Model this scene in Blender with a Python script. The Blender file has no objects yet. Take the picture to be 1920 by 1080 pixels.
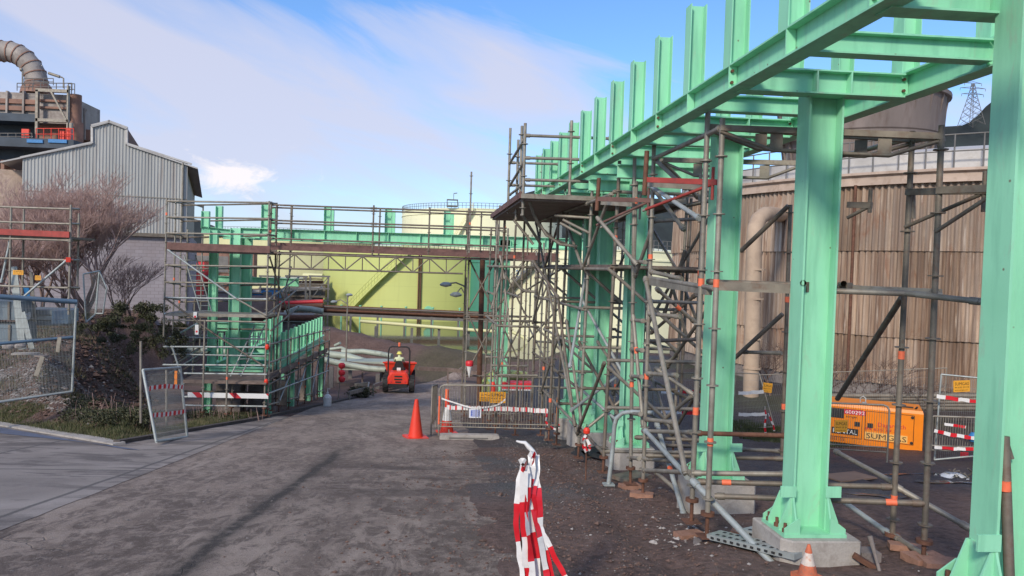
import bpy, bmesh, math, random
from mathutils import Vector, Matrix, noise
R = math.radians
random.seed(11)
C = bpy.context.scene.collection
SC = bpy.context.scene
# ---------------------------------------------------------------- camera (eye at the origin height 0, ground falls away in front)
F, CX, CY = 1387.0, 892.0, 540.0
YAW = math.atan((CX-794)/F); PITCH = 0.0288; ROLL = 0.030
fw = Vector((math.sin(YAW)*math.cos(PITCH), math.cos(YAW)*math.cos(PITCH), -math.sin(PITCH)))
r0 = fw.cross(Vector((0, 0, 1))).normalized(); u0 = r0.cross(fw)
rt = r0*math.cos(ROLL) + u0*math.sin(ROLL)          # camera rolled anticlockwise: the scene leans clockwise
up = u0*math.cos(ROLL) - r0*math.sin(ROLL)
cam_d = bpy.data.cameras.new('camera'); cam = bpy.data.objects.new('camera', cam_d); C.objects.link(cam)
M = Matrix((rt, up, -fw)).transposed().to_4x4(); cam.matrix_world = M
cam_d.sensor_width = 36; cam_d.lens = F/1920*36; cam_d.shift_x = (960-CX)/1920; cam_d.shift_y = 0
cam_d.clip_start = .05; cam_d.clip_end = 5000
SC.camera = cam
def ray(px, py):
    return rt*((px-CX)/F) + up*((CY-py)/F) + fw
def P(px, py, Y):
    d = ray(px, py); return d*(Y/d.y)
def proj(p):
    p = Vector(p); k = p.dot(fw); return (CX + F*p.dot(rt)/k, CY - F*p.dot(up)/k)
# ---------------------------------------------------------------- light
SUN_EL, SUN_AZ = 31, 212          # azimuth of the sun, clockwise from +Y (behind the camera, to the left)
sd = Vector((math.sin(R(SUN_AZ))*math.cos(R(SUN_EL)), math.cos(R(SUN_AZ))*math.cos(R(SUN_EL)), math.sin(R(SUN_EL))))
sl = bpy.data.lights.new('sun', 'SUN'); sl.energy = 2.35; sl.angle = R(8); sl.color = (1, .90, .76)
so = bpy.data.objects.new('sun', sl); C.objects.link(so); so.rotation_euler = (-sd).to_track_quat('-Z', 'Y').to_euler()
W = bpy.data.worlds.new('World'); SC.world = W; W.use_nodes = True
nt = W.node_tree; nt.nodes.clear(); N = nt.nodes.new; L = nt.links.new
def nd(tree, typ, **kw):
    n = tree.nodes.new(typ)
    for k, v in kw.items():
        if k.startswith('i_'): n.inputs[int(k[2:])].default_value = v
        else: setattr(n, k, v)
    return n
def mth(tree, op, a, b=None, clamp=False):
    n = tree.nodes.new('ShaderNodeMath'); n.operation = op; n.use_clamp = clamp
    for i, v in enumerate((a, b)):
        if v is None: continue
        if isinstance(v, (int, float)): n.inputs[i].default_value = v
        else: tree.links.new(v, n.inputs[i])
    return n.outputs[0]
def mix(tree, f, a, b, mode='MIX'):
    n = tree.nodes.new('ShaderNodeMix'); n.data_type = 'RGBA'; n.blend_type = mode
    for i, v in ((0, f), (6, a), (7, b)):
        if isinstance(v, (int, float)): n.inputs[i].default_value = v
        elif isinstance(v, tuple): n.inputs[i].default_value = v if len(v) == 4 else v+(1,)
        else: tree.links.new(v, n.inputs[i])
    return n.outputs[2]
def ramp(tree, fac, stops, interp='LINEAR'):
    n = tree.nodes.new('ShaderNodeValToRGB'); n.color_ramp.interpolation = interp
    e = n.color_ramp.elements
    while len(e) < len(stops): e.new(.5)
    for i, (p, c) in enumerate(stops):
        e[i].position = p
        e[i].color = (c, c, c, 1) if isinstance(c, (int, float)) else tuple(c)+(1,)
    tree.links.new(fac, n.inputs[0]); return n.outputs[0]
sky = N('ShaderNodeTexSky'); sky.sky_type = 'NISHITA'; sky.sun_disc = False
sky.sun_elevation = R(SUN_EL); sky.sun_rotation = R(SUN_AZ); sky.air_density = 1.0; sky.dust_density = .6; sky.ozone_density = 2.2
tc = N('ShaderNodeTexCoord'); sx = N('ShaderNodeSeparateXYZ'); L(tc.outputs['Generated'], sx.inputs[0])
az = mth(nt, 'ARCTAN2', sx.outputs[0], sx.outputs[1]); el = mth(nt, 'ARCSINE', sx.outputs[2])
def cn(sa, se, rot, scale, detail, off, dist=0, rough=.5):      # streaky noise laid out in azimuth and elevation
    cx = N('ShaderNodeCombineXYZ')
    a2 = mth(nt, 'ADD', mth(nt, 'MULTIPLY', az, math.cos(rot)), mth(nt, 'MULTIPLY', el, math.sin(rot)))
    e2 = mth(nt, 'SUBTRACT', mth(nt, 'MULTIPLY', el, math.cos(rot)), mth(nt, 'MULTIPLY', az, math.sin(rot)))
    L(mth(nt, 'MULTIPLY', a2, sa), cx.inputs[0]); L(mth(nt, 'MULTIPLY', e2, se), cx.inputs[1]); cx.inputs[2].default_value = off
    n = N('ShaderNodeTexNoise'); n.inputs['Scale'].default_value = scale; n.inputs['Detail'].default_value = detail
    n.inputs['Roughness'].default_value = rough; n.inputs['Distortion'].default_value = dist; L(cx.outputs[0], n.inputs[0]); return n.outputs[0]
def blob(a, e, ra, re_, rot=0):
    ca = mth(nt, 'SUBTRACT', az, a); ce = mth(nt, 'SUBTRACT', el, e)
    a2 = mth(nt, 'DIVIDE', mth(nt, 'ADD', mth(nt, 'MULTIPLY', ca, math.cos(rot)), mth(nt, 'MULTIPLY', ce, math.sin(rot))), ra)
    e2 = mth(nt, 'DIVIDE', mth(nt, 'SUBTRACT', mth(nt, 'MULTIPLY', ce, math.cos(rot)), mth(nt, 'MULTIPLY', ca, math.sin(rot))), re_)
    q = mth(nt, 'SQRT', mth(nt, 'ADD', mth(nt, 'MULTIPLY', a2, a2), mth(nt, 'MULTIPLY', e2, e2)))
    return mth(nt, 'SUBTRACT', 1.0, q, True)
n1 = cn(1.1, 6.5, -.30, 1.6, 8, 3.1, .7, .56)
n2 = cn(1.0, 4.2, -.42, 5.0, 7, 9.0, .5, .6)
den = mth(nt, 'ADD', n1, mth(nt, 'MULTIPLY', mth(nt, 'SUBTRACT', n2, .5), .3))
den = mth(nt, 'ADD', den, mth(nt, 'MULTIPLY', blob(-.30, .19, .5, .16, -.42), .34))
den = mth(nt, 'ADD', den, mth(nt, 'MULTIPLY', blob(.08, .25, .42, .14, -.2), .26))
den = mth(nt, 'SUBTRACT', den, mth(nt, 'MULTIPLY', blob(.42, .38, .34, .26), .62))
den = mth(nt, 'SUBTRACT', den, mth(nt, 'MULTIPLY', blob(-.2, .44, .75, .20), .36))
cl = ramp(nt, den, [(.385, 0.0), (.52, .46), (.76, .86)])
cum_n = cn(1, 1.7, 0, 19, 9, 1.0, .6, .68)
cb = mth(nt, 'ADD', blob(-.25, .108, .07, .034), mth(nt, 'MULTIPLY', mth(nt, 'SUBTRACT', cum_n, .5), 2.3))
cum = mth(nt, 'MULTIPLY', ramp(nt, cb, [(.22, 0.0), (.75, 1.0)]), ramp(nt, blob(-.245, .112, .12, .05), [(.0, 0.0), (.25, 1.0)]))
skc = mix(nt, 1.0, sky.outputs[0], (.66, .88, 1.14), 'MULTIPLY')
c1 = mix(nt, cl, skc, (3.75, 3.8, 4.6))
c1 = mix(nt, mth(nt, 'MULTIPLY', cum, .8), c1, (5.9, 5.5, 5.5))
bg = N('ShaderNodeBackground'); bg.inputs[1].default_value = .13; L(c1, bg.inputs[0])
wo = N('ShaderNodeOutputWorld'); L(bg.outputs[0], wo.inputs[0])
SC.view_settings.view_transform = 'Standard'; SC.view_settings.look = 'None'; SC.view_settings.gamma = 1
SC.view_settings.exposure = 0.50
SC.render.engine = 'CYCLES'
# ---------------------------------------------------------------- material helpers
def newmat(name):
    m = bpy.data.materials.new(name); m.use_nodes = True; t = m.node_tree
    return m, t, t.nodes['Principled BSDF']
def coords(t, scale=(1, 1, 1), kind='Object'):
    if kind == 'World':
        g = t.nodes.new('ShaderNodeNewGeometry'); o = g.outputs['Position']
    else:
        g = t.nodes.new('ShaderNodeTexCoord'); o = g.outputs[kind]
    mp = t.nodes.new('ShaderNodeMapping'); mp.inputs['Scale'].default_value = scale; t.links.new(o, mp.inputs[0]); return mp.outputs[0]
def noi(t, co, s, d=4, r=.55, dist=0):
    n = t.nodes.new('ShaderNodeTexNoise'); n.inputs['Scale'].default_value = s; n.inputs['Detail'].default_value = d
    n.inputs['Roughness'].default_value = r; n.inputs['Distortion'].default_value = dist; t.links.new(co, n.inputs[0]); return n.outputs[0]
def bump(t, b, h, dist=.01, st=1.0):
    n = t.nodes.new('ShaderNodeBump'); n.inputs['Distance'].default_value = dist; n.inputs['Strength'].default_value = st
    t.links.new(h, n.inputs['Height']); t.links.new(n.outputs[0], b.inputs['Normal']); return n
def simple(name, col, rough=.6, metal=0, var=.18, scale=3, dirt=None, dirt_amt=.5, bmp=0, bs=40, spec=.5, stretch=(1, 1, 1), fine=0):
    m, t, b = newmat(name); co = coords(t, stretch, 'World')
    n = noi(t, co, scale, 5, .6)
    lo = tuple(c*(1-var) for c in col); hi = tuple(min(1, c*(1+var)) for c in col)
    o = ramp(t, n, [(.3, lo), (.7, hi)])
    if fine:
        f = noi(t, co, 60, 3, .7); o = mix(t, fine, o, ramp(t, f, [(.35, tuple(c*.35 for c in col)), (.65, tuple(min(1, c*1.6) for c in col))]))
    if dirt:
        d = noi(t, co, scale*2.3, 6, .65, .4); o = mix(t, ramp(t, d, [(.5, 0.0), (.72, dirt_amt)]), o, dirt)
    t.links.new(o, b.inputs['Base Color']); b.inputs['Roughness'].default_value = rough; b.inputs['Metallic'].default_value = metal
    b.inputs['Specular IOR Level'].default_value = spec
    if bmp: bump(t, b, noi(t, co, bs, 4, .6), bmp)
    return m
MT = {}
m, t, b = newmat('mint_green_paint'); co = coords(t, (1, 1, 1), 'World'); st = coords(t, (1, 1, .12), 'World')
o = ramp(t, noi(t, co, 1.3, 5), [(.3, (.245, .60, .375)), (.7, (.30, .69, .45))])
o = mix(t, ramp(t, noi(t, st, 9, 4, .6), [(.48, 0.0), (.70, .6)]), o, (.165, .44, .28))
o = mix(t, ramp(t, noi(t, coords(t, (1, 1, .3), 'World'), 5, 6, .7, 1.0), [(.57, 0.0), (.68, .42)]), o, (.34, .42, .31))
vv = t.nodes.new('ShaderNodeTexVoronoi'); vv.inputs['Scale'].default_value = 5.5; t.links.new(co, vv.inputs[0])
o = mix(t, ramp(t, vv.outputs['Distance'], [(.035, .85), (.06, 0.0)]), o, (.16, .09, .05))
t.links.new(o, b.inputs['Base Color']); t.links.new(mth(t, 'ADD', .36, mth(t, 'MULTIPLY', noi(t, co, 7, 4), .3)), b.inputs['Roughness']); bump(t, b, noi(t, co, 60, 3), .0008); MT['green'] = m
MT['galv'] = simple('galvanised_tube', (.255, .23, .19), .55, .3, .3, 5, (.17, .115, .085), .7, .0006, 120)
MT['galv_dark'] = simple('weathered_tube', (.165, .14, .11), .6, .25, .35, 5, (.13, .065, .04), .75)
MT['galv_light'] = simple('zinc_tube', (.36, .39, .38), .5, .3, .18, 5, (.20, .17, .14), .5)
MT['red_steel'] = simple('red_primer_steel', (.33, .045, .035), .6, .1, .25, 6, (.13, .05, .04), .6)
MT['rust'] = simple('rusty_steel', (.15, .068, .042), .8, .2, .4, 8, (.08, .035, .02), .7)
MT['orange_tape'] = simple('orange_tape', (.80, .16, .07), .6, 0, .12, 30)
MT['red_tape'] = simple('red_tape', (.62, .03, .04), .5, 0, .12, 30)
MT['deck'] = simple('steel_deck_board', (.17, .125, .105), .7, .1, .3, 4, (.06, .03, .025), .6)
MT['deck_red'] = simple('brown_deck_board', (.15, .075, .062), .7, .1, .3, 4, (.07, .03, .025), .6)
MT['concrete'] = simple('concrete', (.36, .33, .30), .9, 0, .15, 3, (.17, .14, .12), .6, .003, 60, fine=.15)
MT['concrete_dark'] = simple('stained_concrete', (.20, .17, .155), .9, 0, .25, 3, (.09, .07, .06), .6, .003, 60, fine=.15)
MT['red_block'] = simple('clay_block', (.30, .16, .11), .9, 0, .2, 9, (.15, .08, .05), .6, .003, 60)
MT['cone'] = simple('orange_red_plastic', (.72, .045, .02), .45, 0, .08, 4, (.35, .06, .03), .4)
MT['white'] = simple('white_plastic', (.72, .71, .68), .5, 0, .06, 6, (.42, .38, .33), .4)
MT['black'] = simple('black_rubber', (.018, .018, .019), .7, 0, .3, 8, (.06, .045, .035), .5)
MT['blue'] = simple('blue_paint', (.03, .18, .42), .5, 0, .15, 6)
MT['yellow_orange'] = simple('orange_yellow_enamel', (.83, .225, .008), .34, 0, .05, 1.2, (.48, .16, .02), .35)
MT['bark'] = simple('grey_bark', (.20, .135, .115), .9, 0, .3, 9)
MT['twig'] = simple('bare_twigs', (.43, .29, .255), .9, 0, .3, 3)
MT['twig_dark'] = simple('dark_bare_twigs', (.12, .075, .06), .9, 0, .3, 6)
MT['stone'] = simple('grey_stones', (.17, .15, .14), .9, 0, .5, 9)
# ---------------------------------------------------------------- mesh builder
class MB:
    def __init__(s): s.v = []; s.f = []; s.mi = []; s.sm = []; s.cur = 0
    def add(s, vs, fs, smooth=False):
        o = len(s.v); s.v += [Vector(v) for v in vs]
        for f in fs: s.f.append([i+o for i in f]); s.mi.append(s.cur); s.sm.append(smooth)
    def hexa(s, c):          # 8 corners: bottom loop 0-3, top loop 4-7
        s.add(c, [(3, 2, 1, 0), (4, 5, 6, 7), (0, 1, 5, 4), (1, 2, 6, 5), (2, 3, 7, 6), (3, 0, 4, 7)])
    def box(s, c, d, rz=0, m=None):
        hx, hy, hz = d[0]/2, d[1]/2, d[2]/2; c = Vector(c)
        co = [(-hx, -hy, -hz), (hx, -hy, -hz), (hx, hy, -hz), (-hx, hy, -hz), (-hx, -hy, hz), (hx, -hy, hz), (hx, hy, hz), (-hx, hy, hz)]
        rm = m if m is not None else Matrix.Rotation(rz, 3, 'Z')
        s.hexa([c + rm @ Vector(q) for q in co])
    def bar(s, a, b, w, h, upv=(0, 0, 1)):      # rectangular bar from a to b
        a, b = Vector(a), Vector(b); d = (b-a).normalized(); x = d.cross(Vector(upv))
        if x.length < 1e-4: x = d.cross(Vector((0, 1, 0)))
        x.normalize(); y = x.cross(d)
        s.hexa([a-x*w/2-y*h/2, a+x*w/2-y*h/2, b+x*w/2-y*h/2, b-x*w/2-y*h/2, a-x*w/2+y*h/2, a+x*w/2+y*h/2, b+x*w/2+y*h/2, b-x*w/2+y*h/2])
    def tube(s, a, b, r, n=10, r2=None, cap=True):
        a, b = Vector(a), Vector(b); r2 = r if r2 is None else r2
        d = (b-a)
        if d.length < 1e-6: return
        d.normalize(); x = d.cross(Vector((0, 0, 1)))
        if x.length < 1e-3: x = Vector((1, 0, 0))
        x.normalize(); y = d.cross(x)
        vs = []
        for p, q in ((a, r), (b, r2)):
            for i in range(n):
                t = 2*math.pi*i/n; vs.append(p + (x*math.cos(t) + y*math.sin(t))*q)
        s.add(vs, [(i, (i+1) % n, n+(i+1) % n, n+i) for i in range(n)], True)
        if cap:
            o = len(s.v); s.add(vs, [tuple(range(n))[::-1], tuple(range(n, 2*n))])
    def path(s, pts, r, n=8, cap=True):         # bent tube through points
        pts = [Vector(p) for p in pts]; rs = r if isinstance(r, (list, tuple)) else [r]*len(pts)
        rings = []; x = None
        for i, p in enumerate(pts):
            d = (pts[min(i+1, len(pts)-1)] - pts[max(i-1, 0)]).normalized()
            if x is None:
                x = d.cross(Vector((0, 0, 1)))
                if x.length < 1e-3: x = Vector((1, 0, 0))
            x = (x - d*x.dot(d))
            if x.length < 1e-5: x = d.orthogonal()
            x.normalize(); y = d.cross(x)
            rings.append([p + (x*math.cos(2*math.pi*k/n) + y*math.sin(2*math.pi*k/n))*rs[i] for k in range(n)])
        vs = [q for r_ in rings for q in r_]
        fs = [(i*n+k, i*n+(k+1) % n, (i+1)*n+(k+1) % n, (i+1)*n+k) for i in range(len(pts)-1) for k in range(n)]
        s.add(vs, fs, True)
        if cap: s.add(rings[0], [tuple(range(n))[::-1]]); s.add(rings[-1], [tuple(range(n))])
    def lathe(s, c, prof, n=24, smooth=True, a0=0, a1=2*math.pi):       # prof: (radius, z)
        c = Vector(c); full = abs(a1-a0-2*math.pi) < 1e-6; m = n if full else n+1
        vs = [c + Vector((math.cos(a0+(a1-a0)*k/n)*r, math.sin(a0+(a1-a0)*k/n)*r, z)) for r, z in prof for k in range(m)]
        fs = [(i*m+k, i*m+(k+1) % m, (i+1)*m+(k+1) % m, (i+1)*m+k) for i in range(len(prof)-1) for k in range(n)]
        if smooth and len(prof) > 2:        # every band of the profile gets its own vertices, so hard edges stay hard
            for i in range(len(prof)-1): s.add(vs[i*m:(i+2)*m], [(k, (k+1) % m, m+(k+1) % m, m+k) for k in range(n)], True)
        else: s.add(vs, fs, smooth)
    def ibeam(s, a, b, h, w, tf=.014, tw=.010, upv=(0, 0, 1)):      # I section: h between flange faces along upv, w flange width
        a, b = Vector(a), Vector(b); d = (b-a).normalized(); x = d.cross(Vector(upv)).normalized(); y = x.cross(d)
        H, Wd, t = h/2, w/2, tw/2
        sec = [(-Wd, -H), (Wd, -H), (Wd, -H+tf), (t, -H+tf), (t, H-tf), (Wd, H-tf), (Wd, H), (-Wd, H), (-Wd, H-tf), (-t, H-tf), (-t, -H+tf), (-Wd, -H+tf)]
        n = len(sec); vs = [p + x*q[0] + y*q[1] for p in (a, b) for q in sec]
        s.add(vs, [(i, (i+1) % n, n+(i+1) % n, n+i) for i in range(n)] + [(11, 10, 3, 2, 1, 0), (9, 8, 7, 6, 5, 4), (10, 9, 4, 3),
                                                                         (12, 13, 14, 15, 22, 23), (16, 17, 18, 19, 20, 21), (15, 16, 21, 22)])
    def plate(s, pts, th, nrm):                 # polygon extruded by th along nrm
        nrm = Vector(nrm).normalized()*th/2; n = len(pts); pts = [Vector(p) for p in pts]
        s.add([p-nrm for p in pts] + [p+nrm for p in pts], [tuple(range(n))[::-1], tuple(range(n, 2*n))] + [(i, (i+1) % n, n+(i+1) % n, n+i) for i in range(n)])
    def build(s, name, mat, parent=None, loc=None):
        me = bpy.data.meshes.new(name)
        o = bpy.data.objects.new(name, me); C.objects.link(o)
        off = Vector((0, 0, 0))
        if parent is not None:
            o.parent = parent; off = wloc(parent)
        elif loc is not None:
            off = Vector(loc); o.location = off
        elif s.v:
            xs = [v.x for v in s.v]; ys = [v.y for v in s.v]; zs = [v.z for v in s.v]
            off = Vector(((min(xs)+max(xs))/2, (min(ys)+max(ys))/2, min(zs))); o.location = off
        me.from_pydata([v-off for v in s.v], [], s.f)
        mats = mat if isinstance(mat, (list, tuple)) else [mat]
        for m in mats: me.materials.append(MT[m] if isinstance(m, str) else m)
        me.polygons.foreach_set('material_index', s.mi); me.polygons.foreach_set('use_smooth', s.sm); me.update()
        return o
def wloc(o):
    v = Vector(o.location)
    while o.parent: o = o.parent; v += Vector(o.location)
    return v
def tag(o, label, cat, group=None):
    o['label'] = label; o['category'] = cat
    if group: o['group'] = group
    return o
def thing(name, label, cat, loc, group=None):
    o = bpy.data.objects.new(name, None); C.objects.link(o); o.location = loc; o.empty_display_size = .2
    return tag(o, label, cat, group)
def kind(o, k='structure'): o['kind'] = k; return o
def sstep(a, b, x):
    t = max(0, min(1, (x-a)/(b-a))); return t*t*(3-2*t)
def fbm(x, y, s, seed=0): return noise.fractal(Vector((x*s, y*s, seed)), 1.0, 2.0, 4)
_txt = {}
def text_mb(mb, body, origin, xdir, updir, size, depth=.002, width=None):
    """append extruded lettering: origin = left end of the baseline"""
    key = body
    if key not in _txt:
        cu = bpy.data.curves.new('t', 'FONT'); cu.body = body; cu.size = 1; cu.resolution_u = 2; cu.extrude = 0
        ob = bpy.data.objects.new('t', cu); C.objects.link(ob)
        dg = bpy.context.evaluated_depsgraph_get(); me = bpy.data.meshes.new_from_object(ob.evaluated_get(dg))
        _txt[key] = ([v.co.copy() for v in me.vertices], [tuple(p.vertices) for p in me.polygons])
        bpy.data.objects.remove(ob); bpy.data.curves.remove(cu); bpy.data.meshes.remove(me)
    vs, fs = _txt[key]
    if not vs: return
    x = Vector(xdir).normalized(); u = Vector(updir).normalized(); n = x.cross(u)
    w = max(v.x for v in vs); kx = size if width is None else width/w
    mb.add([Vector(origin) + x*v.x*kx + u*v.y*size + n*depth for v in vs], fs)
# ================================================================ terrain
def base(y):
    if y < 36: return -1.52 - .135*max(y, -6)
    return -6.38 - 1.1*(1-math.exp(-(y-36)*.135/1.1))
def lerp_tab(t, x):
    if x <= t[0][0]: return t[0][1]
    for (a, va), (b, vb) in zip(t, t[1:]):
        if x <= b: return va + (vb-va)*(x-a)/(b-a)
    return t[-1][1]
XL = [(13.3, -5.3), (19.5, -4.15), (27, -3.4), (38, -2.2), (43, -.5), (47, 3), (60, 20)]
XR = [(-4, .5), (3, .62), (6, .78), (10, 1.05), (13.4, 1.35), (20, 1.4), (30, 2.2), (38, 4.2), (42, 8), (44, 12), (60, 30)]
def kerb_u(x, y): return (y - (13.3 + (-5.3-x)*.9))*.74       # distance beyond the kerb of the driveway mouth
def bank(x, y):
    xe = -5.4 - 3.4*sstep(15.5, 20, y) - 5.5*sstep(25, 33, y)
    if x > xe: return 0
    return min(kerb_u(x, y), (xe-x)*1.3+.3)
def zg(x, y):
    b = base(y)
    d = bank(x, y)
    if d > 0:
        T = -2.55 - .022*(max(y, 12)-18)
        b += sstep(0, 3.6, d)*max(0, T-b) + (.16*fbm(x, y, .8, 3) + .07*fbm(x, y, 2.6, 4))*sstep(0, 1.0, d)
    if y > 40 and x < -.325*y:
        b = b+(max(b, -3.2)-b)*sstep(0, 1.5, -.325*y-x)
    if x > 3:
        b += sstep(3.4, 7, x)*max(0, -3.72 - .008*(y-16) - b)*(1-sstep(34, 46, y))
    # earth bund in front of the tanks
    if 38 < y < 75 and x > -14:
        yc = 57 - (x+9)*.62
        if x > 12: yc = 44
        h = lerp_tab([(-14, -4.7), (-9, -4.75), (3, -5.75), (12, -6.0), (30, -5.8)], x)
        w = math.exp(-((y-yc)/4.2)**2) if y < yc else math.exp(-((y-yc)/2.6)**2)
        b = b + (h-b)*w*(1-.15*fbm(x, y, .25, 5))
    if y > 56 and -13 < x < 60: b = min(b, b*(1-sstep(56, 61, y)) - 7.6*sstep(56, 61, y))
    return b
def xl(y): return lerp_tab(XL, y)
def xr(y): return lerp_tab(XR, y)
def on_road(x, y):
    if y > 46.5: return False
    if x > xr(y)-.34: return False
    if y <= 13.3 or x < -5.3: return kerb_u(x, y) < .05 if x < -5.3 else True
    return x > xl(y)+.05
def dirt_h(x, y):                                  # ruts and lumps of the muddy strip beside the road
    k = sstep(0, 1.0, x - xr(y))
    return k*(.045*fbm(x, y, 1.3, 1) + .02*fbm(x, y, 5, 2) + .035*sstep(.25, .05, abs(x-1.75-.1*math.sin(y*.8))) - .05*sstep(.2, .02, abs(x-2.1-.1*math.sin(y*.8))))
def steps(vals):
    out = [vals[0][0]]
    for a, b, s in vals:
        n = max(1, round((b-a)/s)); out += [a+(b-a)*(i+1)/n for i in range(n)]
    return out
gx = steps([(-900, -100, 100), (-100, -30, 7), (-30, -14, 1), (-14, 1, .33), (1, 8, .12), (8, 18, .5), (18, 40, 2), (40, 100, 10), (100, 900, 100)])
gy = steps([(-60, -6, 9), (-6, 3, .8), (3, 16, .13), (16, 30, .4), (30, 80, 1), (80, 160, 8), (160, 2000, 115)])
gv, gf, mask = [], [], []
for y in gy:
    for x in gx:
        z = zg(x, y)
        if on_road(x, y): z -= .06
        else:
            if .3 < x < 12 and y < 24: z += dirt_h(x, y)
            if xr(y)-.36 < x < xr(y)+.25 and y < 46: z += .010+.045*fbm(x, y, 1.6, 14)
        gv.append((x, y, z))
        d = bank(x, y); g = 0; gr = 0; wet = 0
        if d > 0:
            g = sstep(-.15, .2, fbm(x, y, .45, 8)+.12)*(1-sstep(1.6, 2.6, d))*(1-sstep(18, 20, y)*.8)
            if x < -7.5 and y < 19.5: gr = sstep(.9, 1.6, d)*sstep(-8.3, -9.2, x+.12*(y-15)); g *= (1-gr)
        if x > 3 and 9 < y < 34: wet = sstep(3.0, 4.6, x)*sstep(8.6, 10.5, y)
        if 13.6 < y < 20 and x < 4 and x > .5: wet = max(wet, .8)
        if x > 6.2 and y > 11.5: g = max(g, sstep(.05, .3, fbm(x, y, .35, 12))*(1-sstep(13, 22, y)*.4)*sstep(17.0, 18.5, y))
        if y > 40 and x > -14: g = .55*sstep(-.2, .2, fbm(x, y, .1, 4))
        if x > .5 and 6 < y < 16: gr = max(gr, sstep(-.1, .25, fbm(x, y, .5, 20)-.1)*sstep(7.5, 9, y))
        mask.append((g, gr, wet, 1))
nx = len(gx)
for j in range(len(gy)-1):
    for i in range(nx-1):
        a = j*nx+i; gf.append((a, a+1, a+nx+1, a+nx))
me = bpy.data.meshes.new('ground'); me.from_pydata(gv, [], gf)
ca = me.color_attributes.new('mask', 'FLOAT_COLOR', 'POINT')
ca.data.foreach_set('color', [c for m_ in mask for c in m_])
me.polygons.foreach_set('use_smooth', [True]*len(gf))
ground = bpy.data.objects.new('ground', me); C.objects.link(ground); kind(ground)
m, t, b = newmat('bare_earth'); co = coords(t, (1, 1, 1), 'World')
at = t.nodes.new('ShaderNodeVertexColor'); at.layer_name = 'mask'; sp = t.nodes.new('ShaderNodeSeparateColor'); t.links.new(at.outputs[0], sp.inputs[0])
nA = noi(t, co, 1.1, 6, .6, .3); nB = noi(t, co, 14, 5, .65); nC = noi(t, co, 70, 3, .7)
dirt = ramp(t, nA, [(.3, (.06, .032, .025)), (.5, (.125, .072, .056)), (.7, (.20, .128, .104))])
dirt = mix(t, .55, dirt, ramp(t, nB, [(.35, (.030, .017, .013)), (.62, (.19, .122, .10))]))
grav = ramp(t, nC, [(.36, (.035, .032, .032)), (.55, (.10, .093, .09)), (.68, (.27, .255, .245))])
grass = ramp(t, nB, [(.35, (.018, .030, .010)), (.55, (.055, .075, .02)), (.72, (.12, .115, .04))])
wetc = ramp(t, nB, [(.35, (.012, .011, .012)), (.6, (.035, .032, .034)), (.75, (.085, .08, .08))])
o = mix(t, mth(t, 'MULTIPLY', sp.outputs[1], ramp(t, nA, [(.4, .6), (.6, 1.0)])), dirt, grav)
o = mix(t, mth(t, 'MULTIPLY', sp.outputs[2], .85), o, wetc)
o = mix(t, mth(t, 'MULTIPLY', sp.outputs[0], ramp(t, nB, [(.35, .4), (.55, 1.0)])), o, grass)
peb = t.nodes.new('ShaderNodeTexVoronoi'); peb.inputs['Scale'].default_value = 26; t.links.new(co, peb.inputs[0])
pm = ramp(t, peb.outputs['Distance'], [(.10, 1.0), (.17, 0.0)])
ps = ramp(t, noi(t, co, 9, 2), [(.52, 0.0), (.62, .8)])
o = mix(t, mth(t, 'MULTIPLY', pm, ps), o, (.26, .23, .21))
t.links.new(o, b.inputs['Base Color'])
t.links.new(mth(t, 'SUBTRACT', .92, mth(t, 'MULTIPLY', sp.outputs[2], .35)), b.inputs['Roughness'])
hh = mth(t, 'ADD', mth(t, 'MULTIPLY', nB, 1.0), mth(t, 'MULTIPLY', nC, .35))
bump(t, b, hh, .045, .9)
me.materials.append(m)
# ---- road and apron sheets
def sheet(name, inside_l, inside_r, y0, y1, sy, nxs, off, mat):
    vs, fs = [], []; ys = steps([(y0, y1, sy)])
    for y in ys:
        l, r_ = inside_l(y), inside_r(y)
        for i in range(nxs+1):
            x = l + (r_-l)*i/nxs; vs.append((x, y, zg(x, y)+off + .012*fbm(x, y, .8, 7)))
    n = nxs+1
    for j in range(len(ys)-1):
        for i in range(nxs): a = j*n+i; fs.append((a, a+1, a+n+1, a+n))
    me = bpy.data.meshes.new(name); me.from_pydata(vs, [], fs); me.polygons.foreach_set('use_smooth', [True]*len(fs))
    me.materials.append(mat); o = bpy.data.objects.new(name, me); C.objects.link(o); return kind(o)
m, t, b = newmat('worn_asphalt'); co = coords(t, (1, 1, 1), 'World')
sp = t.nodes.new('ShaderNodeSeparateXYZ'); t.links.new(co, sp.inputs[0])
cs = coords(t, (1, .22, 1), 'World')
nA = noi(t, co, .55, 6, .62, .5); nS = noi(t, cs, 1.5, 6, .62, .3); nF = noi(t, co, 110, 3, .75); nB = noi(t, co, 7, 5, .65)
o = ramp(t, nA, [(.36, (.25, .195, .17)), (.5, (.35, .285, .25)), (.64, (.46, .385, .345))])
o = mix(t, .38, o, ramp(t, nF, [(.36, (.06, .045, .039)), (.52, (.24, .195, .17)), (.68, (.55, .48, .43))]))
dark = ramp(t, nS, [(.47, 0.0), (.56, .9)])
o = mix(t, mth(t, 'MULTIPLY', dark, .8), o, (.14, .105, .09))
ns2 = noi(t, coords(t, (1.5, .55, 1), 'World'), 2.3, 9, .74, .9)
near_ = ramp(t, mth(t, 'DIVIDE', sp.outputs[1], 20), [(.25, 1.0), (.75, .45)])
o = mix(t, mth(t, 'MULTIPLY', ramp(t, ns2, [(.475, 0.0), (.55, .85)]), near_), o, (.085, .060, .050))
ns3 = noi(t, coords(t, (1.2, .8, 1), 'World'), 6.5, 8, .75, .4)
o = mix(t, ramp(t, ns3, [(.50, 0.0), (.58, .5)]), o, (.42, .355, .32))
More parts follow.
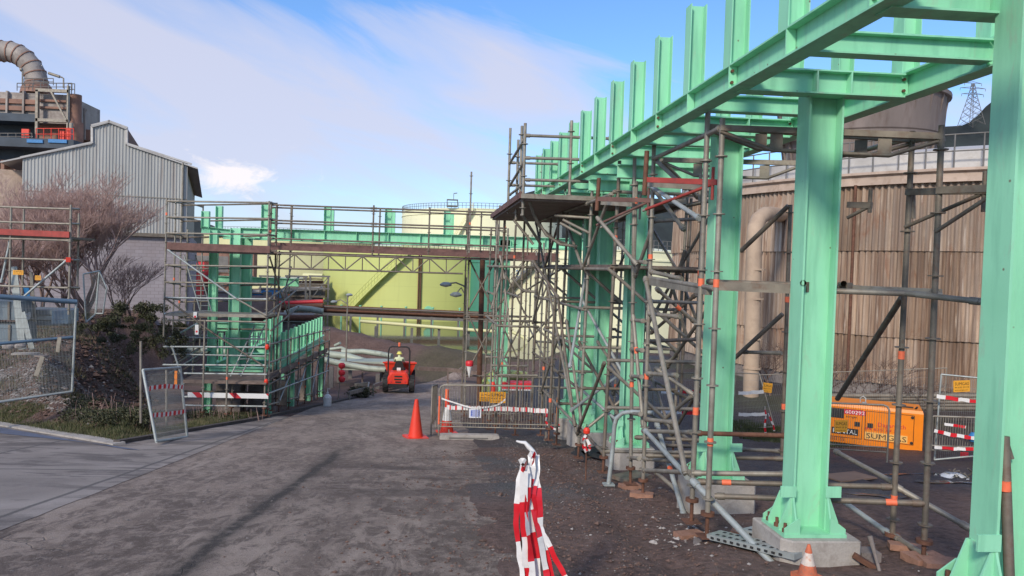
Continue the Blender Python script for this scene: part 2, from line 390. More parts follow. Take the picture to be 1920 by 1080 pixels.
# dust near the dirt edge, tracked mud
wob = mth(t, 'MULTIPLY', mth(t, 'SUBTRACT', nB, .5), 1.6)
edge = mth(t, 'ADD', mth(t, 'SUBTRACT', mth(t, 'SUBTRACT', sp.outputs[0], .25), mth(t, 'MULTIPLY', sp.outputs[1], .045)), wob)
o = mix(t, ramp(t, edge, [(.0, 0.0), (.5, .9)]), o, (.085, .052, .042))
mud = mth(t, 'MULTIPLY', ramp(t, noi(t, coords(t, (.35, 1, 1), 'World'), 1.6, 5, .6), [(.46, 0.0), (.58, 1.0)]), mth(t, 'MULTIPLY', ramp(t, mth(t, 'DIVIDE', sp.outputs[1], 20), [(.36, 0.0), (.46, 1.0), (.56, 1.0), (.64, 0.0)]), ramp(t, mth(t, 'DIVIDE', mth(t, 'ADD', sp.outputs[0], 4), 8), [(.2, 0.0), (.45, 1.0)])))
o = mix(t, mth(t, 'MULTIPLY', mud, .75), o, (.040, .024, .021))
# tar joint
cr = mth(t, 'ABSOLUTE', mth(t, 'ADD', mth(t, 'ADD', sp.outputs[0], 1.95), mth(t, 'SUBTRACT', mth(t, 'MULTIPLY', mth(t, 'SUBTRACT', noi(t, co, .9, 4), .5), .35), mth(t, 'MULTIPLY', sp.outputs[1], .048))))
o = mix(t, mth(t, 'MULTIPLY', mth(t, 'MULTIPLY', ramp(t, cr, [(.035, 1.0), (.09, .45), (.24, 0.0)]), ramp(t, mth(t, 'DIVIDE', sp.outputs[1], 20), [(.6, 1.0), (.72, 0.0)])), ramp(t, nB, [(.3, .6), (.5, 1.0)])), o, (.022, .017, .015))
vo = t.nodes.new('ShaderNodeTexVoronoi'); vo.feature = 'DISTANCE_TO_EDGE'; vo.inputs['Scale'].default_value = .55
wv = t.nodes.new('ShaderNodeVectorMath'); wv.operation = 'ADD'; nn = t.nodes.new('ShaderNodeTexNoise'); nn.inputs['Scale'].default_value = 2.0; t.links.new(co, nn.inputs[0]); t.links.new(nn.outputs[1], wv.inputs[1]); t.links.new(co, wv.inputs[0])
t.links.new(wv.outputs[0], vo.inputs[0])
crk = mth(t, 'MULTIPLY', ramp(t, vo.outputs['Distance'], [(.0, 1.0), (.006, 0.0)]), ramp(t, noi(t, co, .7, 2), [(.56, 0.0), (.66, .5)]))
o = mix(t, crk, o, (.02, .017, .016))
o = mix(t, .16, o, ramp(t, nF, [(.36, (.04, .03, .026)), (.52, (.22, .18, .155)), (.66, (.60, .52, .46))]))
o = mix(t, 1.0, o, (1.02, .96, .88), 'MULTIPLY')
t.links.new(o, b.inputs['Base Color'])
t.links.new(mth(t, 'ADD', .62, mth(t, 'MULTIPLY', nB, .35)), b.inputs['Roughness'])
bump(t, b, mth(t, 'ADD', mth(t, 'MULTIPLY', nF, .8), mth(t, 'SUBTRACT', nB, mth(t, 'MULTIPLY', crk, 1.5))), .02, 1.0)
MT['asphalt'] = m
m, t, b = newmat('old_concrete_apron'); co = coords(t, (1, 1, 1), 'World')
nA = noi(t, co, .7, 6, .6, .4); nS = noi(t, coords(t, (.5, 1, 1), 'World'), 1.1, 6, .62, .6); nF = noi(t, co, 80, 3, .7)
o = ramp(t, nA, [(.32, (.20, .163, .14)), (.5, (.28, .235, .205)), (.68, (.37, .315, .28))])
o = mix(t, ramp(t, nS, [(.50, 0.0), (.60, .85)]), o, (.10, .078, .068))
o = mix(t, ramp(t, noi(t, coords(t, (.45, 1.3, 1), 'World'), 1.9, 8, .7, .8), [(.53, 0.0), (.60, .75)]), o, (.075, .056, .05))
sp = t.nodes.new('ShaderNodeSeparateXYZ'); t.links.new(co, sp.inputs[0])
j1 = mth(t, 'ABSOLUTE', mth(t, 'SUBTRACT', mth(t, 'FRACT', mth(t, 'DIVIDE', mth(t, 'SUBTRACT', sp.outputs[0], mth(t, 'MULTIPLY', sp.outputs[1], .02)), 2.7)), .5))
j2 = mth(t, 'ABSOLUTE', mth(t, 'SUBTRACT', mth(t, 'FRACT', mth(t, 'DIVIDE', sp.outputs[1], 4.1)), .5))
jj = mth(t, 'MINIMUM', j1, mth(t, 'MULTIPLY', j2, 1.6)); o = mix(t, ramp(t, jj, [(.006, .9), (.016, 0.0)]), o, (.06, .05, .045))
o = mix(t, .25, o, ramp(t, nF, [(.35, (.05, .045, .04)), (.65, (.32, .3, .28))]))
t.links.new(o, b.inputs['Base Color']); b.inputs['Roughness'].default_value = .85
bump(t, b, mth(t, 'ADD', nF, mth(t, 'MULTIPLY', nA, 2)), .008, .7); MT['apron'] = m
sheet('road', lambda y: max(xl(y), -3.6 + .25*math.sin(y*.3)*0 ) if y > 13.3 else -3.6, lambda y: xr(y) + .12*fbm(0, y, 1.1, 2), -6, 46.5, .25, 26, .0, MT['asphalt'])
sheet('concrete_apron', lambda y: -5.3 - max(0, min(26, (13.3-y)/-.9 if y > 13.3 else 26)) if y <= 13.3 else xl(y), lambda y: -3.6 if y < 21 else xl(y)+.02, -6, 21, .25, 16, .004, MT['apron'])
vs, fs = [], []                       # the driveway mouth left of the kerb line
# driveway mouth beyond y = 13.3
n = 0; ys = steps([(13.3, 36, .3)])
for y in ys:
    r_ = -5.3 - (y-13.3)/.9
    for i in range(9):
        x = r_ - (r_+30)*(1-i/8.0) if r_ > -30 else r_
        vs.append((x, y, zg(x, y)+.006))
for j in range(len(ys)-1):
    for i in range(8): a = j*9+i; fs.append((a, a+1, a+10, a+9))
me = bpy.data.meshes.new('driveway'); me.from_pydata(vs, [], fs); me.materials.append(MT['apron'])
kind(bpy.data.objects.new('driveway', me)); C.objects.link(bpy.data.objects['driveway'])
# bluish tarmac patch at the kerb
MT['blue_tar'] = simple('bluish_tarmac', (.12, .14, .20), .7, 0, .25, 2, (.05, .05, .06), .6, .004, 90, fine=.3)
mb = MB(); q = []
for i in range(25):
    x = -4.9 - i*.3; yk = 13.3 + (-5.3-x)*.9
    w = .12 + .95*sstep(0, 5, -4.9-x)*(1-.35*sstep(3, 7, -4.9-x)); a = Vector((x+.02, yk-.32, 0)); c_ = Vector((x+.02+.3, yk-.32-w, 0))
    for p in (a, c_): q.append(Vector((p.x, p.y, zg(p.x, p.y)+.012)))
mb.add(q, [(2*i, 2*i+2, 2*i+3, 2*i+1) for i in range(24)]); kind(mb.build('tarmac_patch', 'blue_tar'))
# kerbs
mb = MB()
for i in range(16):
    x0 = -5.25 - i*.62; x1 = x0-.60; f = lambda x: Vector((x, 13.3+(-5.3-x)*.9+.05, zg(x, 13.3+(-5.3-x)*.9-.1)-.04+.02*fbm(x, 1, .9, 4)))
    mb.bar(f(x0), f(x1-.03), .22, .13)
kind(mb.build('kerb', 'concrete'))
mb = MB(); y = 13.4
while y < 34:
    mb.bar((xl(y)-.06, y, zg(xl(y), y)+.0), (xl(y+.98)-.06, y+.98, zg(xl(y+.98), y+.98)+.0), .12, .14); y += 1
MT['kerb_dark'] = simple('blackened_kerb', (.075, .062, .055), .9, 0, .3, 3); kind(mb.build('kerb', 'kerb_dark'))
# ================================================================ water in the bund, walls, tanks
MT['water'] = simple('still_water', (.06, .07, .045), .06, 0, .1, .2, bmp=.004, bs=1.2)
mb = MB(); mb.add([(-13, 56, -7.0), (60, 48, -7.0), (60, 100, -7.0), (-13, 100, -7.0)], [(0, 1, 2, 3)]); kind(mb.build('water', 'water'))
def tankmat(name, col, dirtc, amt=.35, ring=1.8):
    m, t, b = newmat(name); co = coords(t, (1, 1, 1), 'World'); st = coords(t, (1, 1, .06), 'World')
    o = ramp(t, noi(t, co, .15, 4), [(.3, tuple(c*.9 for c in col)), (.7, col)])
    o = mix(t, ramp(t, noi(t, st, 1.2, 5, .6), [(.52, 0.0), (.75, amt)]), o, dirtc)
    sp = t.nodes.new('ShaderNodeSeparateXYZ'); t.links.new(co, sp.inputs[0])
    j = mth(t, 'ABSOLUTE', mth(t, 'SUBTRACT', mth(t, 'FRACT', mth(t, 'DIVIDE', sp.outputs[2], ring)), .5))
    o = mix(t, ramp(t, j, [(.006, .22), (.02, 0.0)]), o, tuple(c*.5 for c in col))
    t.links.new(o, b.inputs['Base Color']); b.inputs['Roughness'].default_value = .55; return m
MT['lime'] = tankmat('lime_tank_paint', (.56, .60, .20), (.40, .42, .15)); MT['tank_shade'] = tankmat('teal_tank_shade', (.06, .24, .17), (.04, .15, .11))
MT['cream'] = tankmat('cream_tank_paint', (.84, .81, .54), (.62, .58, .38))
MT['pale'] = tankmat('pale_tank_paint', (.66, .64, .34), (.45, .42, .24))
MT['steel_grey'] = simple('grey_steelwork', (.16, .15, .14), .6, .2, .2, 2)
def tank(label, cx, cy, r, z0, z1, mat, rail=True, group='storage tanks', name='storage_tank'):
    T = thing(name, label, 'tank', (cx, cy, z0), group)
    mb = MB(); n = 72
    mb.lathe((cx, cy, 0), [(r, z0), (r, z1-.12), (r+.12, z1-.12), (r+.12, z1), (r-.1, z1)], n); mb.build('shell', mat, T)
    mb = MB(); mb.lathe((cx, cy, 0), [(r-.1, z1-.02), (r*.5, z1+r*.045), (0.01, z1+r*.06)], n); mb.build('roof', mat, T)
    mb = MB(); mb.lathe((cx, cy, 0), [(r+.02, z1-1.0), (r+.12, z1-1.0), (r+.12, z1-.85), (r+.02, z1-.85)], n, False); mb.build('wind_girder', mat, T)
    if rail:
        mb = MB()
        for k in range(n):
            a = -math.pi*k/n; p = Vector((cx+r*math.cos(a), cy+r*math.sin(a), z1)); mb.tube(p, p+Vector((0, 0, .95)), .035, 4)
        for hz in (.5, .95):
            mb.path([Vector((cx+r*math.cos(-math.pi*k/n), cy+r*math.sin(-math.pi*k/n), z1+hz)) for k in range(n+1)], .035, 4)
        mb.build('railing', 'steel_grey', T)
    return T
def stair(T, cx, cy, r, a0, z0, a1, z1, mat, wid=.9):
    mb = MB(); n = 40; v = []
    for k in range(n+1):
        a = R(a0+(a1-a0)*k/n); z = z0+(z1-z0)*k/n
        for rr, zz in ((r+.05, z), (r+wid, z), (r+wid, z-.28), (r+.05, z-.28)): v.append(Vector((cx+rr*math.cos(a), cy+rr*math.sin(a), zz)))
    mb.add(v, [(4*k+i, 4*k+(i+1) % 4, 4*k+4+(i+1) % 4, 4*k+4+i) for k in range(n) for i in range(4)])
    for hz in (.55, 1.05):
        mb.path([Vector((cx+(r+wid)*math.cos(R(a0+(a1-a0)*k/n)), cy+(r+wid)*math.sin(R(a0+(a1-a0)*k/n)), z0+(z1-z0)*k/n+hz)) for k in range(n+1)], .04, 4)
    for k in range(0, n+1, 2):
        a = R(a0+(a1-a0)*k/n); p = Vector((cx+(r+wid)*math.cos(a), cy+(r+wid)*math.sin(a), z0+(z1-z0)*k/n)); mb.tube(p, p+Vector((0, 0, 1.05)), .03, 4)
    mb.build('spiral_stair', mat, T)
T = tank('lime green storage tank with diagonal stair, nearest the road end', -1.5, 104.3, 12.4, -7.05, 1.9, 'lime')
stair(T, -1.5, 104.3, 12.4, -128, -6.4, -92, 1.5, 'lime')
mb = MB()
for a in (-86, -84.8): mb.tube((-1.5+12.6*math.cos(R(a)), 104.3+12.6*math.sin(R(a)), -7), (-1.5+12.6*math.cos(R(a)), 104.3+12.6*math.sin(R(a)), 1.2), .09, 6)
mb.build('riser_pipe', 'rust', T)
mb = MB(); a = R(-80); p = Vector((-1.5+12.45*math.cos(a), 104.3+12.45*math.sin(a), -5.6)); mb.tube(p, p+Vector((math.cos(a), math.sin(a), 0))*.25, .55, 16); mb.build('manway', 'green', T)
tank('narrow teal cylinder added for the shade on the right side of the lime green tank', 8.6, 96, 3.1, -7.05, 1.55, 'tank_shade', False)  # added cylinder, its teal colour stands in for shade on the lime tank
T = tank('pale cream tank with a platform on its roof, behind the lime green one', 10.8, 141, 15.2, -7, 9.9, 'cream')
stair(T, 10.8, 141, 15.2, -112, 4.0, -100, 9.8, 'cream')
c0 = P(848, 384, 127); mb = MB(); c0.z = 10.2
mb.box(c0, (1.9, 1.6, .15)); 
for sx_ in (-.9, .9):
    for sy_ in (-.7, .7): mb.tube(c0+Vector((sx_, sy_, 0)), c0+Vector((sx_, sy_, 1.1)), .05, 5)
mb.box(c0+Vector((0, 0, 1.1)), (1.9, 1.5, .1)); mb.tube(c0+Vector((.2, 0, 1)), c0+Vector((.2, 0, 2.2)), .05, 5); mb.tube(c0+Vector((.2, 0, 2.2)), c0+Vector((.8, 0, 2.3)), .08, 5)
mb.build('roof_platform', 'steel_grey', T)
tank('pale yellow tank beyond the pipe trestles, left of the lime green one', -26.5, 150, 16.5, -7, 4.9, 'pale')
T = tank('cream tank marked 20 with a dark stair, behind the scaffold towers', 19.2, 80, 11.4, -7.05, 2.0, 'cream')
stair(T, 19.2, 80, 11.4, -168, -4.8, -128, 1.6, 'steel_grey')
mb = MB(); a = R(-148); p = P(966, 520, 73.0)
text_mb(mb, '20', p, (.9, -.43, 0), (0, 0, 1), 1.05); mb.build('number', 'blue', T)
# pipe track between lime tank and water
T = thing('pipe_bridge', 'long brown pipe track on short legs in front of the lime green tank', 'pipe track', (0, 84, -7))
mb = MB()
for z, r_, yy in ((-4.95, .17, 84), (-5.3, .2, 83.6), (-5.6, .15, 84.3)): mb.tube((-12, yy, z-.0), (26, yy-2, z-.55), r_, 8)
mb.build('pipe', 'rust', T)
mb = MB(); mb.bar((-12, 83.2, -5.75), (26, 81.2, -6.3), .12, .3); mb.bar((-12, 83.1, -4.9), (26, 81.1, -5.45), .06, .12); mb.build('beam', 'steel_grey', T)
for k in range(13): mb = MB(); mb.box((-11+k*3, 83.2-k*.15, -6.4), (.22, .22, 1.3)); mb.build('leg', 'steel_grey', T)
T = thing('pipeline', 'pale green pipeline on trestle legs standing in the pond', 'pipe', (4, 70, -7))
mb = MB(); mb.path([(-6, 72, -5.6), (0, 71, -5.85), (5, 69.5, -6.0), (8.5, 69, -6.05), (9.5, 68.5, -6.5), (9.7, 68, -7.2)], .16, 8); mb.build('pipe', 'pale', T)
for x in (-4.5, -1, 1.6, 4.4, 7.2):
    mb = MB(); mb.box((x, 71.2-x*.22, -6.6), (.25, .25, 1.05)); mb.build('leg', 'steel_grey', T)
for k, x in enumerate((-9.6, -7.4, -4.9, -2, 1.2, 4.4)):
    mb = MB(); p = Vector((x, 88.2, -7.05)); mb.lathe(p, [(.10, 0), (.10, 1.9), (.16, 1.95), (.16, 2.05), (.01, 2.1)], 8)
    tag(mb.build('bollard', 'green'), ['leftmost slim post, by the foot of the stair of the lime tank', 'slim post second from the left at the lime tank', 'slim post third from the left at the lime tank', 'slim post just left of the riser pipe of the lime tank', 'slim post just right of the manway of the lime tank', 'rightmost slim post at the lime tank'][k], 'post', 'posts along the foot of the lime tank')
# ================================================================ far hills and pylon
def hill(name, x0, x1, y, prof, depth, mat):
    n = 40; vs, fs = [], []
    for j in range(9):
        for i in range(n+1):
            x = x0+(x1-x0)*i/n; f = 1-abs(j-4)/4; hgt = lerp_tab(prof, x); vs.append((x, y+(j-4)*depth/4, -12+(hgt+12)*(f**.7)*(1+.06*fbm(x, j*9, .02, 3))+ (fbm(x, j*20, .08, 6)*2 if 0 < j < 8 else 0)))
    for j in range(8):
        for i in range(n): a = j*(n+1)+i; fs.append((a, a+1, a+n+2, a+n+1))
    me = bpy.data.meshes.new(name); me.from_pydata(vs, [], fs); me.materials.append(MT[mat]); o = bpy.data.objects.new(name, me); C.objects.link(o); return kind(o)
MT['hill'] = simple('wooded_hill', (.020, .027, .026), .95, 0, .5, .05)
hill('hill', 230, 420, 420, [(230, 40), (285, 84), (300, 90), (315, 96), (350, 118), (420, 130)], 120, 'hill')
hill('hill', -200, 20, 420, [(-200, 5), (-170, 18), (-130, 24), (-100, 12), (-60, 8), (20, 5)], 80, 'hill')
hill('hill', 20, 190, 460, [(20, 4), (60, 47), (90, 50), (140, 45), (190, 30)], 80, 'hill')
T = thing('transmission_pylon', 'lattice electricity pylon on the dark hill', 'pylon', (0, 0, 0))
b0 = P(1821, 232, 400); T.location = b0; h = 400/1387*82
mb = MB()
def pz(k): return 4.2*(1-k)**1.15+.5
ks = [0, .18, .34, .48, .6, .7, .8, .9, 1.0]
for k0, k1 in zip(ks, ks[1:]):
    w0, w1 = pz(k0), pz(k1); c0 = [b0+Vector((a*w0, c_*w0, h*k0-1)) for a, c_ in ((-1, -1), (1, -1), (1, 1), (-1, 1))]; c1_ = [b0+Vector((a*w1, c_*w1, h*k1-1)) for a, c_ in ((-1, -1), (1, -1), (1, 1), (-1, 1))]
    for i in range(4): mb.tube(c0[i], c1_[i], .16, 4); mb.tube(c0[i], c1_[(i+1) % 4], .11, 4); mb.tube(c0[(i+1) % 4], c1_[i], .11, 4)
mb.build('tower', 'steel_grey', T)
for k, w in ((.70, 6.5), (.84, 7.5), (.96, 5)):
    mb = MB(); z = h*k
    for s in (-1, 1): mb.tube(b0+Vector((0, 0, z+.9)), b0+Vector((s*w, 0, z)), .13, 4); mb.tube(b0+Vector((0, 0, z)), b0+Vector((s*w, 0, z)), .13, 4); mb.tube(b0+Vector((s*w, 0, z)), b0+Vector((s*w, 0, z-1.4)), .15, 4)
    mb.build('crossarm', 'steel_grey', T)
# ================================================================ round corrugated building on the right
def corrmat(name, k, sat):
    m, t, b = newmat(name); co = coords(t, (1, 1, .10), 'World'); cw = coords(t, (1, 1, 1), 'World')
    q = lambda c: tuple(v*k for v in (c[0], c[1]*sat, c[2]*sat*sat))
    o = ramp(t, noi(t, co, 2.2, 6, .62), [(.3, q((.27, .19, .14))), (.5, q((.46, .345, .26))), (.7, q((.64, .51, .40)))])
    o = mix(t, ramp(t, noi(t, coords(t, (1, 1, .03), 'World'), 9, 4, .6), [(.46, 0.0), (.62, .8)]), o, q((.17, .10, .07)))
    o = mix(t, ramp(t, noi(t, cw, .35, 5), [(.46, 0.0), (.62, .6)]), o, q((.25, .20, .165)))
    o = mix(t, ramp(t, noi(t, co, 5, 3), [(.62, 0.0), (.7, .5)]), o, (.62, .53, .44))
    o = mix(t, ramp(t, noi(t, coords(t, (1, 1, .4), 'World'), 1.3, 6, .7, .8), [(.56, 0.0), (.68, .55)]), o, q((.26, .11, .055)))
    t.links.new(o, b.inputs['Base Color']); b.inputs['Roughness'].default_value = .9; bump(t, b, noi(t, cw, 30, 4), .01); return m
MT['corr'] = corrmat('weathered_corrugated', .88, .97); MT['corr_b'] = corrmat('darker_corrugated', .64, .92); MT['corr_c'] = corrmat('paler_corrugated', 1.04, 1.02)
MT['fascia'] = simple('beige_fascia', (.45, .34, .27), .85, 0, .18, 1.5, (.26, .17, .12), .7)
MT['roof_pale'] = simple('pale_metal_roof', (.46, .44, .42), .6, 0, .15, 1.4, (.3, .26, .22), .5)
cc = Vector((23.6, 30.9, 0)); RC = 12.3; af = math.atan2(-cc.y, -cc.x)
T = thing('corrugated_rotunda', 'huge round building clad in weathered tan corrugated sheets behind the green rack', 'building', (cc.x, cc.y, -4))
rng = random.Random(5); mb = MB(); pitch = .185; ncor = int(RC*R(230)/pitch); a_0 = af-R(115)
def cyl(a, r, z): return Vector((cc.x+math.cos(a)*r, cc.y+math.sin(a)*r, z))
for zb, zt in [(-3.35, -1.72), (-1.85, 1.0), (.88, 3.06)]:
    i = 0
    while i < ncor*6:
        k = rng.randint(5, 9)*6; e = min(i+k, ncor*6); jz = rng.uniform(-.04, .04); jt = rng.uniform(0, .03); v = []
        mb.cur = rng.choice([0, 0, 0, 1, 1, 2])
        for q_ in range(i, e+1):
            d = .058*math.sin(q_/6*2*math.pi); a = a_0+q_/6*pitch/RC; tl_ = jt*rng.uniform(.6, 1)
            v.append(cyl(a, RC+d+.06+tl_, zb+jz)); v.append(cyl(a, RC+d+jt*.4, zt))
        mb.add(v, [(2*q_, 2*q_+2, 2*q_+3, 2*q_+1) for q_ in range(e-i)], True); i = e
mb.cur = 0; mb.build('cladding', ['corr', 'corr_b', 'corr_c'], T)
mb = MB(); mb.lathe((cc.x, cc.y, 0), [(RC-.1, -5), (RC-.1, 3.2)], 96); mb.lathe((cc.x, cc.y, 0), [(RC+.02, -5), (RC+.02, -3.2)], 96); mb.build('inner_wall', 'concrete_dark', T)
mb = MB(); mb.lathe((cc.x, cc.y, 0), [(RC+.02, 2.98), (RC+.18, 2.98), (RC+.18, 3.24), (RC+.30, 3.30), (RC+.30, 3.38), (RC-.3, 3.40)], 96, False); mb.build('fascia', 'fascia', T)
mb = MB(); mb.lathe((cc.x, cc.y, 0), [(RC-.3, 3.38), (RC-.3, 4.0), (RC-.9, 4.05), (6, 5.0), (.01, 5.6)], 96); mb.build('roof', 'roof_pale', T)
mb = MB()
for k in range(60): a = af-R(100)+R(200)*k/59; mb.tube(cyl(a, RC+.1, 3.38), cyl(a, RC+.1, 4.4), .025, 5)
for hz in (3.9, 4.4): mb.path([cyl(af-R(100)+R(200)*k/59, RC+.1, hz) for k in range(60)], .022, 5)
mb.build('roof_railing', 'steel_grey', T)
for da in (-38, -14, 6):
    mb = MB(); a = af+R(da); mb.tube(cyl(a, RC+.18, 3.0), cyl(a, RC+.18, -3.4), .05, 8); mb.build('downpipe', 'rust', T)
# duct pipe with elbow in front of the shed
MT['duct'] = simple('sand_coloured_duct', (.42, .31, .22), .75, 0, .12, 1.2, (.26, .18, .13), .55)
T = thing('duct_pipe', 'thick sand coloured pipe rising up to an elbow in front of the round corrugated building', 'pipe', (P(1405, 740, 22.3).x, 22.3, -4))
b0 = P(1408, 740, 22.3); t0 = P(1414, 452, 22.3); e = [t0, P(1416, 428, 22.35), P(1422, 411, 22.5), P(1433, 402, 22.8), P(1446, 401, 23.3), P(1470, 404, 26.0)]
mb = MB(); mb.path([Vector((b0.x, b0.y, -4.0))]+e, .235, 18); mb.build('pipe', 'duct', T)
for yy in (505, 560, 635, 690):
    mb = MB(); p = P(1411, yy, 22.3); mb.lathe((b0.x+(t0.x-b0.x)*0, 22.3, p.z), [(.24, -.03), (.275, -.03), (.275, .03), (.24, .03)], 18, False); mb.build('flange', 'duct', T)
# riveted vessel above the shed
MT['vessel'] = simple('rust_streaked_vessel', (.17, .135, .12), .7, .2, .25, .8, (.10, .065, .05), .8, stretch=(1, 1, .3))
c = P(1609, 240, 35.4); vx, vy = c.x, 35.4
T = thing('conical_vessel', 'large brown riveted vessel, wider at the top, rising above the round corrugated building', 'vessel', (vx, vy, 3.5))
z1 = 8.75; mb = MB(); mb.lathe((vx, vy, 0), [(3.1, 0), (3.22, 5.2), (3.38, 6.5), (3.62, 6.8), (3.72, z1-.1)], 40); mb.lathe((vx, vy, 0), [(3.72, z1-.1), (2, z1+.1), (.01, z1+.25)], 40); mb.build('shell', 'vessel', T)
for z, r_ in ((6.62, 3.55), (z1-.15, 3.76), (5.0, 3.27)):
    mb = MB(); mb.lathe((vx, vy, z), [(r_, -.09), (r_+.12, -.09), (r_+.12, .09), (r_, .09)], 40, False); mb.build('hoop', 'vessel', T)
mb = MB()
for k in range(26):
    a = 2*math.pi*k/26; mb.bar((vx+3.26*math.cos(a), vy+3.26*math.sin(a), 5.1), (vx+3.74*math.cos(a), vy+3.74*math.sin(a), z1-.2), .06, .1)
mb.build('stiffener', 'vessel', T)
# ================================================================ main green rack
XC, ZT = 3.2, 1.66                        # column line, top of the steel
XB = (2.44, 3.86)                         # the two long beams
COL_Y = [3.76, 5.88, 7.76, 11.05, 12.95, 14.15, 15.6]
HW = .29                                  # column depth across the rack
rack = thing('pipe_rack', 'long light green steel pipe rack on single columns running away on the right', 'pipe rack', (XC, 8, -2.4))
def column(parent, x, y, z0, z1, h=.29, w=.19, top=True, base_pl=True, mat='green', gus=.30):
    mb = MB(); mb.ibeam((x, y, z0), (x, y, z1), h, w, .016, .011, (1, 0, 0))
    c = mb.build('column', mat, parent)
    if not base_pl: return c
    bw = .30
    mb = MB(); mb.box((x, y, z0+.014), (.52, .40, .028)); mb.build('base_plate', mat, c)
    for sx_ in (-1, 1):                       # gusset fins, taller at the column
        for yy in (-.09, .09, -.185, .185):
            mb = MB(); x0 = x+sx_*(h/2 if abs(yy) < .1 else h/2-.02); x1 = x+sx_*.255
            top = gus if abs(yy) < .1 else gus*.5
            mb.plate([(x0, y+yy, z0+.028), (x1, y+yy, z0+.028), (x1, y+yy, z0+.07), (x0+sx_*.02, y+yy, z0+top), (x0, y+yy, z0+top)], .012, (0, 1, 0)); mb.build('gusset', mat, c)
        mb = MB(); mb.plate([(x+sx_*(h/2+.0), y-.19, z0+.028), (x+sx_*(h/2+.0), y+.19, z0+.028), (x+sx_*h/2, y+.10, z0+gus), (x+sx_*h/2, y-.10, z0+gus)], .014, (1, 0, 0)); mb.build('gusset', mat, c)
        mb = MB(); mb.box((x+sx_*(h/2+.045), y-.10, z0+gus+.045), (.13, .014, .09)); mb.build('stiffener_plate', mat, c)
        for yy in (-.14, .0, .14):
            mb = MB(); px = x+sx_*.225; mb.tube((px, y+yy, z0+.028), (px, y+yy, z0+.055), .026, 6); mb.tube((px, y+yy, z0+.028), (px, y+yy, z0+.10), .014, 8); mb.build('anchor_bolt', 'rust', c)
    return c
PEDZ = {}
for i, y in enumerate(COL_Y):
    g = zg(XC, y); z0 = {0: -1.72, 1: -2.10, 2: -2.2, 3: -2.65, 4: -2.85, 5: -3.0, 6: -3.15}[i]
    PEDZ[i] = z0
    column(rack, XC, y, z0, ZT-.02, .29 if i < 4 else .25)
    wpx = .68 if i < 3 else .64
    mb = MB(); x0, x1, y0, y1 = XC-wpx*.43, XC+wpx*.52, y-.27, y+.30; zb = min(g-.3, z0-.3); c_ = .07
    ring = [(x0+c_, y0), (x1-c_*.3, y0), (x1, y0+c_*.3), (x1, y1), (x0, y1), (x0, y0+c_)]
    n = len(ring); mb.add([(a, b_, zb) for a, b_ in ring]+[(a, b_, z0-.012) for a, b_ in ring]+[(XC+(a-XC)*.97, y+(b_-y)*.97, z0-.001) for a, b_ in ring],
                          [(k, (k+1) % n, n+(k+1) % n, n+k) for k in range(n)]+[(n+k, n+(k+1) % n, 2*n+(k+1) % n, 2*n+k) for k in range(n)]+[tuple(range(2*n, 3*n))])
    lab = ['under the nearest green column, at the right edge', 'under the second green column, with a grubby small cone beside it', 'under the third green column, behind a galvanised tube', 'under the fourth green column, beside the grey hoop', 'under the fifth green column', 'under the sixth green column', 'under the farthest green column of the long rack'][i]
    tag(mb.build('concrete_pedestal', 'concrete'), 'pale concrete pedestal '+lab, 'pedestal', 'concrete pedestals of the green rack')
Y0, Y1 = 2.6, 16.2
for xb in XB:
    y = Y0
    mb = MB(); mb.ibeam((xb, Y0, ZT-.10), (xb, Y1, ZT-.10), .20, .15, .013, .009); bm_ = mb.build('longitudinal_beam', 'green', rack)
    yy = 3.90
    while yy < Y1:
        for s in (-1, 1):
            mb = MB(); mb.box((xb+s*.042, yy, ZT-.10), (.066, .012, .174)); mb.build('stiffener_plate', 'green', bm_)
        for zz in (-.045, .045):
            if abs((yy-3.90)/.93 % 2) < .1 or abs((yy-3.90)/.93 % 2) > 1.9:
                mb = MB(); mb.tube((xb-.055, yy-.012, ZT-.1+zz), (xb-.055, yy-.03, ZT-.1+zz), .013, 6); mb.build('bolt', 'rust', bm_)
        yy += .93
    # stub posts standing on the beam
    yy = 4.88; k = 0
    while yy < Y1:
        mb = MB(); mb.ibeam((xb, yy, ZT), (xb, yy, ZT+.80), .15, .14, .010, .008, (1, 0, 0)); mb.build('stub_post', 'green', rack)
        yy += .93
yy = 3.90; k = 0
while yy < Y1:
    main = any(abs(yy-c_) < .25 for c_ in COL_Y)
    mb = MB(); h = .19 if main else .15
    mb.ibeam((XB[0]+.075 if not main else XB[0]+.01, yy, ZT-.02-h/2), (XB[1]-.075, yy, ZT-.02-h/2), h, .15 if main else .12, .013, .009); cb = mb.build('cross_beam', 'green', rack)
    if main:
        for s in (-1, 1):
            mb = MB(); mb.box((XC+s*.14, yy-.04, ZT-.115), (.012, .07, .165)); mb.build('stiffener_plate', 'green', cb)
    yy += .93; k += 1
# extra lower frames near the far end of the rack
for y in (9.4, 11.05, 12.95, 14.2, 15.2):
    mb = MB(); mb.ibeam((XB[0], y, ZT-.38), (XB[1], y, ZT-.38), .17, .12, .012, .009); mb.build('cross_beam', 'green', rack)
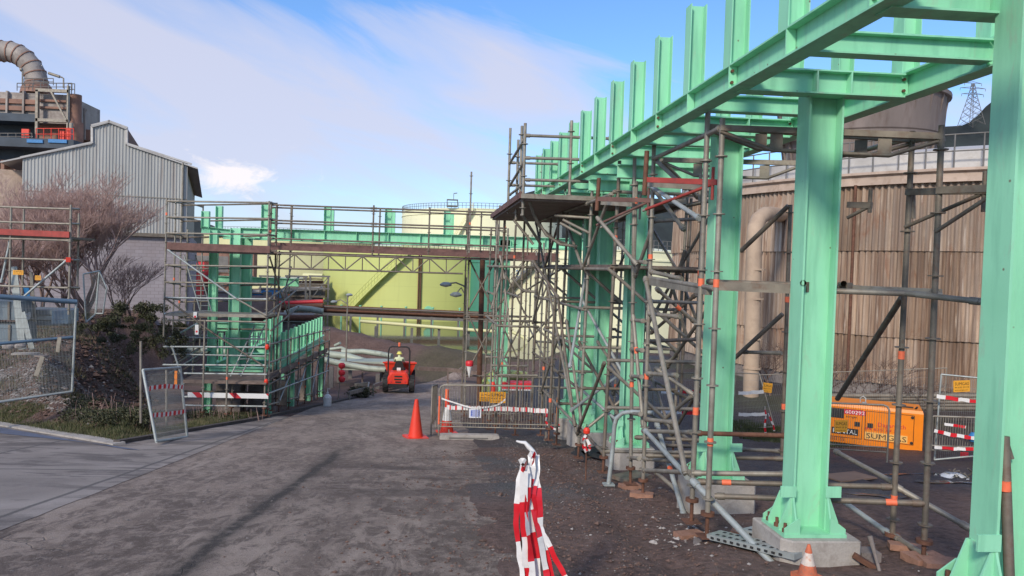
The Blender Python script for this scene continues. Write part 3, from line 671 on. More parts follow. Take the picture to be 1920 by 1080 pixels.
# ---------------------------------------------------------------- bridge rack to the left, one step lower
YB = 22.0
bz = P(700, 441, YB).z
br = thing('bridge_rack', 'green steel rack crossing high over the road from left to right', 'pipe rack', (-3, YB, -4))
xl0, xr0 = P(452, 432, YB).x, 5.2
for yy in (YB, YB+1.5):
    mb = MB(); mb.ibeam((xl0 if yy == YB else xl0-.9, yy, bz-.06), (xr0, yy, bz-.06), .30, .22, .016, .011); b_ = mb.build('longitudinal_beam', 'green', br)
    xx = xl0+.55
    while xx < xr0:
        mb = MB(); mb.box((xx, yy-.05, bz-.06), (.012, .09, .26)); mb.build('stiffener_plate', 'green', b_); xx += .93
    for px in (497, 614, 728, 838) if yy == YB else (411, 510, 620, 735, 845):
        x = P(px, 420, yy).x; mb = MB(); mb.ibeam((x, yy, bz+.09), (x, yy, bz+.80), .2, .18, .012, .009, (1, 0, 0)); mb.build('stub_post', 'green', br)
x = xl0
while x < xr0:
    mb = MB(); mb.ibeam((x, YB+.1, bz-.05), (x, YB+1.4, bz-.05), .18, .14, .012, .009); mb.build('cross_beam', 'green', br); x += 1.86
def col2(parent, px, pt, pb, Y, h=.29, w=.2):
    a, b_ = P(px, pb, Y), P(px, pt, Y); mb = MB(); mb.ibeam((b_.x, Y, a.z), (b_.x, Y, b_.z), h, w, .016, .011, (1, 0, 0)); c = mb.build('column', 'green', parent)
    mb = MB(); mb.box((b_.x, Y, a.z+.014), (.5, .4, .03)); mb.build('base_plate', 'green', c); return c
col2(br, 443, 428, 703, YB, .30); col2(br, 464, 434, 703, YB+.9, .30); col2(br, 402, 432, 700, YB-.2, .22, .2)
col2(br, 947, 450, 735, YB, .33, .2); col2(br, 938, 470, 715, YB+1.5, .2)
for (pa, pb) in (((378, 431), (436, 438)),):
    a, b_ = P(*pa, YB-.2), P(*pb, YB); mb = MB(); mb.ibeam(a, b_, .22, .16, .013, .01); mb.build('cross_beam', 'green', br)
a = P(386, 396, YB-.2); b_ = P(386, 428, YB-.2); mb = MB(); mb.ibeam((a.x, a.y, b_.z), a, .22, .16, .012, .009, (1, 0, 0)); mb.build('stub_post', 'green', br)
a, b_ = P(400, 524, YB+1.2), P(560, 530, YB+1.5); mb = MB(); mb.ibeam(a, b_, .24, .16, .013, .01); mb.build('cross_beam', 'green', br)
a, b_ = P(404, 612, YB+.5), P(500, 615, YB+.5); mb = MB(); mb.ibeam(a, b_, .26, .16, .013, .01); mb.build('cross_beam', 'green', br)
# ---------------------------------------------------------------- low rack on the left running away beside the road
lz = P(440, 695, 21.6).z
lr = thing('low_pipe_rack', 'low green rack with a row of short posts behind the left scaffold', 'pipe rack', (-6, 26, -4.4))
lx = (P(385, 695, 21.6).x, P(500, 695, 21.6).x)
for x in lx:
    mb = MB(); mb.ibeam((x, 21.6, lz-.02), (x, 33.5, lz-.19), .26, .2, .015, .011); mb.build('longitudinal_beam', 'green', lr)
    y = 22.4
    while y < 33.5:
        mb = MB(); z = lz+.11-(y-21.6)*.0140; mb.ibeam((x, y, z), (x, y, z+.84), .12, .13, .011, .009, (1, 0, 0)); mb.build('stub_post', 'green', lr); y += .80
y = 21.6; k = 0
while y < 33.5:
    z = lz-.02-(y-21.6)*.014; mb = MB(); mb.ibeam((lx[0]+.1, y, z), (lx[1]-.1, y, z), .24, .18, .013, .01); mb.build('cross_beam', 'green', lr)
    if k % 2 == 0:
        for x in lx:
            mb = MB(); mb.ibeam((x, y+.3, zg(x, y)-.1), (x, y+.3, z-.13), .2, .2, .012, .009, (1, 0, 0)); mb.build('leg', 'green', lr)
    y += 1.9; k += 1
for px in (500, 555, 620, 470):
    p = P(px, 760, 22.5+(px-500)*.05)
mb = MB()
for k, (x, y) in enumerate(((-5.6, 22.3), (-4.75, 22.6), (-4.7, 26.5), (-4.7, 30.5))):
    mb = MB(); z = zg(x, y); mb.box((x, y, z+.3), (.7, .7, 1.1)); tag(mb.build('foundation_block', 'concrete_dark'), ['squat concrete block under the left end of the striped kick board', 'squat concrete block at the road corner of the left scaffold', 'squat concrete block beneath the middle of the receding walkway', 'squat concrete block beneath the far half of the receding walkway'][k], 'concrete block', 'foundation blocks under the low rack')
# ================================================================ scaffolding
rs = random.Random(21); TR = .0242
def V3(p): return p if isinstance(p, Vector) else P(*p)
def std(T, top, bot, Y, mat='galv', jack=False, block=None, bands=None, r=TR, Y2=None, ring=.5):
    """upright with rosettes"""
    b_ = P(bot[0], bot[1], Y); t_ = P(top[0], top[1], Y2 or Y)
    return std3(T, t_, b_, mat, jack, block, bands, r, ring)
def std3(T, t_, b_, mat='galv', jack=False, block=None, bands=None, r=TR, ring=.5):
    mb = MB(); d = (t_-b_); Ln = d.length; d.normalize(); j0 = .22 if jack else 0
    mb.tube(b_+d*j0, t_, r, 10); z = j0+.12
    while z < Ln-.05 and ring:
        q = b_+d*z; mb.tube(q-d*.005, q+d*.005, r*2.3, 8); z += ring
    o = mb.build('standard', mat, T)
    if jack:
        mb = MB(); mb.tube(b_, b_+d*j0*1.3, r*.75, 8); mb.tube(b_+d*(j0-.03), b_+d*j0, r*2.6, 8); mb.box(b_+Vector((0, 0, .004)), (.15, .15, .008)); mb.build('base_jack', 'rust', T)
    for zf in (bands if bands is not None else ([rs.uniform(.15, .9)] if rs.random() < .35 and Ln > 1 else [])):
        mb = MB(); q = b_+d*Ln*zf; mb.tube(q, q+d*.07, r*1.12, 10); mb.build('marking_band', 'orange_tape', o)
    return o
def ldg(T, a, b_, mat='galv', name='ledger', r=TR, heads=True, band=None):
    a, b_ = V3(a), V3(b_); mb = MB(); mb.tube(a, b_, r, 10); d = (b_-a).normalized()
    if heads:
        for q, s in ((a, 1), (b_, -1)): mb.tube(q+d*s*.02, q+d*s*.085, r*1.35, 6)
    o = mb.build(name, mat, T)
    if band:
        mb = MB(); q = a+(b_-a)*band; mb.tube(q, q+d*.08, r*1.12, 10); mb.build('marking_band', 'orange_tape', o)
    return o
def pth(T, pts, mat='galv', name='rail', r=TR): mb = MB(); mb.path([V3(p) for p in pts], r, 8); return mb.build(name, mat, T)
def board(T, a, b_, w, h, mat='deck', name='toe_board'):
    mb = MB(); mb.bar(V3(a), V3(b_), w, h); return mb.build(name, mat, T)
def bracket(T, a, b_, drop, mat='galv'):       # console bracket: bar, upright and diagonal
    a, b_ = V3(a), V3(b_); mb = MB(); mb.bar(a, b_, .04, .055); e = b_-(b_-a)*.06
    mb.tube(e+Vector((0, 0, .15)), e-Vector((0, 0, drop*.55)), .017, 8); mb.tube(b_, a-Vector((0, 0, drop)), .017, 8); return mb.build('console_bracket', mat, T)
def coupler(T, p, mat='galv_dark', s=.05):
    mb = MB(); mb.box(V3(p), (s, s*1.3, s*1.2), .4); mb.tube(V3(p)-Vector((s, 0, 0)), V3(p)+Vector((s, 0, 0)), .012, 6); return mb.build('coupler', mat, T)
# ---- A: near bay round the second column
A = thing('scaffold_tower', 'nearest grey tube scaffold bay, wrapped round the second green column', 'scaffold', (3, 6.2, -2.3))
std(A, (1355, 222), (1325, 1006), 6.3, 'galv', True, bands=[.22, .60])
std(A, (1328, 198), (1296, 978), 6.65, 'galv', True, bands=[.26, .57])
std(A, (1766, 235), (1731, 1062), 5.62, 'galv_dark', True, bands=[]); std(A, (1711, 246), (1671, 1046), 6.1, 'galv_dark', True, bands=[.13, .47])
def lattice(T, a, b_, drop, mat='galv'):       # bridging ledger with bent lower chord
    a, b_ = V3(a), V3(b_); d = b_-a; mb = MB()
    mb.bar(a, b_, .05, .05); m1, m2 = a+d*.25-Vector((0, 0, drop)), a+d*.78-Vector((0, 0, drop)); mb.path([a-Vector((0, 0, .03)), m1, m2, b_-Vector((0, 0, .03))], .017, 8)
    for f in (.27, .52, .76):
        q = a+d*f; mb.bar(q-Vector((0, 0, .03)), q-Vector((0, 0, drop)), .012, .10, d); mb.bar(q+d*.02-Vector((0, 0, .03)), q+d*.02-Vector((0, 0, drop)), .01, .03, d)
    return mb.build('lattice_ledger', mat, T)
lattice(A, (1352, 240, 6.28), (1766, 256, 5.62), .17, 'galv_dark')
lattice(A, (1330, 238, 6.7), (1712, 262, 6.1), .17, 'galv_dark')
lattice(A, (1245, 300, 8.5), (1500, 306, 7.6), .17)
ldg(A, (1352, 240, 6.3), (1225, 298, 8.6)); ldg(A, (1766, 258, 5.62), (1712, 262, 6.1)); ldg(A, (1711, 258, 6.1), (1545, 301, 8.2))
ldg(A, (1217, 521, 8.6), (1342, 541, 6.3)); board(A, (1217, 527, 8.6), (1330, 544, 6.5), .05, .09, 'galv')
board(A, (1342, 536, 6.32), (1500, 543, 6.0), .06, .075, 'galv_dark', 'lattice_ledger'); ldg(A, (1325, 528, 6.8), (1500, 534, 6.3), 'galv_dark')
ldg(A, (1496, 543, 6.0), (1766, 553, 5.62)); ldg(A, (1580, 537, 6.2), (1842, 566, 5.2)); board(A, (1590, 541, 6.1), (1766, 549, 5.64), .05, .06, 'galv')
for (x, y, Y) in ((1514, 535, 5.9), (1588, 536, 6.05)):
    p = P(x, y, Y); mb = MB(); mb.tube(p+Vector((-.10, -.12, .02)), p+Vector((.10, .3, -.02)), .024, 12, cap=False); mb.tube(p+Vector((-.10, -.12, .02)), p+Vector((.10, .3, -.02)), .019, 12, cap=False); mb.build('ledger', 'galv_dark', A); coupler(A, (x-4, y+3, Y+.02), s=.07)
ldg(A, (1340, 930, 6.3), (1733, 944, 5.62), 'galv_dark', band=.83); ldg(A, (1305, 903, 6.65), (1672, 913, 6.1), 'galv_dark', band=.14)
ldg(A, (1207, 882, 8.2), (1297, 886, 6.65)); ldg(A, (1297, 887, 6.65), (1482, 889, 6.4)); ldg(A, (1300, 812, 7.4), (1482, 817, 7.2), 'rust'); ldg(A, (1205, 808, 8.7), (1300, 811, 7.4))
ldg(A, (1212, 854, 8.2), (1470, 860, 7.6), 'galv_dark')
ldg(A, (1691, 558, 6.2), (1570, 748, 7.9), 'galv_dark', 'brace', heads=False, r=.027); ldg(A, (1566, 846, 7.6), (1676, 905, 6.4), 'galv', 'brace'); ldg(A, (1672, 908, 6.15), (1822, 993, 5.75), 'galv', 'brace')
ldg(A, (1560, 925, 7.0), (1670, 1003, 6.1), 'galv_light', 'brace'); ldg(A, (1676, 1005, 6.1), (1735, 1042, 5.62), 'galv', 'brace')
ldg(A, (1297, 900, 6.6), (1475, 1084, 5.6), 'galv_light', 'brace', r=.029); ldg(A, (1210, 520, 8.6), (1286, 890, 6.7), 'galv', 'brace', r=.027)
ldg(A, (1209, 806, 8.6), (1290, 895, 6.7), 'galv_light', 'brace', r=.027)
for a, b_, dr, m_ in (((1700, 360, 6.1), (1856, 357, 5.4), .3, 'galv_dark'), ((1590, 384, 6.6), (1634, 385, 6.4), .12, 'galv_dark'), ((1757, 357, 5.62), (1880, 352, 5.2), .33, 'galv_dark')): bracket(A, a, b_, dr, m_)
ldg(A, (1711, 360, 6.1), (1711, 410, 6.1), 'galv_dark', 'coupler_tube', heads=False)
# tall brace to the right of the third column
B = thing('scaffold_tower', 'grey tube scaffold with a red console bracket, round the third green column', 'scaffold', (3, 8.7, -2.7))
std(B, (1227, 256), (1205, 932), 8.6, 'galv', True, bands=[.33, .66]); std(B, (1190, 296), (1182, 907), 9.3, 'galv', True, bands=[.3])
std(B, (1482, 384), (1466, 862), 9.0, 'galv_dark', bands=[.62, .2]); std(B, (1296, 372), (1275, 772), 11.4, 'galv_dark', bands=[]); std(B, (1320, 330), (1306, 640), 9.8, 'galv_dark', bands=[.4])
ldg(B, (1478, 386, 9.0), (1389, 471, 9.6), 'galv_dark', 'brace', r=.03, heads=False); ldg(B, (1467, 589, 9.0), (1378, 671, 9.6), 'galv_dark', 'brace', r=.028, heads=False)
bracket(B, (1213, 337, 7.9), (1345, 342, 7.2), .32, 'red_steel'); bracket(B, (1207, 345, 8.2), (1320, 352, 7.6), .3, 'galv')
mb = MB(); mb.tube(P(1213, 283, 7.9), P(1208, 366, 7.9), .026, 10); mb.build('standard', 'rust', B)
bracket(B, (1120, 373, 9.5), (1222, 376, 9.0), .34, 'deck_red'); bracket(B, (1128, 380, 10), (1205, 385, 9.5), .34, 'galv')
mb = MB(); mb.tube(P(1123, 334, 9.5), P(1119, 395, 9.5), .026, 10); mb.build('standard', 'rust', B)
ldg(B, (1216, 346, 8.5), (1312, 410, 6.9), 'galv_light', 'brace'); ldg(B, (1119, 407, 9.4), (1195, 497, 8.8), 'galv', 'brace')
for (y0, y1) in ((297, 352), (352, 430), (509, 521), (588, 592), (700, 702), (786, 790), (860, 862)):
    ldg(B, (1227-(y0-256)*.033, y0, 8.6), (1292-(y1-256)*.05, y1+2, 8.0), 'galv')
for y in (490, 600, 655, 705, 775, 858): ldg(B, (1188-(y-300)*.012, y, 9.3), (1216-(y-300)*.03, y+2, 8.6), 'galv')
ldg(B, (1193, 340, 9.3), (1186, 590, 9.3), 'galv', 'standard', heads=False, band=.12); ldg(B, (1187, 590, 9.1), (1206, 800, 8.7), 'galv', 'brace', band=.3)
ldg(B, (1231, 793, 8.8), (1284, 972, 7.6), 'galv_light', 'brace', r=.027, band=.5); ldg(B, (1225, 881, 8.8), (1272, 922, 8.3), 'galv', 'brace')
ldg(B, (1340, 560, 9), (1250, 690, 10.5), 'galv_dark', 'brace'); ldg(B, (1305, 552, 9.4), (1220, 625, 10.6), 'galv_dark', 'brace'); ldg(B, (1300, 740, 8.6), (1230, 800, 9.4), 'galv', 'brace')
ldg(B, (1230, 540, 9), (1304, 605, 9.3), 'galv', 'brace', band=.5); ldg(B, (1228, 690, 9), (1300, 740, 8.6), 'galv', 'brace')
for (x0, y0, Y0_, x1, y1, Y1_) in ((1216, 565, 8.6, 1318, 568, 9.8), (1212, 640, 8.7, 1308, 636, 9.8), (1190, 820, 9.2, 1330, 826, 8.8), (1222, 415, 8.7, 1318, 410, 9.8), (1240, 835, 9.4, 1325, 838, 9.0), (1250, 500, 10.5, 1290, 640, 10.8), (1285, 470, 10.5, 1245, 590, 10.9), (1222, 430, 8.6, 1190, 520, 9.3), (1240, 300, 9, 1310, 372, 9.6), (1392, 660, 9.6, 1466, 662, 9.0), (1386, 842, 9.4, 1466, 846, 9.0)):
    ldg(B, (x0, y0, Y0_), (x1, y1, Y1_), rs.choice(['galv', 'galv_dark']), 'ledger')
# galvanised hoop standing in front
mb = MB(); H = [P(*q) for q in ((1141, 908, 9.3), (1148, 850, 9.3), (1152, 800, 9.3), (1156, 784, 9.25), (1168, 774, 9.2), (1185, 772, 9.1), (1225, 774, 8.9))]
mb.path(H, .028, 10); mb.box(H[0]+Vector((0, 0, .0)), (.14, .12, .02)); tag(mb.build('hoop_guard', 'galv_light'), 'bent grey tube hoop standing on the dirt left of the third green column', 'handrail')
# ---- C: systematic bays round the far columns
Ct = thing('scaffold_tower', 'dense cluster of grey scaffold bays with a raised deck round the far green columns', 'scaffold', (3, 12.5, -3.2))
xs_ = (2.52, 4.05); ys_ = (9.9, 11.5, 13.4, 15.2, 16.6); lv = (1.04, .02, -.62, -1.25, -1.9, -2.5)
for x in xs_:
    for i, y in enumerate(ys_):
        std3(Ct, Vector((x+.08, y, rs.uniform(1.25, 1.9) if x < 3 else 1.2)), Vector((x, y, min(zg(x, y)+.1, -2.6))), rs.choice(['galv', 'galv', 'galv_dark', 'galv_dark']), True)
        for z in lv:
            if z < zg(x, y)+.3: continue
            if i+1 < len(ys_) and (z > -.5 or rs.random() < .7): ldg(Ct, Vector((x, y, z)), Vector((x, ys_[i+1], z)), rs.choice(['galv', 'galv_dark']))
            if x == xs_[0] and (z > -.1 or rs.random() < .65): ldg(Ct, Vector((x, y, z+.03)), Vector((xs_[1], y, z+.03)), rs.choice(['galv', 'galv_dark']))
for i in range(4):
    for x in xs_:
        for k, (z0, z1) in enumerate(((-2.6, -1.25), (-1.25, .02), (.02, 1.04))):
            if rs.random() < .8:
                a, b_ = (z0, z1) if (i+k) % 2 else (z1, z0); ldg(Ct, Vector((x-.03, ys_[i], a)), Vector((x-.03, ys_[i+1], b_)), rs.choice(['galv', 'galv_dark', 'galv']), 'brace')
for y in ys_:
    for (z0, z1) in ((-2.6, -1.3), (-1.25, .0)):
        if rs.random() < .75: a, b_ = (z0, z1) if rs.random() < .5 else (z1, z0); ldg(Ct, Vector((xs_[0], y-.03, a)), Vector((xs_[1], y-.03, b_)), 'galv', 'brace')
for x in (1.62, 2.05):              # outer row under the overhang
    for y in (15.7, 17.2, 18.8):
        std3(Ct, Vector((x+.06, y, 1.0)), Vector((x, y, min(zg(x, y)+.05, -2.8))), rs.choice(['galv', 'galv_dark']), True)
        for z in (.02, -1.25, -2.3):
            if rs.random() < .8: ldg(Ct, Vector((x, y, z)), Vector((2.5, y, z)))
    for z in (.02, -.62, -1.25, -2.3):
        for a, b_ in ((15.7, 17.2), (17.2, 18.8)):
            if rs.random() < .7: ldg(Ct, Vector((x, a, z)), Vector((x, b_, z)))
for k in range(4): ldg(Ct, Vector((1.62+.4*(k % 2), 15.7+.9*k, -2.4+k*.7)), Vector((1.9, 16.5+.7*k, -.9+k*.4)), 'galv', 'brace')
for (x0, y0, x1, y1) in ((1046, 560, 1078, 800), (1062, 600, 1090, 790), (1100, 505, 1068, 690), (1085, 640, 1160, 780), (1000, 490, 1048, 560), (1090, 560, 1168, 700), (1078, 720, 1170, 800), (1165, 700, 1070, 770), (1120, 640, 1185, 735)):
    ldg(Ct, (x0, y0, 12.5), (x1, y1, 11.2), rs.choice(['galv', 'galv_dark', 'galv_light']), 'brace')
def deck(T, x0, x1, y0, y1, z, along='x', mat='deck', th=.05, w=.32, z1=None):
    z1 = z if z1 is None else z1
    if along == 'x':
        n = max(1, int((y1-y0)/w)); s = (y1-y0)/n
        for i in range(n): mb = MB(); y = y0+s*(i+.5); zz = z+(z1-z)*(y-y0)/(y1-y0); mb.box(((x0+x1)/2, y, zz), (x1-x0, s-.012, th)); mb.build('deck_board', mat, T)
    else:
        n = max(1, int((x1-x0)/w)); s = (x1-x0)/n
        for i in range(n): mb = MB(); x = x0+s*(i+.5); mb.bar((x, y0, z), (x, y1, z1), s-.012, th); mb.build('deck_board', mat, T)
deck(Ct, 1.5, 4.1, 11.5, 16.6, 1.08, 'x', 'deck'); deck(Ct, 2.55, 4.0, 9.9, 15.2, .06, 'y', 'deck')
for a, b_ in ((11.45, 16.6),): mb = MB(); mb.bar((1.47, a, 1.14), (1.47, b_, 1.14), .03, .10); mb.build('toe_board', 'deck_red', Ct)
mb = MB(); mb.bar((1.47, 11.45, 1.12), (4.1, 11.45, 1.12), .03, .07); mb.build('toe_board', 'galv', Ct)
# guard rails on the raised deck
for (px, pt, pb, Y) in ((985, 231, 404, 11.6), (957, 240, 400, 14.0), (972, 262, 412, 13.2), (1018, 288, 378, 15.5), (1072, 226, 380, 11.6), (1063, 255, 380, 13.5), (979, 236, 380, 12.2)):
    std(Ct, (px, pt), (px-(pb-pt)*.03, pb), Y, 'galv', bands=[])
for y0, y1 in ((254, 258), (296, 299), (337, 340)):
    ldg(Ct, (984, y0, 11.6), (1150, y1+2, 11.6), 'galv', 'guard_rail')
    ldg(Ct, (983, y0+8, 11.6), (956, y0+52 if y0 < 300 else y0+28, 14.0), 'galv', 'guard_rail')
    ldg(Ct, (957, y0+51, 14), (1052, y0+54, 14), 'galv', 'guard_rail')
for q in (((978, 402, 11.6), (1014, 458, 12.2)), ((963, 412, 13.2), (1000, 458, 13.2)), ((993, 378, 11.7), (1000, 400, 11.8), (1012, 425, 12), (1040, 450, 12.2), (1062, 457, 12.3)), ((1012, 420, 12), (1024, 440, 12), (1050, 458, 12), (1082, 462, 12)), ((960, 520, 13), (975, 540, 13), (985, 546, 13), (1002, 547, 13))):
    pth(Ct, q, 'galv', 'brace')
for a, b_ in (((1040, 404, 11.8), (1110, 409, 11.6)), ((1055, 412, 11.6), (1105, 437, 11.5)), ((1050, 418, 11.6), (1090, 440, 11.5))): ldg(Ct, a, b_, 'galv', 'console_bracket', heads=False)
for x in (2.3,): std3(Ct, Vector((x+.05, 12.3+x*.3, .9)), Vector((x, 12.3+x*.3, -3.05)), rs.choice(['galv', 'galv_dark']), True)
# ---- D: tower at the right end of the bridge
D = thing('scaffold_tower', 'slim cross-braced scaffold tower carrying the right end of the bridge walkway', 'scaffold', (2, 21.5, -4.3))
zb_ = zg(1.5, 21.5)
def st_to_ground(T, px, pt, Y, mat='galv_dark', zb=None, **kw):
    t_ = P(px, pt, Y); x = t_.x-.03*(t_.z+4)*.0
    z = zg(t_.x, Y)+.08 if zb is None else zb
    return std3(T, t_, Vector((t_.x, Y, z)), mat, True, **kw)
for px, pt, Y in ((884, 322, 21), (876, 400, 22.4), (937, 385, 21), (931, 392, 22.4), (990, 440, 21), (998, 440, 22.4), (1006, 470, 19.8), (1020, 455, 19), (1034, 440, 18.2), (1047, 440, 19.4)):
    st_to_ground(D, px, pt, Y, rs.choice(['galv_dark', 'galv', 'galv']))
for a, b_ in ((878, 933), (933, 988)):
    for y0, y1 in ((482, 588), (590, 702)):
        ldg(D, (a, y0, 21), (b_-4, y1, 21), 'galv_dark', 'brace'); ldg(D, (b_, y0, 21.05), (a-4, y1, 21.05), 'galv_dark', 'brace')
for y in (480, 590, 598, 704): ldg(D, (877-(y-480)*.02, y, 21), (1000-(y-480)*.02, y+4, 21), 'galv_dark'); ldg(D, (870, y, 22.4), (994, y+4, 22.4), 'galv_dark')
for y in (520, 560, 640, 670): ldg(D, (1003, y, 19.8), (1045, y+3, 18.6), 'galv')
for a, b_ in (((1000, 500, 19.8), (1040, 560, 18.5)), ((1045, 580, 18.5), (990, 640, 20)), ((985, 600, 20.5), (1030, 690, 19)), ((1040, 500, 19), (1000, 600, 19.8)), ((960, 560, 20.8), (1060, 500, 17))): ldg(D, a, b_, 'galv', 'brace')
mb = MB(); q = P(899, 706, 23.5); mb.tube(Vector((q.x, 23.5, -4.5)), P(905, 480, 23.5), .085, 10); tag(mb.build('rusty_post', 'rust'), 'thick rusty brown pipe standing inside the slim bridge tower', 'post')
# ---- E: bridge walkway
E_ = thing('bridge_walkway', 'scaffold walkway with lattice girder and handrails hanging above the road', 'walkway', (-2, 21, 0))
for Y, dy in ((20.4, 0), (21.7, -6)):
    for (a, b_) in (((505, 464+dy, Y), (700, 471+dy, Y)), ((700, 471+dy, Y), (950, 481+dy, Y)), ((950, 481+dy, Y), (1045, 485+dy, Y-1.5))): board(E_, a, b_, .03, .12, 'deck_red')
xa, xb_ = P(505, 470, 20.4).x, P(950, 482, 20.4).x; zA = P(700, 479, 20.4).z
deck(E_, xa, xb_+1.5, 20.45, 21.6, zA, 'x')
for Y in (20.4, 21.5):
    mb = MB(); a, b_ = P(520, 476, Y), P(868, 486, Y); a2, b2 = P(519, 503, Y), P(868, 513, Y)
    a.z = b_.z = (a.z+b_.z)/2; a2.z = b2.z = (a2.z+b2.z)/2
    mb.tube(a, b_, .024, 8); mb.tube(a2, b2, .024, 8); n = 11; d, d2 = (b_-a)/n, (b2-a2)/n
    for i in range(n):
        mb.tube(a+d*i, a2+d2*i, .016, 6)
        if i % 2: mb.tube(a+d*i, a2+d2*(i+1), .02, 6)
        else: mb.tube(a2+d2*i, a+d*(i+1), .02, 6)
    mb.build('lattice_girder', 'galv_dark', E_)
for Y, dy in ((20.4, 0), (21.7, 5)):
    for y0 in (384, 413, 447):
        if y0 == 447 and dy: continue
        for xa_, xb2 in ((508, 701), (701, 880), (880, 950)): ldg(E_, (xa_, y0+dy*1+(xa_-508)*.034, Y), (xb2, y0+dy+(xb2-508)*.034, Y), 'galv_dark', 'guard_rail')
    for px in (509, 701, 806, 879, 948) if not dy else (520, 548, 713, 903, 933): mb = MB(); a = P(px-3, 478, Y); b_ = P(px, 378+dy+(px-508)*.035, Y); std3(E_, b_, a, 'galv_dark', ring=.5)
# ---- F: big left scaffold
Fs = thing('scaffold_tower', 'broad left scaffold with brown toe boards, in front of the twin green columns', 'scaffold', (-6, 20.5, -4))
def lz_(px, py, Y=20.0): return P(px, py, Y)
for px, pt, pb, Y in ((313, 371, 640, 20.0), (330, 371, 640, 21.5), (341, 377, 640, 23), (381, 383, 660, 23.5), (505, 377, 779, 20.0), (519, 380, 770, 21.5), (524, 470, 760, 22.5), (546, 386, 700, 24), (384, 600, 787, 19.6), (427, 655, 790, 19.6), (352, 430, 640, 22.3), (365, 560, 700, 22.8)):
    k = (pb-pt)*.024; std(Fs, (px, pt), (px-k, pb), Y, 'galv' if px not in (519, 524) else 'galv_dark', pb > 755)
for y in (377, 407, 437, 497, 529, 558, 588, 650, 684, 744):
    xa_ = 313-(y-371)*.024; ldg(Fs, (xa_ if y < 700 else 345, y, 20), (505-(y-377)*.024, y+(3 if y < 600 else 1), 20), 'galv' if y % 2 else 'galv_light')
    if y < 600: ldg(Fs, (341-(y-377)*.02, y+8, 23), (519, y+5, 21.5), 'galv_dark')
    if y < 640: ldg(Fs, (xa_, y, 20), (341-(y-377)*.02, y+(4), 23), 'galv_dark'); ldg(Fs, (505-(y-377)*.024, y+3, 20), (519-(y-377)*.024, y+5, 21.5), 'galv_dark')
ldg(Fs, (341, 378, 23), (381, 388, 23.5)); ldg(Fs, (341, 406, 23), (377, 415, 23.5)); 
board(Fs, (313, 461, 19.95), (506, 468, 19.95), .03, .19, 'deck_red'); board(Fs, (330, 468, 21.6), (519, 470, 21.6), .03, .15, 'deck')
xa = P(313, 470, 20).x; zz = P(410, 471, 20).z; deck(Fs, xa, P(506, 470, 20).x, 20, 21.6, zz-.02, 'x')
board(Fs, (311, 589, 19.95), (503, 593, 19.95), .03, .08, 'galv'); zz = P(410, 591, 20).z; deck(Fs, xa, P(503, 590, 20).x, 20.05, 21.0, zz, 'x', 'galv')
for a, b_ in (((314, 468, 19.9), (443, 560, 19.9)), ((443, 560, 19.9), (500, 592, 19.9)), ((309, 558, 19.9), (400, 625, 19.9)), ((400, 625, 19.9), (500, 690, 20)), ((505, 480, 20), (540, 590, 23)), ((546, 500, 23), (520, 600, 22)), ((310, 640, 20), (372, 605, 22)), ((312, 668, 20), (380, 630, 22)), ((335, 700, 20), (400, 655, 22)), ((318, 690, 20), (372, 655, 22)), ((500, 590, 20), (555, 545, 24))): ldg(Fs, a, b_, rs.choice(['galv', 'galv_light', 'galv_dark']), 'brace')
zz = P(420, 715, 20).z; xa = P(343, 715, 20).x; xb_ = P(501, 715, 20).x; deck(Fs, xa, xb_, 19.95, 22.2, zz, 'x')
mb = MB(); mb.bar((xa, 19.9, zz-.02), (xb_, 19.9, zz-.02), .02, .05); mb.build('toe_board', 'deck', Fs)
for (x0, y0, Ya, x1, y1, Yb) in ((312, 600, 20, 500, 604, 20), (312, 615, 22, 505, 618, 22), (318, 632, 21, 500, 636, 21), (318, 664, 20.5, 500, 668, 20.5), (345, 700, 20, 500, 702, 20), (345, 760, 19.9, 500, 762, 20), (345, 733, 21.5, 500, 736, 21.5), (330, 725, 21, 380, 700, 21), (322, 648, 20, 345, 720, 20), (318, 700, 22, 390, 655, 23), (325, 680, 22, 395, 640, 23), (505, 560, 20, 560, 520, 24), (508, 620, 20, 560, 575, 24)):
    ldg(Fs, (x0, y0, Ya), (x1, y1, Yb), rs.choice(['galv', 'galv_dark', 'galv_light']))
for px, py in ((369, 618), (366, 590)):
    p = P(px, py, 19.9); mb = MB(); mb.box(p, (.09, .02, .26 if py == 618 else .14)); mb.build('inspection_tag', 'white', Fs); mb = MB(); mb.box(p+Vector((0, -.013, -.05)), (.05, .006, .05)); mb.build('tag_mark', 'red_tape', Fs)
for k in range(30):
    pass
ST = simple('striped_kick_board', (.5, .5, .5)); MT['striped'] = ST; t = ST.node_tree; b = t.nodes['Principled BSDF']
co = coords(t, (1, 1, 1), 'World'); sp = t.nodes.new('ShaderNodeSeparateXYZ'); t.links.new(co, sp.inputs[0])
w_ = mth(t, 'FRACT', mth(t, 'MULTIPLY', mth(t, 'ADD', sp.outputs[0], mth(t, 'MULTIPLY', sp.outputs[2], 1.0)), 1.05))
t.links.new(ramp(t, w_, [(.0, (.50, .02, .03)), (.20, (.68, .67, .65))], 'CONSTANT'), b.inputs['Base Color'])
board(Fs, (352, 740, 19.85), (503, 743, 19.85), .02, .13, 'striped', 'warning_board')
for y, m_ in ((650, 'cone'), (715, 'cone')): mb = MB(); p = P(501-(y-650)*.03, y, 19.95); mb.lathe((p.x, p.y, p.z-.06), [(.001, -.03), (.04, -.01), (.055, .03), (.055, .08), (.03, .12), (.001, .13)], 12); mb.build('safety_cap', m_, Fs)
lad = thing('ladder', 'steel ladder leaning inside the broad left scaffold', 'ladder', P(375, 590, 21.5)); mb = MB(); a, b_ = P(345, 478, 21.3), P(378, 592, 21.3); w2 = Vector((.28, .1, 0))
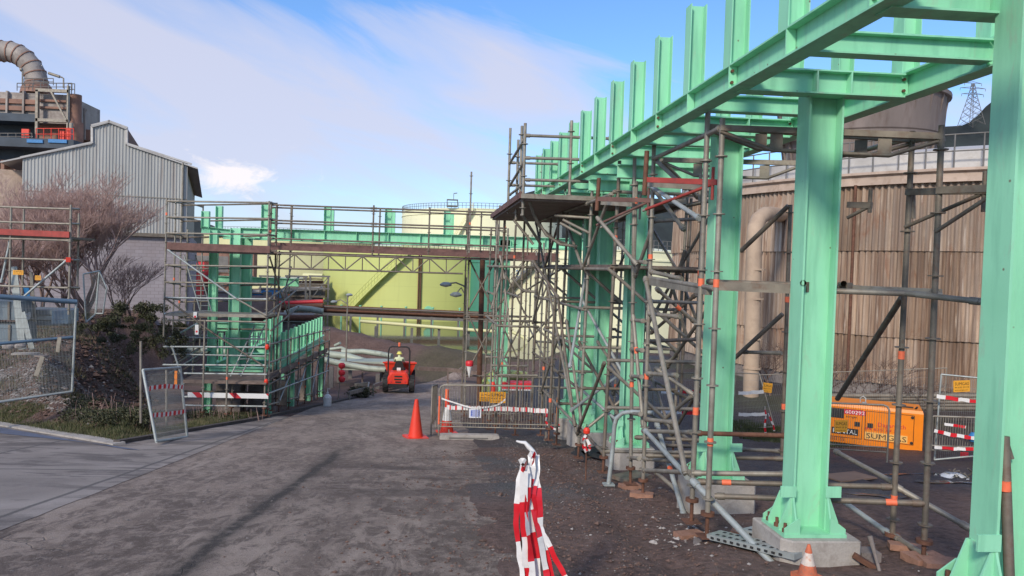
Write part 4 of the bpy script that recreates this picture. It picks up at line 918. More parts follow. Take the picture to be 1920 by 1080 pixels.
mb.tube(a, b_, .02, 6); mb.tube(a+w2, b_+w2, .02, 6); mb.build('rail', 'galv_light', lad); mb = MB()
for k in range(1, 12): q = a+(b_-a)*k/12; mb.tube(q, q+w2, .014, 6)
mb.build('rungs', 'galv_light', lad)
lad = thing('ladder', 'steel ladder leaning in front of the twin green columns above the striped board', 'ladder', P(430, 705, 20.6)); mb = MB(); a, b_ = P(478, 610, 21.3), P(432, 706, 20.6); w2 = Vector((.26, .1, 0))
mb.tube(a, b_, .02, 6); mb.tube(a+w2, b_+w2, .02, 6); mb.build('rail', 'galv_light', lad); mb = MB()
for k in range(1, 9): q = a+(b_-a)*k/9; mb.tube(q, q+w2, .014, 6)
mb.build('rungs', 'galv_light', lad)
# ---- G: walkway receding beside the road
G_ = thing('receding_walkway', 'low scaffold walkway with sloping tube rails running back along the road edge', 'walkway', (-4.3, 26, -4.6))
xw = P(501, 715, 20).x; y0_, y1_ = 20.1, 33.0; z0_, z1_ = P(501, 717, 20).z, P(616, 660, 33).z
f = lambda y: z0_+(z1_-z0_)*(y-y0_)/(y1_-y0_); fx = lambda y: xw+(P(616, 660, 33).x-xw)*(y-y0_)/(y1_-y0_)
for k in range(3):
    mb = MB(); mb.bar((fx(y0_)-.3-k*.32, y0_, z0_), (fx(y1_)-.3-k*.32, y1_, z1_), .30, .05); mb.build('deck_board', 'deck', G_)
mb = MB(); mb.bar((fx(y0_)-.06, y0_, z0_+.09), (fx(y1_)-.06, y1_, z1_+.09), .03, .17); mb.build('toe_board', 'deck', G_)
ny = 8
for i in range(ny+1):
    y = y0_+(y1_-y0_)*i/ny; x = fx(y)
    std3(G_, Vector((x+.03, y, f(y)+1.08)), Vector((x, y, zg(x, y)+.05)), rs.choice(['galv', 'galv_dark']), True, ring=.5)
    std3(G_, Vector((x-.95, y+.1, f(y)+(1.05 if i % 2 else -.05))), Vector((x-.98, y+.1, zg(x-1, y)+.05)), 'galv_dark', True)
    ldg(G_, Vector((x, y, f(y)-.06)), Vector((x-1, y, f(y)-.06)), 'galv_dark')
    if i < ny:
        y2 = y0_+(y1_-y0_)*(i+1)/ny; x2 = fx(y2)
        for h_ in (.5, 1.0, -.08): ldg(G_, Vector((x, y, f(y)+h_)), Vector((x2, y2, f(y2)+h_)), 'galv' if h_ > 0 else 'galv_dark', 'guard_rail' if h_ > 0 else 'ledger')
        g1, g2 = zg(x, y)+.35, zg(x2, y2)+.35
        ldg(G_, Vector((x, y, g1)), Vector((x2, y2, f(y2)-.15 if i % 2 else g2)), 'galv_light' if i % 2 else 'galv', 'brace')
        ldg(G_, Vector((x+.02, y, (g1+f(y))/2)), Vector((x2+.02, y2, (g2+f(y2))/2)), 'galv_light')
# ---- H: small scaffold at the far left
Hs = thing('scaffold_tower', 'small scaffold with a red toe board in front of the bare trees, far left', 'scaffold', (-9.5, 17, -2.6))
for px, pt, pb, Y in ((21, 388, 560, 17), (133, 384, 590, 17), (148, 400, 545, 18.3), (45, 392, 560, 18.3), (-60, 388, 560, 17)): std(Hs, (px, pt), (px-(pb-pt)*.02, pb), Y, 'galv', bands=[])
for y in (388, 416, 447, 484, 536): ldg(Hs, (-60, y-2, 17), (133-(y-388)*.02, y+4, 17), 'galv'); ldg(Hs, (133-(y-388)*.02, y+3, 17), (148, y+4, 18.3), 'galv'); ldg(Hs, (-40, y-1, 18.3), (148, y+4, 18.3), 'galv_dark')
board(Hs, (-60, 432, 16.95), (130, 440, 16.95), .03, .13, 'red_steel'); p = P(130, 446, 17); deck(Hs, P(-60, 446, 17).x, p.x, 17, 18.3, p.z, 'x', 'galv_dark')
ldg(Hs, (126, 487, 16.9), (40, 560, 16.9), 'galv_light', 'brace'); ldg(Hs, (19, 450, 17.1), (2, 530, 17.1), 'galv_light', 'brace'); coupler(Hs, (128, 487, 16.9), 'cone', .09)
# clay blocks and boards under the jacks of the near bays
for px, py, Y, lab, mt_, s in ((1292, 1010, 6.6, 'under the upright left of the two nearest ones', 'red_block', (.26, .13, .05)), (1328, 1036, 6.3, 'under the yellow-footed near upright', 'concrete_dark', (.26, .18, .05)), (1203, 930, 8.6, 'under the rusty jack right of the hoop', 'red_block', (.27, .14, .05)), (1181, 905, 9.3, 'under the jack just behind the hoop', 'red_block', (.26, .14, .06)),
                                    (1735, 1062, 5.62, 'under the upright at the right, beside the leaning hammer', 'red_block', (.3, .2, .06)), (1672, 1046, 6.1, 'under the right rear upright of the nearest bay', 'concrete_dark', (.3, .2, .05))):
    p = P(px, py, Y); z = min(zg(p.x, Y)+dirt_h(p.x, Y)+s[2]*.5, p.z+.06); mb = MB(); mb.box((p.x, Y, z), s, rs.uniform(-.4, .4)); mb.box((p.x+.02, Y+.02, z-s[2]*.9), (s[0]*.9, s[1]*1.1, s[2]*.9), rs.uniform(-.4, .4)); tag(mb.build('base_block', mt_), 'low rough block '+lab, 'block', 'blocks under the scaffold jacks')
# ================================================================ grey gabled building, upper left
Br = Vector((-14.1, 45, 0)); bu = Vector((-20, -5.6, 0)).normalized(); bv = Vector((-5.6, 20, 0)).normalized()
def onpl(px, py, p0=Br, n=None):
    n = bv if n is None else n
    d = ray(px, py); return d*(p0.dot(n)/d.dot(n))
m, t, b = newmat('grey_ribbed_sheet'); co = coords(t, (1, 1, .08), 'World')
o = ramp(t, noi(t, co, 1.4, 5), [(.3, (.34, .34, .325)), (.7, (.44, .44, .42))]); o = mix(t, ramp(t, noi(t, co, 3, 5), [(.52, 0.0), (.70, .6)]), o, (.25, .20, .17)); t.links.new(o, b.inputs['Base Color']); b.inputs['Roughness'].default_value = .55; MT['ribbed'] = m
MT['brick'] = None
m, t, b = newmat('dusty_block_wall'); co = coords(t, (1, 1, 1), 'World')
bt = t.nodes.new('ShaderNodeTexBrick'); bt.inputs['Scale'].default_value = 1; bt.inputs['Brick Width'].default_value = .42; bt.inputs['Row Height'].default_value = .2; bt.inputs['Mortar Size'].default_value = .012
sp = t.nodes.new('ShaderNodeSeparateXYZ'); t.links.new(co, sp.inputs[0]); cb_ = t.nodes.new('ShaderNodeCombineXYZ'); t.links.new(sp.outputs[0], cb_.inputs[0]); t.links.new(sp.outputs[2], cb_.inputs[1]); t.links.new(cb_.outputs[0], bt.inputs[0])
bt.inputs['Color1'].default_value = (.33, .295, .31, 1); bt.inputs['Color2'].default_value = (.28, .25, .265, 1); bt.inputs['Mortar'].default_value = (.22, .19, .195, 1)
o = mix(t, ramp(t, noi(t, co, .5, 5), [(.45, 0.0), (.7, .5)]), bt.outputs[0], (.22, .17, .16)); t.links.new(o, b.inputs['Base Color']); b.inputs['Roughness'].default_value = .9; MT['brick'] = m
T = thing('factory_building', 'grey ribbed gabled factory building with a raised roof monitor', 'building', (Br.x, Br.y, -3.4))
prof_px = [(358, 309), (238, 270), (238, 241), (205, 228), (173, 237), (173, 268), (41, 297)]
prof = []
for q in prof_px: p = onpl(*q); prof.append(((p-Br).dot(bu), p.z))
zbt = onpl(358, 441).z; S1 = prof[-1][0]
def topz(s):
    for (a, za), (b_, zb) in zip(prof, prof[1:]):
        if a-1e-6 <= s <= b_+1e-6 and b_-a > .05: return za+(zb-za)*(s-a)/(b_-a)
    return prof[0][1] if s < .1 else prof[-1][1]
mb = MB(); s = 0; k = 0; v = []
sw = [(0, 0), (.08, 0), (.10, -.035), (.15, -.035), (.17, 0)]
while s < S1-.17:
    for (a, da), (b_, db) in zip(sw, sw[1:]):
        p0 = Br+bu*(s+a)+bv*(da-.0); p1 = Br+bu*(s+b_)+bv*db
        mb.add([p0+Vector((0, 0, zbt)), p1+Vector((0, 0, zbt)), p1+Vector((0, 0, topz(s+b_))), p0+Vector((0, 0, topz(s+a)))], [(0, 1, 2, 3)])
    s += .17
mb.build('gable_cladding', 'ribbed', T)
mb = MB()
for (a, za), (b_, zb) in zip(prof, prof[1:]):
    if b_-a > .05: mb.bar(Br+bu*(a-.05)+bv*-.08+Vector((0, 0, za+.03)), Br+bu*(b_+.05)+bv*-.08+Vector((0, 0, zb+.03)), .16, .1)
    else: mb.bar(Br+bu*a+bv*-.06+Vector((0, 0, za)), Br+bu*b_+bv*-.06+Vector((0, 0, zb)), .12, .1, (0, 1, 0))
mb.build('roof_trim', 'roof_pale', T)
ev = onpl(371, 315); sE = (ev-Br).dot(bu)
mb = MB()       # roof slopes going back
def slope(sa, za, sb, zb, th=.08, d0=-.15, d1=22): mb.hexa([Br+bu*sa+bv*d0+Vector((0, 0, za-th)), Br+bu*sb+bv*d0+Vector((0, 0, zb-th)), Br+bu*sb+bv*d1+Vector((0, 0, zb-th)), Br+bu*sa+bv*d1+Vector((0, 0, za-th)), Br+bu*sa+bv*d0+Vector((0, 0, za)), Br+bu*sb+bv*d0+Vector((0, 0, zb)), Br+bu*sb+bv*d1+Vector((0, 0, zb)), Br+bu*sa+bv*d1+Vector((0, 0, za))])
slope(sE, ev.z, prof[1][0], prof[1][1]); slope(prof[2][0], prof[2][1], prof[3][0], prof[3][1]); slope(prof[3][0], prof[3][1], prof[4][0], prof[4][1]); slope(prof[5][0], prof[5][1], S1+1.0, prof[6][1]-.25)
mb.build('roof', 'roof_pale', T)
mb = MB()
for s_ in (prof[1][0], prof[4][0]): mb.bar(Br+bu*s_+bv*.1+Vector((0, 0, prof[2][1]-.7)), Br+bu*s_+bv*22+Vector((0, 0, prof[2][1]-.7)), .1, 1.3)
mb.build('monitor_wall', 'rust', T)
mb = MB(); mb.bar(Br+bu*.1+bv*.1+Vector((0, 0, (zbt+prof[0][1])/2)), Br+bu*.1+bv*22+Vector((0, 0, (zbt+prof[0][1])/2)), .1, prof[0][1]-zbt); mb.build('side_wall', 'steel_grey', T)
mb = MB(); mb.bar(Br+bv*.3+Vector((0, 0, (zbt-4)/2)), Br+bv*.3+bu*(S1+14)+Vector((0, 0, (zbt-4)/2)), .4, -(-4-zbt)); mb.bar(Br+bv*.3+Vector((0, 0, (zbt-4)/2)), Br+bv*22+Vector((0, 0, (zbt-4)/2)), .4, -(-4-zbt)); mb.build('wall', 'brick', T)
mb = MB(); mb.bar(Br+bv*-.02-bu*.1+Vector((0, 0, zbt-.08)), Br+bv*-.02+bu*S1+Vector((0, 0, zbt-.08)), .3, .2); mb.build('ledge', 'galv_dark', T)
mb = MB(); mb.bar(Br+bv*-.045+Vector((0, 0, zbt+2.1)), Br+bv*-.045+bu*S1+Vector((0, 0, zbt+2.1)), .012, .05); mb.build('sheet_lap', 'galv', T)
mb = MB(); mb.tube(Br+bu*.25+bv*-.12+Vector((0, 0, zbt)), Br+bu*.25+bv*-.12+Vector((0, 0, prof[0][1]+.05)), .06, 8); mb.build('downpipe', 'galv', T)
mb = MB(); mb.bar(Br+bv*1.2+bu*(S1-.2)+Vector((0, 0, zbt+1)), Br+bv*1.2+bu*(S1+14)+Vector((0, 0, zbt+1)), .3, 4.6); mb.build('annex_wall', 'fascia', T)
# ================================================================ furnace works behind
MT['works'] = simple('sooty_steel_plate', (.30, .265, .24), .7, .2, .3, .5, (.12, .08, .07), .8)
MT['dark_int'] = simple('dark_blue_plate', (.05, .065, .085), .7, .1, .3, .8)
MT['works_rust'] = simple('rust_brown_plate', (.27, .15, .11), .8, .1, .3, .6, (.12, .06, .05), .7)
YF = 60
def q_(px, py, dy=0): return P(px, py, YF+dy)
T = thing('furnace_works', 'tall sooty furnace works with a fat duct elbow and railed platforms, top left', 'industrial plant', (q_(60, 300).x, YF, -3))
def pbox(x0, y0, x1, y1, d0, d1, mat, name):
    a, b_ = P(x0, y1, YF+d0), P(x1, y0, YF+d0); mb = MB(); mb.box(((a.x+b_.x)/2, YF+(d0+d1)/2, (a.z+b_.z)/2), (b_.x-a.x, d1-d0, b_.z-a.z)); return mb.build(name, mat, T)
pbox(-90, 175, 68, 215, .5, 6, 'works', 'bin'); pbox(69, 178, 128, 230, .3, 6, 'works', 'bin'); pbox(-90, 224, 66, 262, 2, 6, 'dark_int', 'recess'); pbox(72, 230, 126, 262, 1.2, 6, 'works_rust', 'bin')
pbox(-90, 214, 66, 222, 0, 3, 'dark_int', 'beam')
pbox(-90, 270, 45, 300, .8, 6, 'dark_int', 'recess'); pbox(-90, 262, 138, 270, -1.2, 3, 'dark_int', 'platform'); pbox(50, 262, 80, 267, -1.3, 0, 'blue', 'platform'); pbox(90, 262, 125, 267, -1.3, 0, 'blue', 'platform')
pbox(40, 242, 54, 264, -.9, -.7, 'cone', 'panel'); pbox(112, 245, 120, 264, -.9, -.7, 'cone', 'panel'); pbox(125, 240, 132, 262, -.9, -.7, 'cone', 'panel')
for x0, x1 in ((10, 14), (41, 45)): pbox(x0, 170, x1, 217, .2, .5, 'works', 'rib')
for y0 in (187, 200): pbox(-90, y0, 66, y0+1.5, .3, .5, 'works_rust', 'rib'); pbox(72, y0+1, 124, y0+2.5, .1, .3, 'works_rust', 'rib')
for x0, x1, y0, y1 in ((65, 71, 168, 262), (124, 128, 160, 262), (129, 134, 230, 268)): pbox(x0, y0, x1, y1, -.4, -.1, 'galv', 'frame_post')
for y0 in (168, 224): pbox(66, y0, 128, y0+3, -.4, -.1, 'galv', 'frame_beam')
mb = MB(); mb.bar(q_(96, 172, -.4), q_(124, 225, -.4), .12, .12); mb.build('frame_beam', 'galv', T)
# duct elbow
cl_ = [(-70, 97), (-10, 96), (5, 96), (20, 97), (34, 102), (47, 111), (58, 124), (66, 139), (69.5, 154), (70, 168)]
mb = MB(); pts = [q_(a, b_, 3) for a, b_ in cl_]; mb.path(pts, .83, 12); mb.build('duct', 'works', T)
for i in range(1, len(pts)-1):
    d = (pts[i+1]-pts[i-1]).normalized(); mb = MB(); mb.tube(pts[i]-d*.04, pts[i]+d*.04, .88, 14); mb.build('duct_flange', 'works_rust', T)
mb = MB(); p = q_(70, 168, 3); mb.lathe((p.x, p.y, p.z-.1), [(1.25, -.3), (1.15, .2), (.9, .55), (.85, .6)], 14); mb.build('duct_collar', 'works_rust', T)
mb = MB(); p = q_(140, 268, 1); zt_ = q_(140, 178, 1).z; mb.lathe((p.x, p.y, 0), [(.62, p.z), (.62, p.z+1.6), (.47, p.z+1.62), (.47, zt_), (.40, zt_), (.38, zt_-.5), (.01, zt_-.5)], 16); mb.build('stack', 'works_rust', T)
mb = MB(); mb.tube(q_(159, 262, 2), q_(159, 203, 2), .10, 6); mb.tube(q_(163, 205, 2), q_(157, 216, 2), .05, 5); mb.build('vent_pipe', 'works', T)
for (x0, x1, yt, yb, d) in ((32, 135, 156, 170, -.3), (45, 100, 147, 160, 1.5), (-90, 60, 250, 262, -1.1), (68, 138, 241, 262, -1.1), (128, 140, 157, 178, 0)):
    mb = MB(); n = max(2, int((x1-x0)/14))
    for i in range(n+1): x = x0+(x1-x0)*i/n; mb.tube(q_(x, yb, d), q_(x, yt, d), .035, 4)
    mb.tube(q_(x0, yt, d), q_(x1, yt, d), .035, 4); mb.tube(q_(x0, (yt+yb)/2, d), q_(x1, (yt+yb)/2, d), .03, 4); mb.build('railing', 'cone' if yb == 262 and x0 > 0 else 'steel_grey', T)
mb = MB(); mb.path([q_(119, 165, 0), q_(119, 147, 0), q_(116, 145, 0), q_(92, 138, 0)], .06, 5); mb.tube(q_(91, 137, 0), q_(112, 144, 0), .12, 6); mb.build('lamp_arm', 'galv', T)
mb = MB(); mb.path([q_(42, 160, 0), q_(42, 133, 0)], .06, 5); mb.tube(q_(38, 131, 0), q_(42, 130, 0), .14, 6); mb.build('lamp_arm', 'galv', T)
mb = MB(); a = q_(60, 320, 3); mb.lathe((a.x, a.y+2, 0), [(2.2, a.z), (2.2, q_(60, 284, 3).z), (1.2, q_(60, 273, 3).z), (.1, q_(60, 270, 3).z)], 18); mb.build('silo', 'works', T)
for (x0, x1) in ((-60, -50), (0, 8), (24, 30)): pbox(x0, 300, x1, 420, 0, .8, 'works_rust', 'frame_post')
pbox(-90, 300, 30, 420, 2, 6, 'works_rust', 'bin')
pbox(142, 243, 172, 262, 2, 8, 'works_rust', 'annex')
# ================================================================ left yard clutter seen through the scaffold
def pipe_run(label, pts, r, mat, legs=True, group='pipelines beyond the left scaffold', name='pipeline'):
    T = thing(name, label, 'pipe', P(*pts[0]), group); mb = MB(); mb.path([P(*p) for p in pts], r, 8); mb.build('pipe', mat, T)
    if legs:
        a, b_ = P(*pts[0]), P(*pts[-1]); n = max(1, int((b_-a).length/7))
        for i in range(n+1):
            q = a+(b_-a)*(i+.3)/(n+.6); mb = MB(); zz = zg(q.x, q.y)-.3; mb.box((q.x, q.y, (q.z+zz)/2-r), (.22, .22, max(.1, q.z-zz-2*r))); mb.build('leg', 'steel_grey', T)
    return T
MT['pipe_grey'] = simple('grey_pipe', (.30, .29, .28), .6, .2, .2, .6, (.17, .13, .11), .5)
MT['pipe_white'] = simple('pale_pipe_lagging', (.36, .40, .33), .6, .1, .15, .9, (.18, .19, .15), .7)
pipe_run('bright red pipeline passing the foot of the lime tank', [(345, 578, 85), (470, 571, 85), (606, 565, 84)], .22, 'red_tape')
pipe_run('rusty pipeline just under the bright red one', [(345, 584, 84), (606, 573, 83)], .3, 'rust', False)
pipe_run('grey pipeline level with the blue machine', [(345, 552, 95), (470, 548, 95), (606, 541, 94)], .25, 'pipe_grey')
pipe_run('brown pipeline highest of those right of the twin columns', [(480, 532, 100), (606, 530, 99)], .3, 'rust')
pipe_run('pale pipeline at the top of the trestles', [(320, 520, 100), (400, 522, 100), (500, 524, 99), (606, 520, 98)], .25, 'pipe_white')
pipe_run('yellowish pipe end beside the lime tank', [(570, 517, 97), (606, 519, 96)], .4, 'pale', False)
pipe_run('white wavy pipe beyond the receding walkway', [(535, 588, 70), (560, 578, 70), (585, 580, 69), (606, 584, 69)], .28, 'pipe_white')
pipe_run('brown bank of pipes crossing at the foot of the pale tank', [(320, 600, 62), (420, 596, 62), (520, 596, 61), (606, 596, 60)], .25, 'rust')
pipe_run('dark low pipeline behind the twin columns', [(320, 632, 52), (420, 636, 51), (520, 640, 50)], .25, 'pipe_grey')
pipe_run('pale low pipeline behind the ladder', [(320, 655, 46), (420, 660, 45), (520, 664, 44)], .2, 'pipe_white')
pipe_run('rust coloured pipeline behind the left legs of the scaffold', [(320, 612, 57), (400, 618, 56)], .35, 'works_rust')
for k, (px, py, Y, w, h, mt_, lab, cat, nm) in enumerate(((362, 510, 90, 3.2, 2.6, 'red_tape', 'big red box of machinery left of the twin green columns', 'machine', 'machine'), (354, 560, 80, 2.4, 5.6, 'red_tape', 'tall narrow red cabinet behind the left scaffold', 'cabinet', 'cabinet'), (510, 553, 88, 2.0, 1.3, 'blue', 'bright blue machine right of the twin green columns', 'machine', 'machine'), (487, 556, 88, 1.5, .7, 'blue', 'lower blue box left of the bright blue machine', 'box', 'equipment_box'),
                                                           (380, 545, 92, 7.0, 4.5, 'works_rust', 'rust brown shed beyond the left scaffold', 'shed', 'shed'), (575, 545, 96, 5, 1.6, 'galv_dark', 'dark grey pump house beside the lime tank', 'machine', 'machine'), (425, 560, 84, 2.5, 1.4, 'pipe_grey', 'grey unit between the twin green columns and the blue one', 'machine', 'machine'), (420, 500, 110, 9, 5, 'works_rust', 'brown steel frame hut below the pale yellow tank', 'hut', 'hut'), (540, 596, 64, 4.2, .5, 'pipe_white', 'low white slab roof beyond the receding walkway', 'roof', 'slab_roof'))):
    c = P(px, py, Y); T = thing(nm, lab, cat, (c.x, Y, c.z-h/2)); mb = MB(); mb.box(c, (w, 2.2, h)); mb.build('body', mt_, T)
    mb = MB(); mb.box((c.x, Y, c.z+h/2+.06), (w*1.06, 2.4, .12)); mb.build('lid', 'galv_dark', T)
    mb = MB()
    for s in (-.3, 0, .3): mb.box((c.x+s*w, Y-1.12, c.z), (w*.2, .05, h*.6))
    mb.build('vent_louvres', 'steel_grey', T)
    mb = MB(); zz = zg(c.x, Y)-.3; mb.box((c.x, Y, (c.z-h/2+zz)/2), (w*.8, 1.6, max(.2, c.z-h/2-zz))); mb.build('plinth', 'concrete_dark', T)
# steel trestle frames for the pipes
for k, (px, Y) in enumerate(((350, 86), (400, 90), (452, 86), (505, 92), (555, 88), (598, 92))):
    p = P(px, 560, Y); T = thing('pipe_trestle', ['brown steel trestle by the tall red cabinet', 'brown steel trestle behind the slim left green column', 'brown steel trestle hidden by the twin green columns', 'brown steel trestle by the bright blue machine', 'brown steel trestle left of the dark grey pump house', 'brown steel trestle touching the edge of the lime tank'][k], 'trestle', (p.x, Y, -7), 'steel trestles of the pipelines')
    zt_ = P(px, 518, Y).z
    for s in (-1.1, 1.1): mb = MB(); mb.box((p.x+s, Y, (zt_-7.6)/2), (.2, .2, zt_+7.6)); mb.build('leg', 'steel_grey', T)
    for zz in (zt_, zt_-1.5, zt_-3): mb = MB(); mb.box((p.x, Y, zz), (2.6, .22, .2)); mb.build('beam', 'steel_grey', T)
    mb = MB(); mb.bar((p.x-1.1, Y, zt_-3), (p.x+1.1, Y, zt_), .1, .1); mb.build('brace', 'steel_grey', T)
# pale pipes on the far verge behind the dumper
pl = [[(612, 664, 44), (650, 668, 44), (690, 680, 43.5), (745, 688, 43)], [(640, 660, 46), (680, 659, 46), (715, 664, 45.5), (735, 668, 45)], [(596, 672, 41), (640, 682, 41), (690, 691, 40.8), (735, 694, 40.5)], [(618, 655, 47), (640, 652, 47), (662, 662, 46)], [(628, 648, 44.5), (638, 643, 44.3)]]
for k, q in enumerate(pl): pipe_run(['fat pale green pipe curving behind the orange dumper', 'pale pipe arching above the fat pale green one', 'lowest pale green pipe, ending at the dumper', 'short pale pipe leaving the lamp post', 'stubby white pipe end above the walkway'][k], q, [.22, .17, .17, .10, .09][k], 'pipe_white', k < 3, 'pale pipes on the verge')
p = P(690, 683, 43); T = thing('pipe_housing', 'low pale green housing with dark openings behind the dumper', 'housing', p); mb = MB(); mb.box(p, (3.2, 1.5, .5)); mb.build('body', 'pipe_white', T)
for s in (-.9, .25): mb = MB(); mb.box(p+Vector((s, -.76, 0)), (.9, .04, .3)); mb.build('opening', 'galv_dark', T)
p = P(790, 683, 50); T = thing('pipe_valve', 'dark red valve gear behind the dumper', 'valve', p); mb = MB(); mb.tube(p+Vector((-.9, 0, .1)), p+Vector((.7, 0, .1)), .12, 8); mb.tube(p+Vector((-.3, 0, 0)), p+Vector((-.3, 0, .5)), .1, 8); mb.tube(p+Vector((-.9, 0, -.3)), p+Vector((1.4, 0, -.25)), .1, 8); mb.build('body', 'red_tape', T)
# guard rails beside the road
def rail_thing(label, pts, zlift=.5, mat='galv', post=2.0, name='guard_rail', width=.2):
    T = thing(name, label, 'guard rail', pts[0], 'guard rails at the far bend'); P_ = [Vector(p) for p in pts]
    for a, b_ in zip(P_, P_[1:]): mb = MB(); mb.bar(a, b_, .05, width); mb.build('rail', mat, T)
    for a, b_ in zip(P_, P_[1:]):
        n = max(1, round((b_-a).length/post))
        for i in range(n):
            q = a+(b_-a)*i/n; mb = MB(); mb.box((q.x, q.y, (q.z+zg(q.x, q.y))/2), (.09, .09, abs(q.z-zg(q.x, q.y))+.1)); mb.build('post', mat, T)
def gp(px, py, Y): return P(px, py, Y)
rail_thing('grey guard rail turning back at the road edge, left of the dumper', [gp(655, 737, 31), gp(690, 728, 33.5), gp(692, 719, 36), gp(665, 722, 36)], width=.16)
rail_thing('grey guard rail running up to the wheel of the dumper', [gp(700, 724, 34.5), gp(716, 718, 37)], width=.16)
rail_thing('long brown guard rail along the bend behind the dumper', [gp(605, 676, 42), gp(680, 684, 42), gp(760, 690, 42.5), gp(840, 693, 43), gp(900, 700, 42), gp(960, 706, 41)], mat='deck', post=2.6, width=.22)
# ================================================================ street lamps
def lamp(label, px, pt, pb, Y, arm, r=.05):
    T = thing('street_lamp', label, 'street lamp', P(px, pb, Y)); a, b_ = P(px, pb, Y), P(px, pt, Y); mb = MB(); mb.tube(Vector((b_.x, Y, a.z)), b_, r, 8, r*.7); mb.build('pole', 'galv', T)
    for (ax, ay) in arm:
        h = P(ax, ay, Y); mb = MB(); mb.path([P(px, pt+max(0, (ay-pt)*.9)+7, Y), (P(px, pt+8, Y)+h)/2 if abs(ax-px) > 12 else h, h], .03, 6); mb.build('arm', 'galv', T)
        mb = MB(); mb.lathe(h-Vector((0, 0, .05)), [(.01, -.06), (.18, -.02), (.2, .03), (.1, .1), (.01, .11)], 12); mb.build('lamp_head', 'galv_light', T)
lamp('thin street lamp standing in front of the pale pipes, lamp head to the left', 652, 551, 680, 42, ((626, 565), (655, 552)))
lamp('twin-headed street lamp arms reaching left from the bridge tower', 874, 520, 700, 24, ((836, 532), (855, 551)), .045)
# ================================================================ dumper with its driver
Yd = 38.2; pd = P(746, 740, Yd); D0 = Vector((pd.x, Yd, zg(pd.x, Yd)+.02))
T = thing('dumper', 'orange red site dumper seen from behind, driving away down the road', 'dumper', D0)
def dp(x, y, z): return D0+Vector((x, y, z))
for sx_ in (-.66, .70):
    for yy, rr in ((.35, .42), (2.0, .45)):
        mb = MB(); mb.tube(dp(sx_-.14, yy, rr), dp(sx_+.14, yy, rr), rr, 24)
        for k in range(22):
            a = 2*math.pi*k/22; c_ = dp(sx_, yy+math.cos(a)*rr, rr+math.sin(a)*rr); mb.box(c_, (.27, .045, .05), m=Matrix.Rotation(a+math.pi/2, 3, 'X') @ Matrix.Rotation(.3*(1 if k % 2 else -1), 3, 'Z'))
        w = mb.build('wheel', 'black', T); mb = MB(); mb.tube(dp(sx_-.15, yy, rr), dp(sx_+.15, yy, rr), rr*.5, 16); mb.build('rim', 'cone', w)
mb = MB()   # engine cover, tapering
def loft(mb, secs):     # secs: list of (y, x half-bottom, x half-top, z0, z1)
    n = len(secs); vs = []
    for y, xb, xt, z0, z1 in secs:
        c = .08; vs += [dp(-xb, y, z0), dp(xb, y, z0), dp(xb*1.02, y, z0+(z1-z0)*.5), dp(xt, y, z1-c), dp(xt-c, y, z1), dp(-xt+c, y, z1), dp(-xt, y, z1-c), dp(-xb*1.02, y, z0+(z1-z0)*.5)]
    mb.add(vs, [(8*i+k, 8*i+(k+1) % 8, 8*i+8+(k+1) % 8, 8*i+8+k) for i in range(n-1) for k in range(8)]+[tuple(range(8))[::-1], tuple(range(8*n-8, 8*n))])
loft(mb, [(-.14, .48, .40, .48, .98), (-.05, .54, .46, .44, 1.06), (.8, .54, .48, .44, 1.12)]); bd = mb.build('engine_cover', 'cone', T)
for z, w in ((.86, .40), (.71, .40), (.57, .30)): mb = MB(); mb.box(dp(0, -.145, z), (w, .03, .075)); mb.build('vent', 'black', bd)
for sx_ in (-.36, .36): mb = MB(); mb.tube(dp(sx_, -.13, .60), dp(sx_, -.165, .60), .05, 10); mb.build('rear_light', 'red_tape', bd)
mb = MB(); mb.box(dp(0, .9, .38), (.9, 2.3, .18)); mb.box(dp(0, -.1, .36), (1.0, .18, .10)); mb.tube(dp(-.6, .35, .42), dp(.62, .35, .42), .08, 8); mb.tube(dp(-.6, 2, .45), dp(.62, 2, .45), .08, 8); mb.build('chassis', 'black', T)
mb = MB(); mb.path([dp(-.55, .35, .6), dp(-.55, .35, 2.1), dp(-.5, .35, 2.28), dp(-.38, .35, 2.34), dp(.38, .35, 2.34), dp(.5, .35, 2.28), dp(.55, .35, 2.1), dp(.55, .35, .6)], .04, 8); mb.build('roll_bar', 'black', T)
mb = MB(); mb.tube(dp(0, .35, 2.36), dp(0, .35, 2.43), .06, 10); mb.lathe(dp(0, .35, 2.43), [(.06, 0), (.065, .08), (.04, .13), (.001, .14)], 10); mb.build('beacon', 'orange_tape', T)
mb = MB(); o_ = [dp(-.82, 1.3, .82), dp(.86, 1.3, .82), dp(.86, 2.9, .82), dp(-.82, 2.9, .82)]
mb.hexa([dp(-.55, 1.45, .62), dp(.6, 1.45, .62), dp(.5, 2.5, .62), dp(-.5, 2.5, .62), dp(-.84, 1.3, 1.38), dp(.88, 1.3, 1.38), dp(.8, 2.95, 1.25), dp(-.78, 2.95, 1.25)])
mb.bar(dp(-.88, 1.28, 1.38), dp(.92, 1.28, 1.38), .08, .08); mb.build('skip', 'cone', T)
mb = MB(); mb.hexa([dp(-.33, .48, 1.06), dp(.33, .48, 1.06), dp(.33, 1.0, 1.06), dp(-.33, 1.0, 1.06), dp(-.33, .50, 1.18), dp(.33, .5, 1.18), dp(.33, 1.0, 1.18), dp(-.33, 1.0, 1.18)]); mb.hexa([dp(-.30, .42, 1.10), dp(.30, .42, 1.10), dp(.3, .52, 1.10), dp(-.3, .52, 1.10), dp(-.17, .36, 1.58), dp(.17, .36, 1.58), dp(.17, .45, 1.58), dp(-.17, .45, 1.58)]); st_ = mb.build('seat', 'black', T)
mb = MB(); mb.box(dp(0, .385, 1.17), (.20, .02, .14)); mb.build('number_plate', 'white', T)
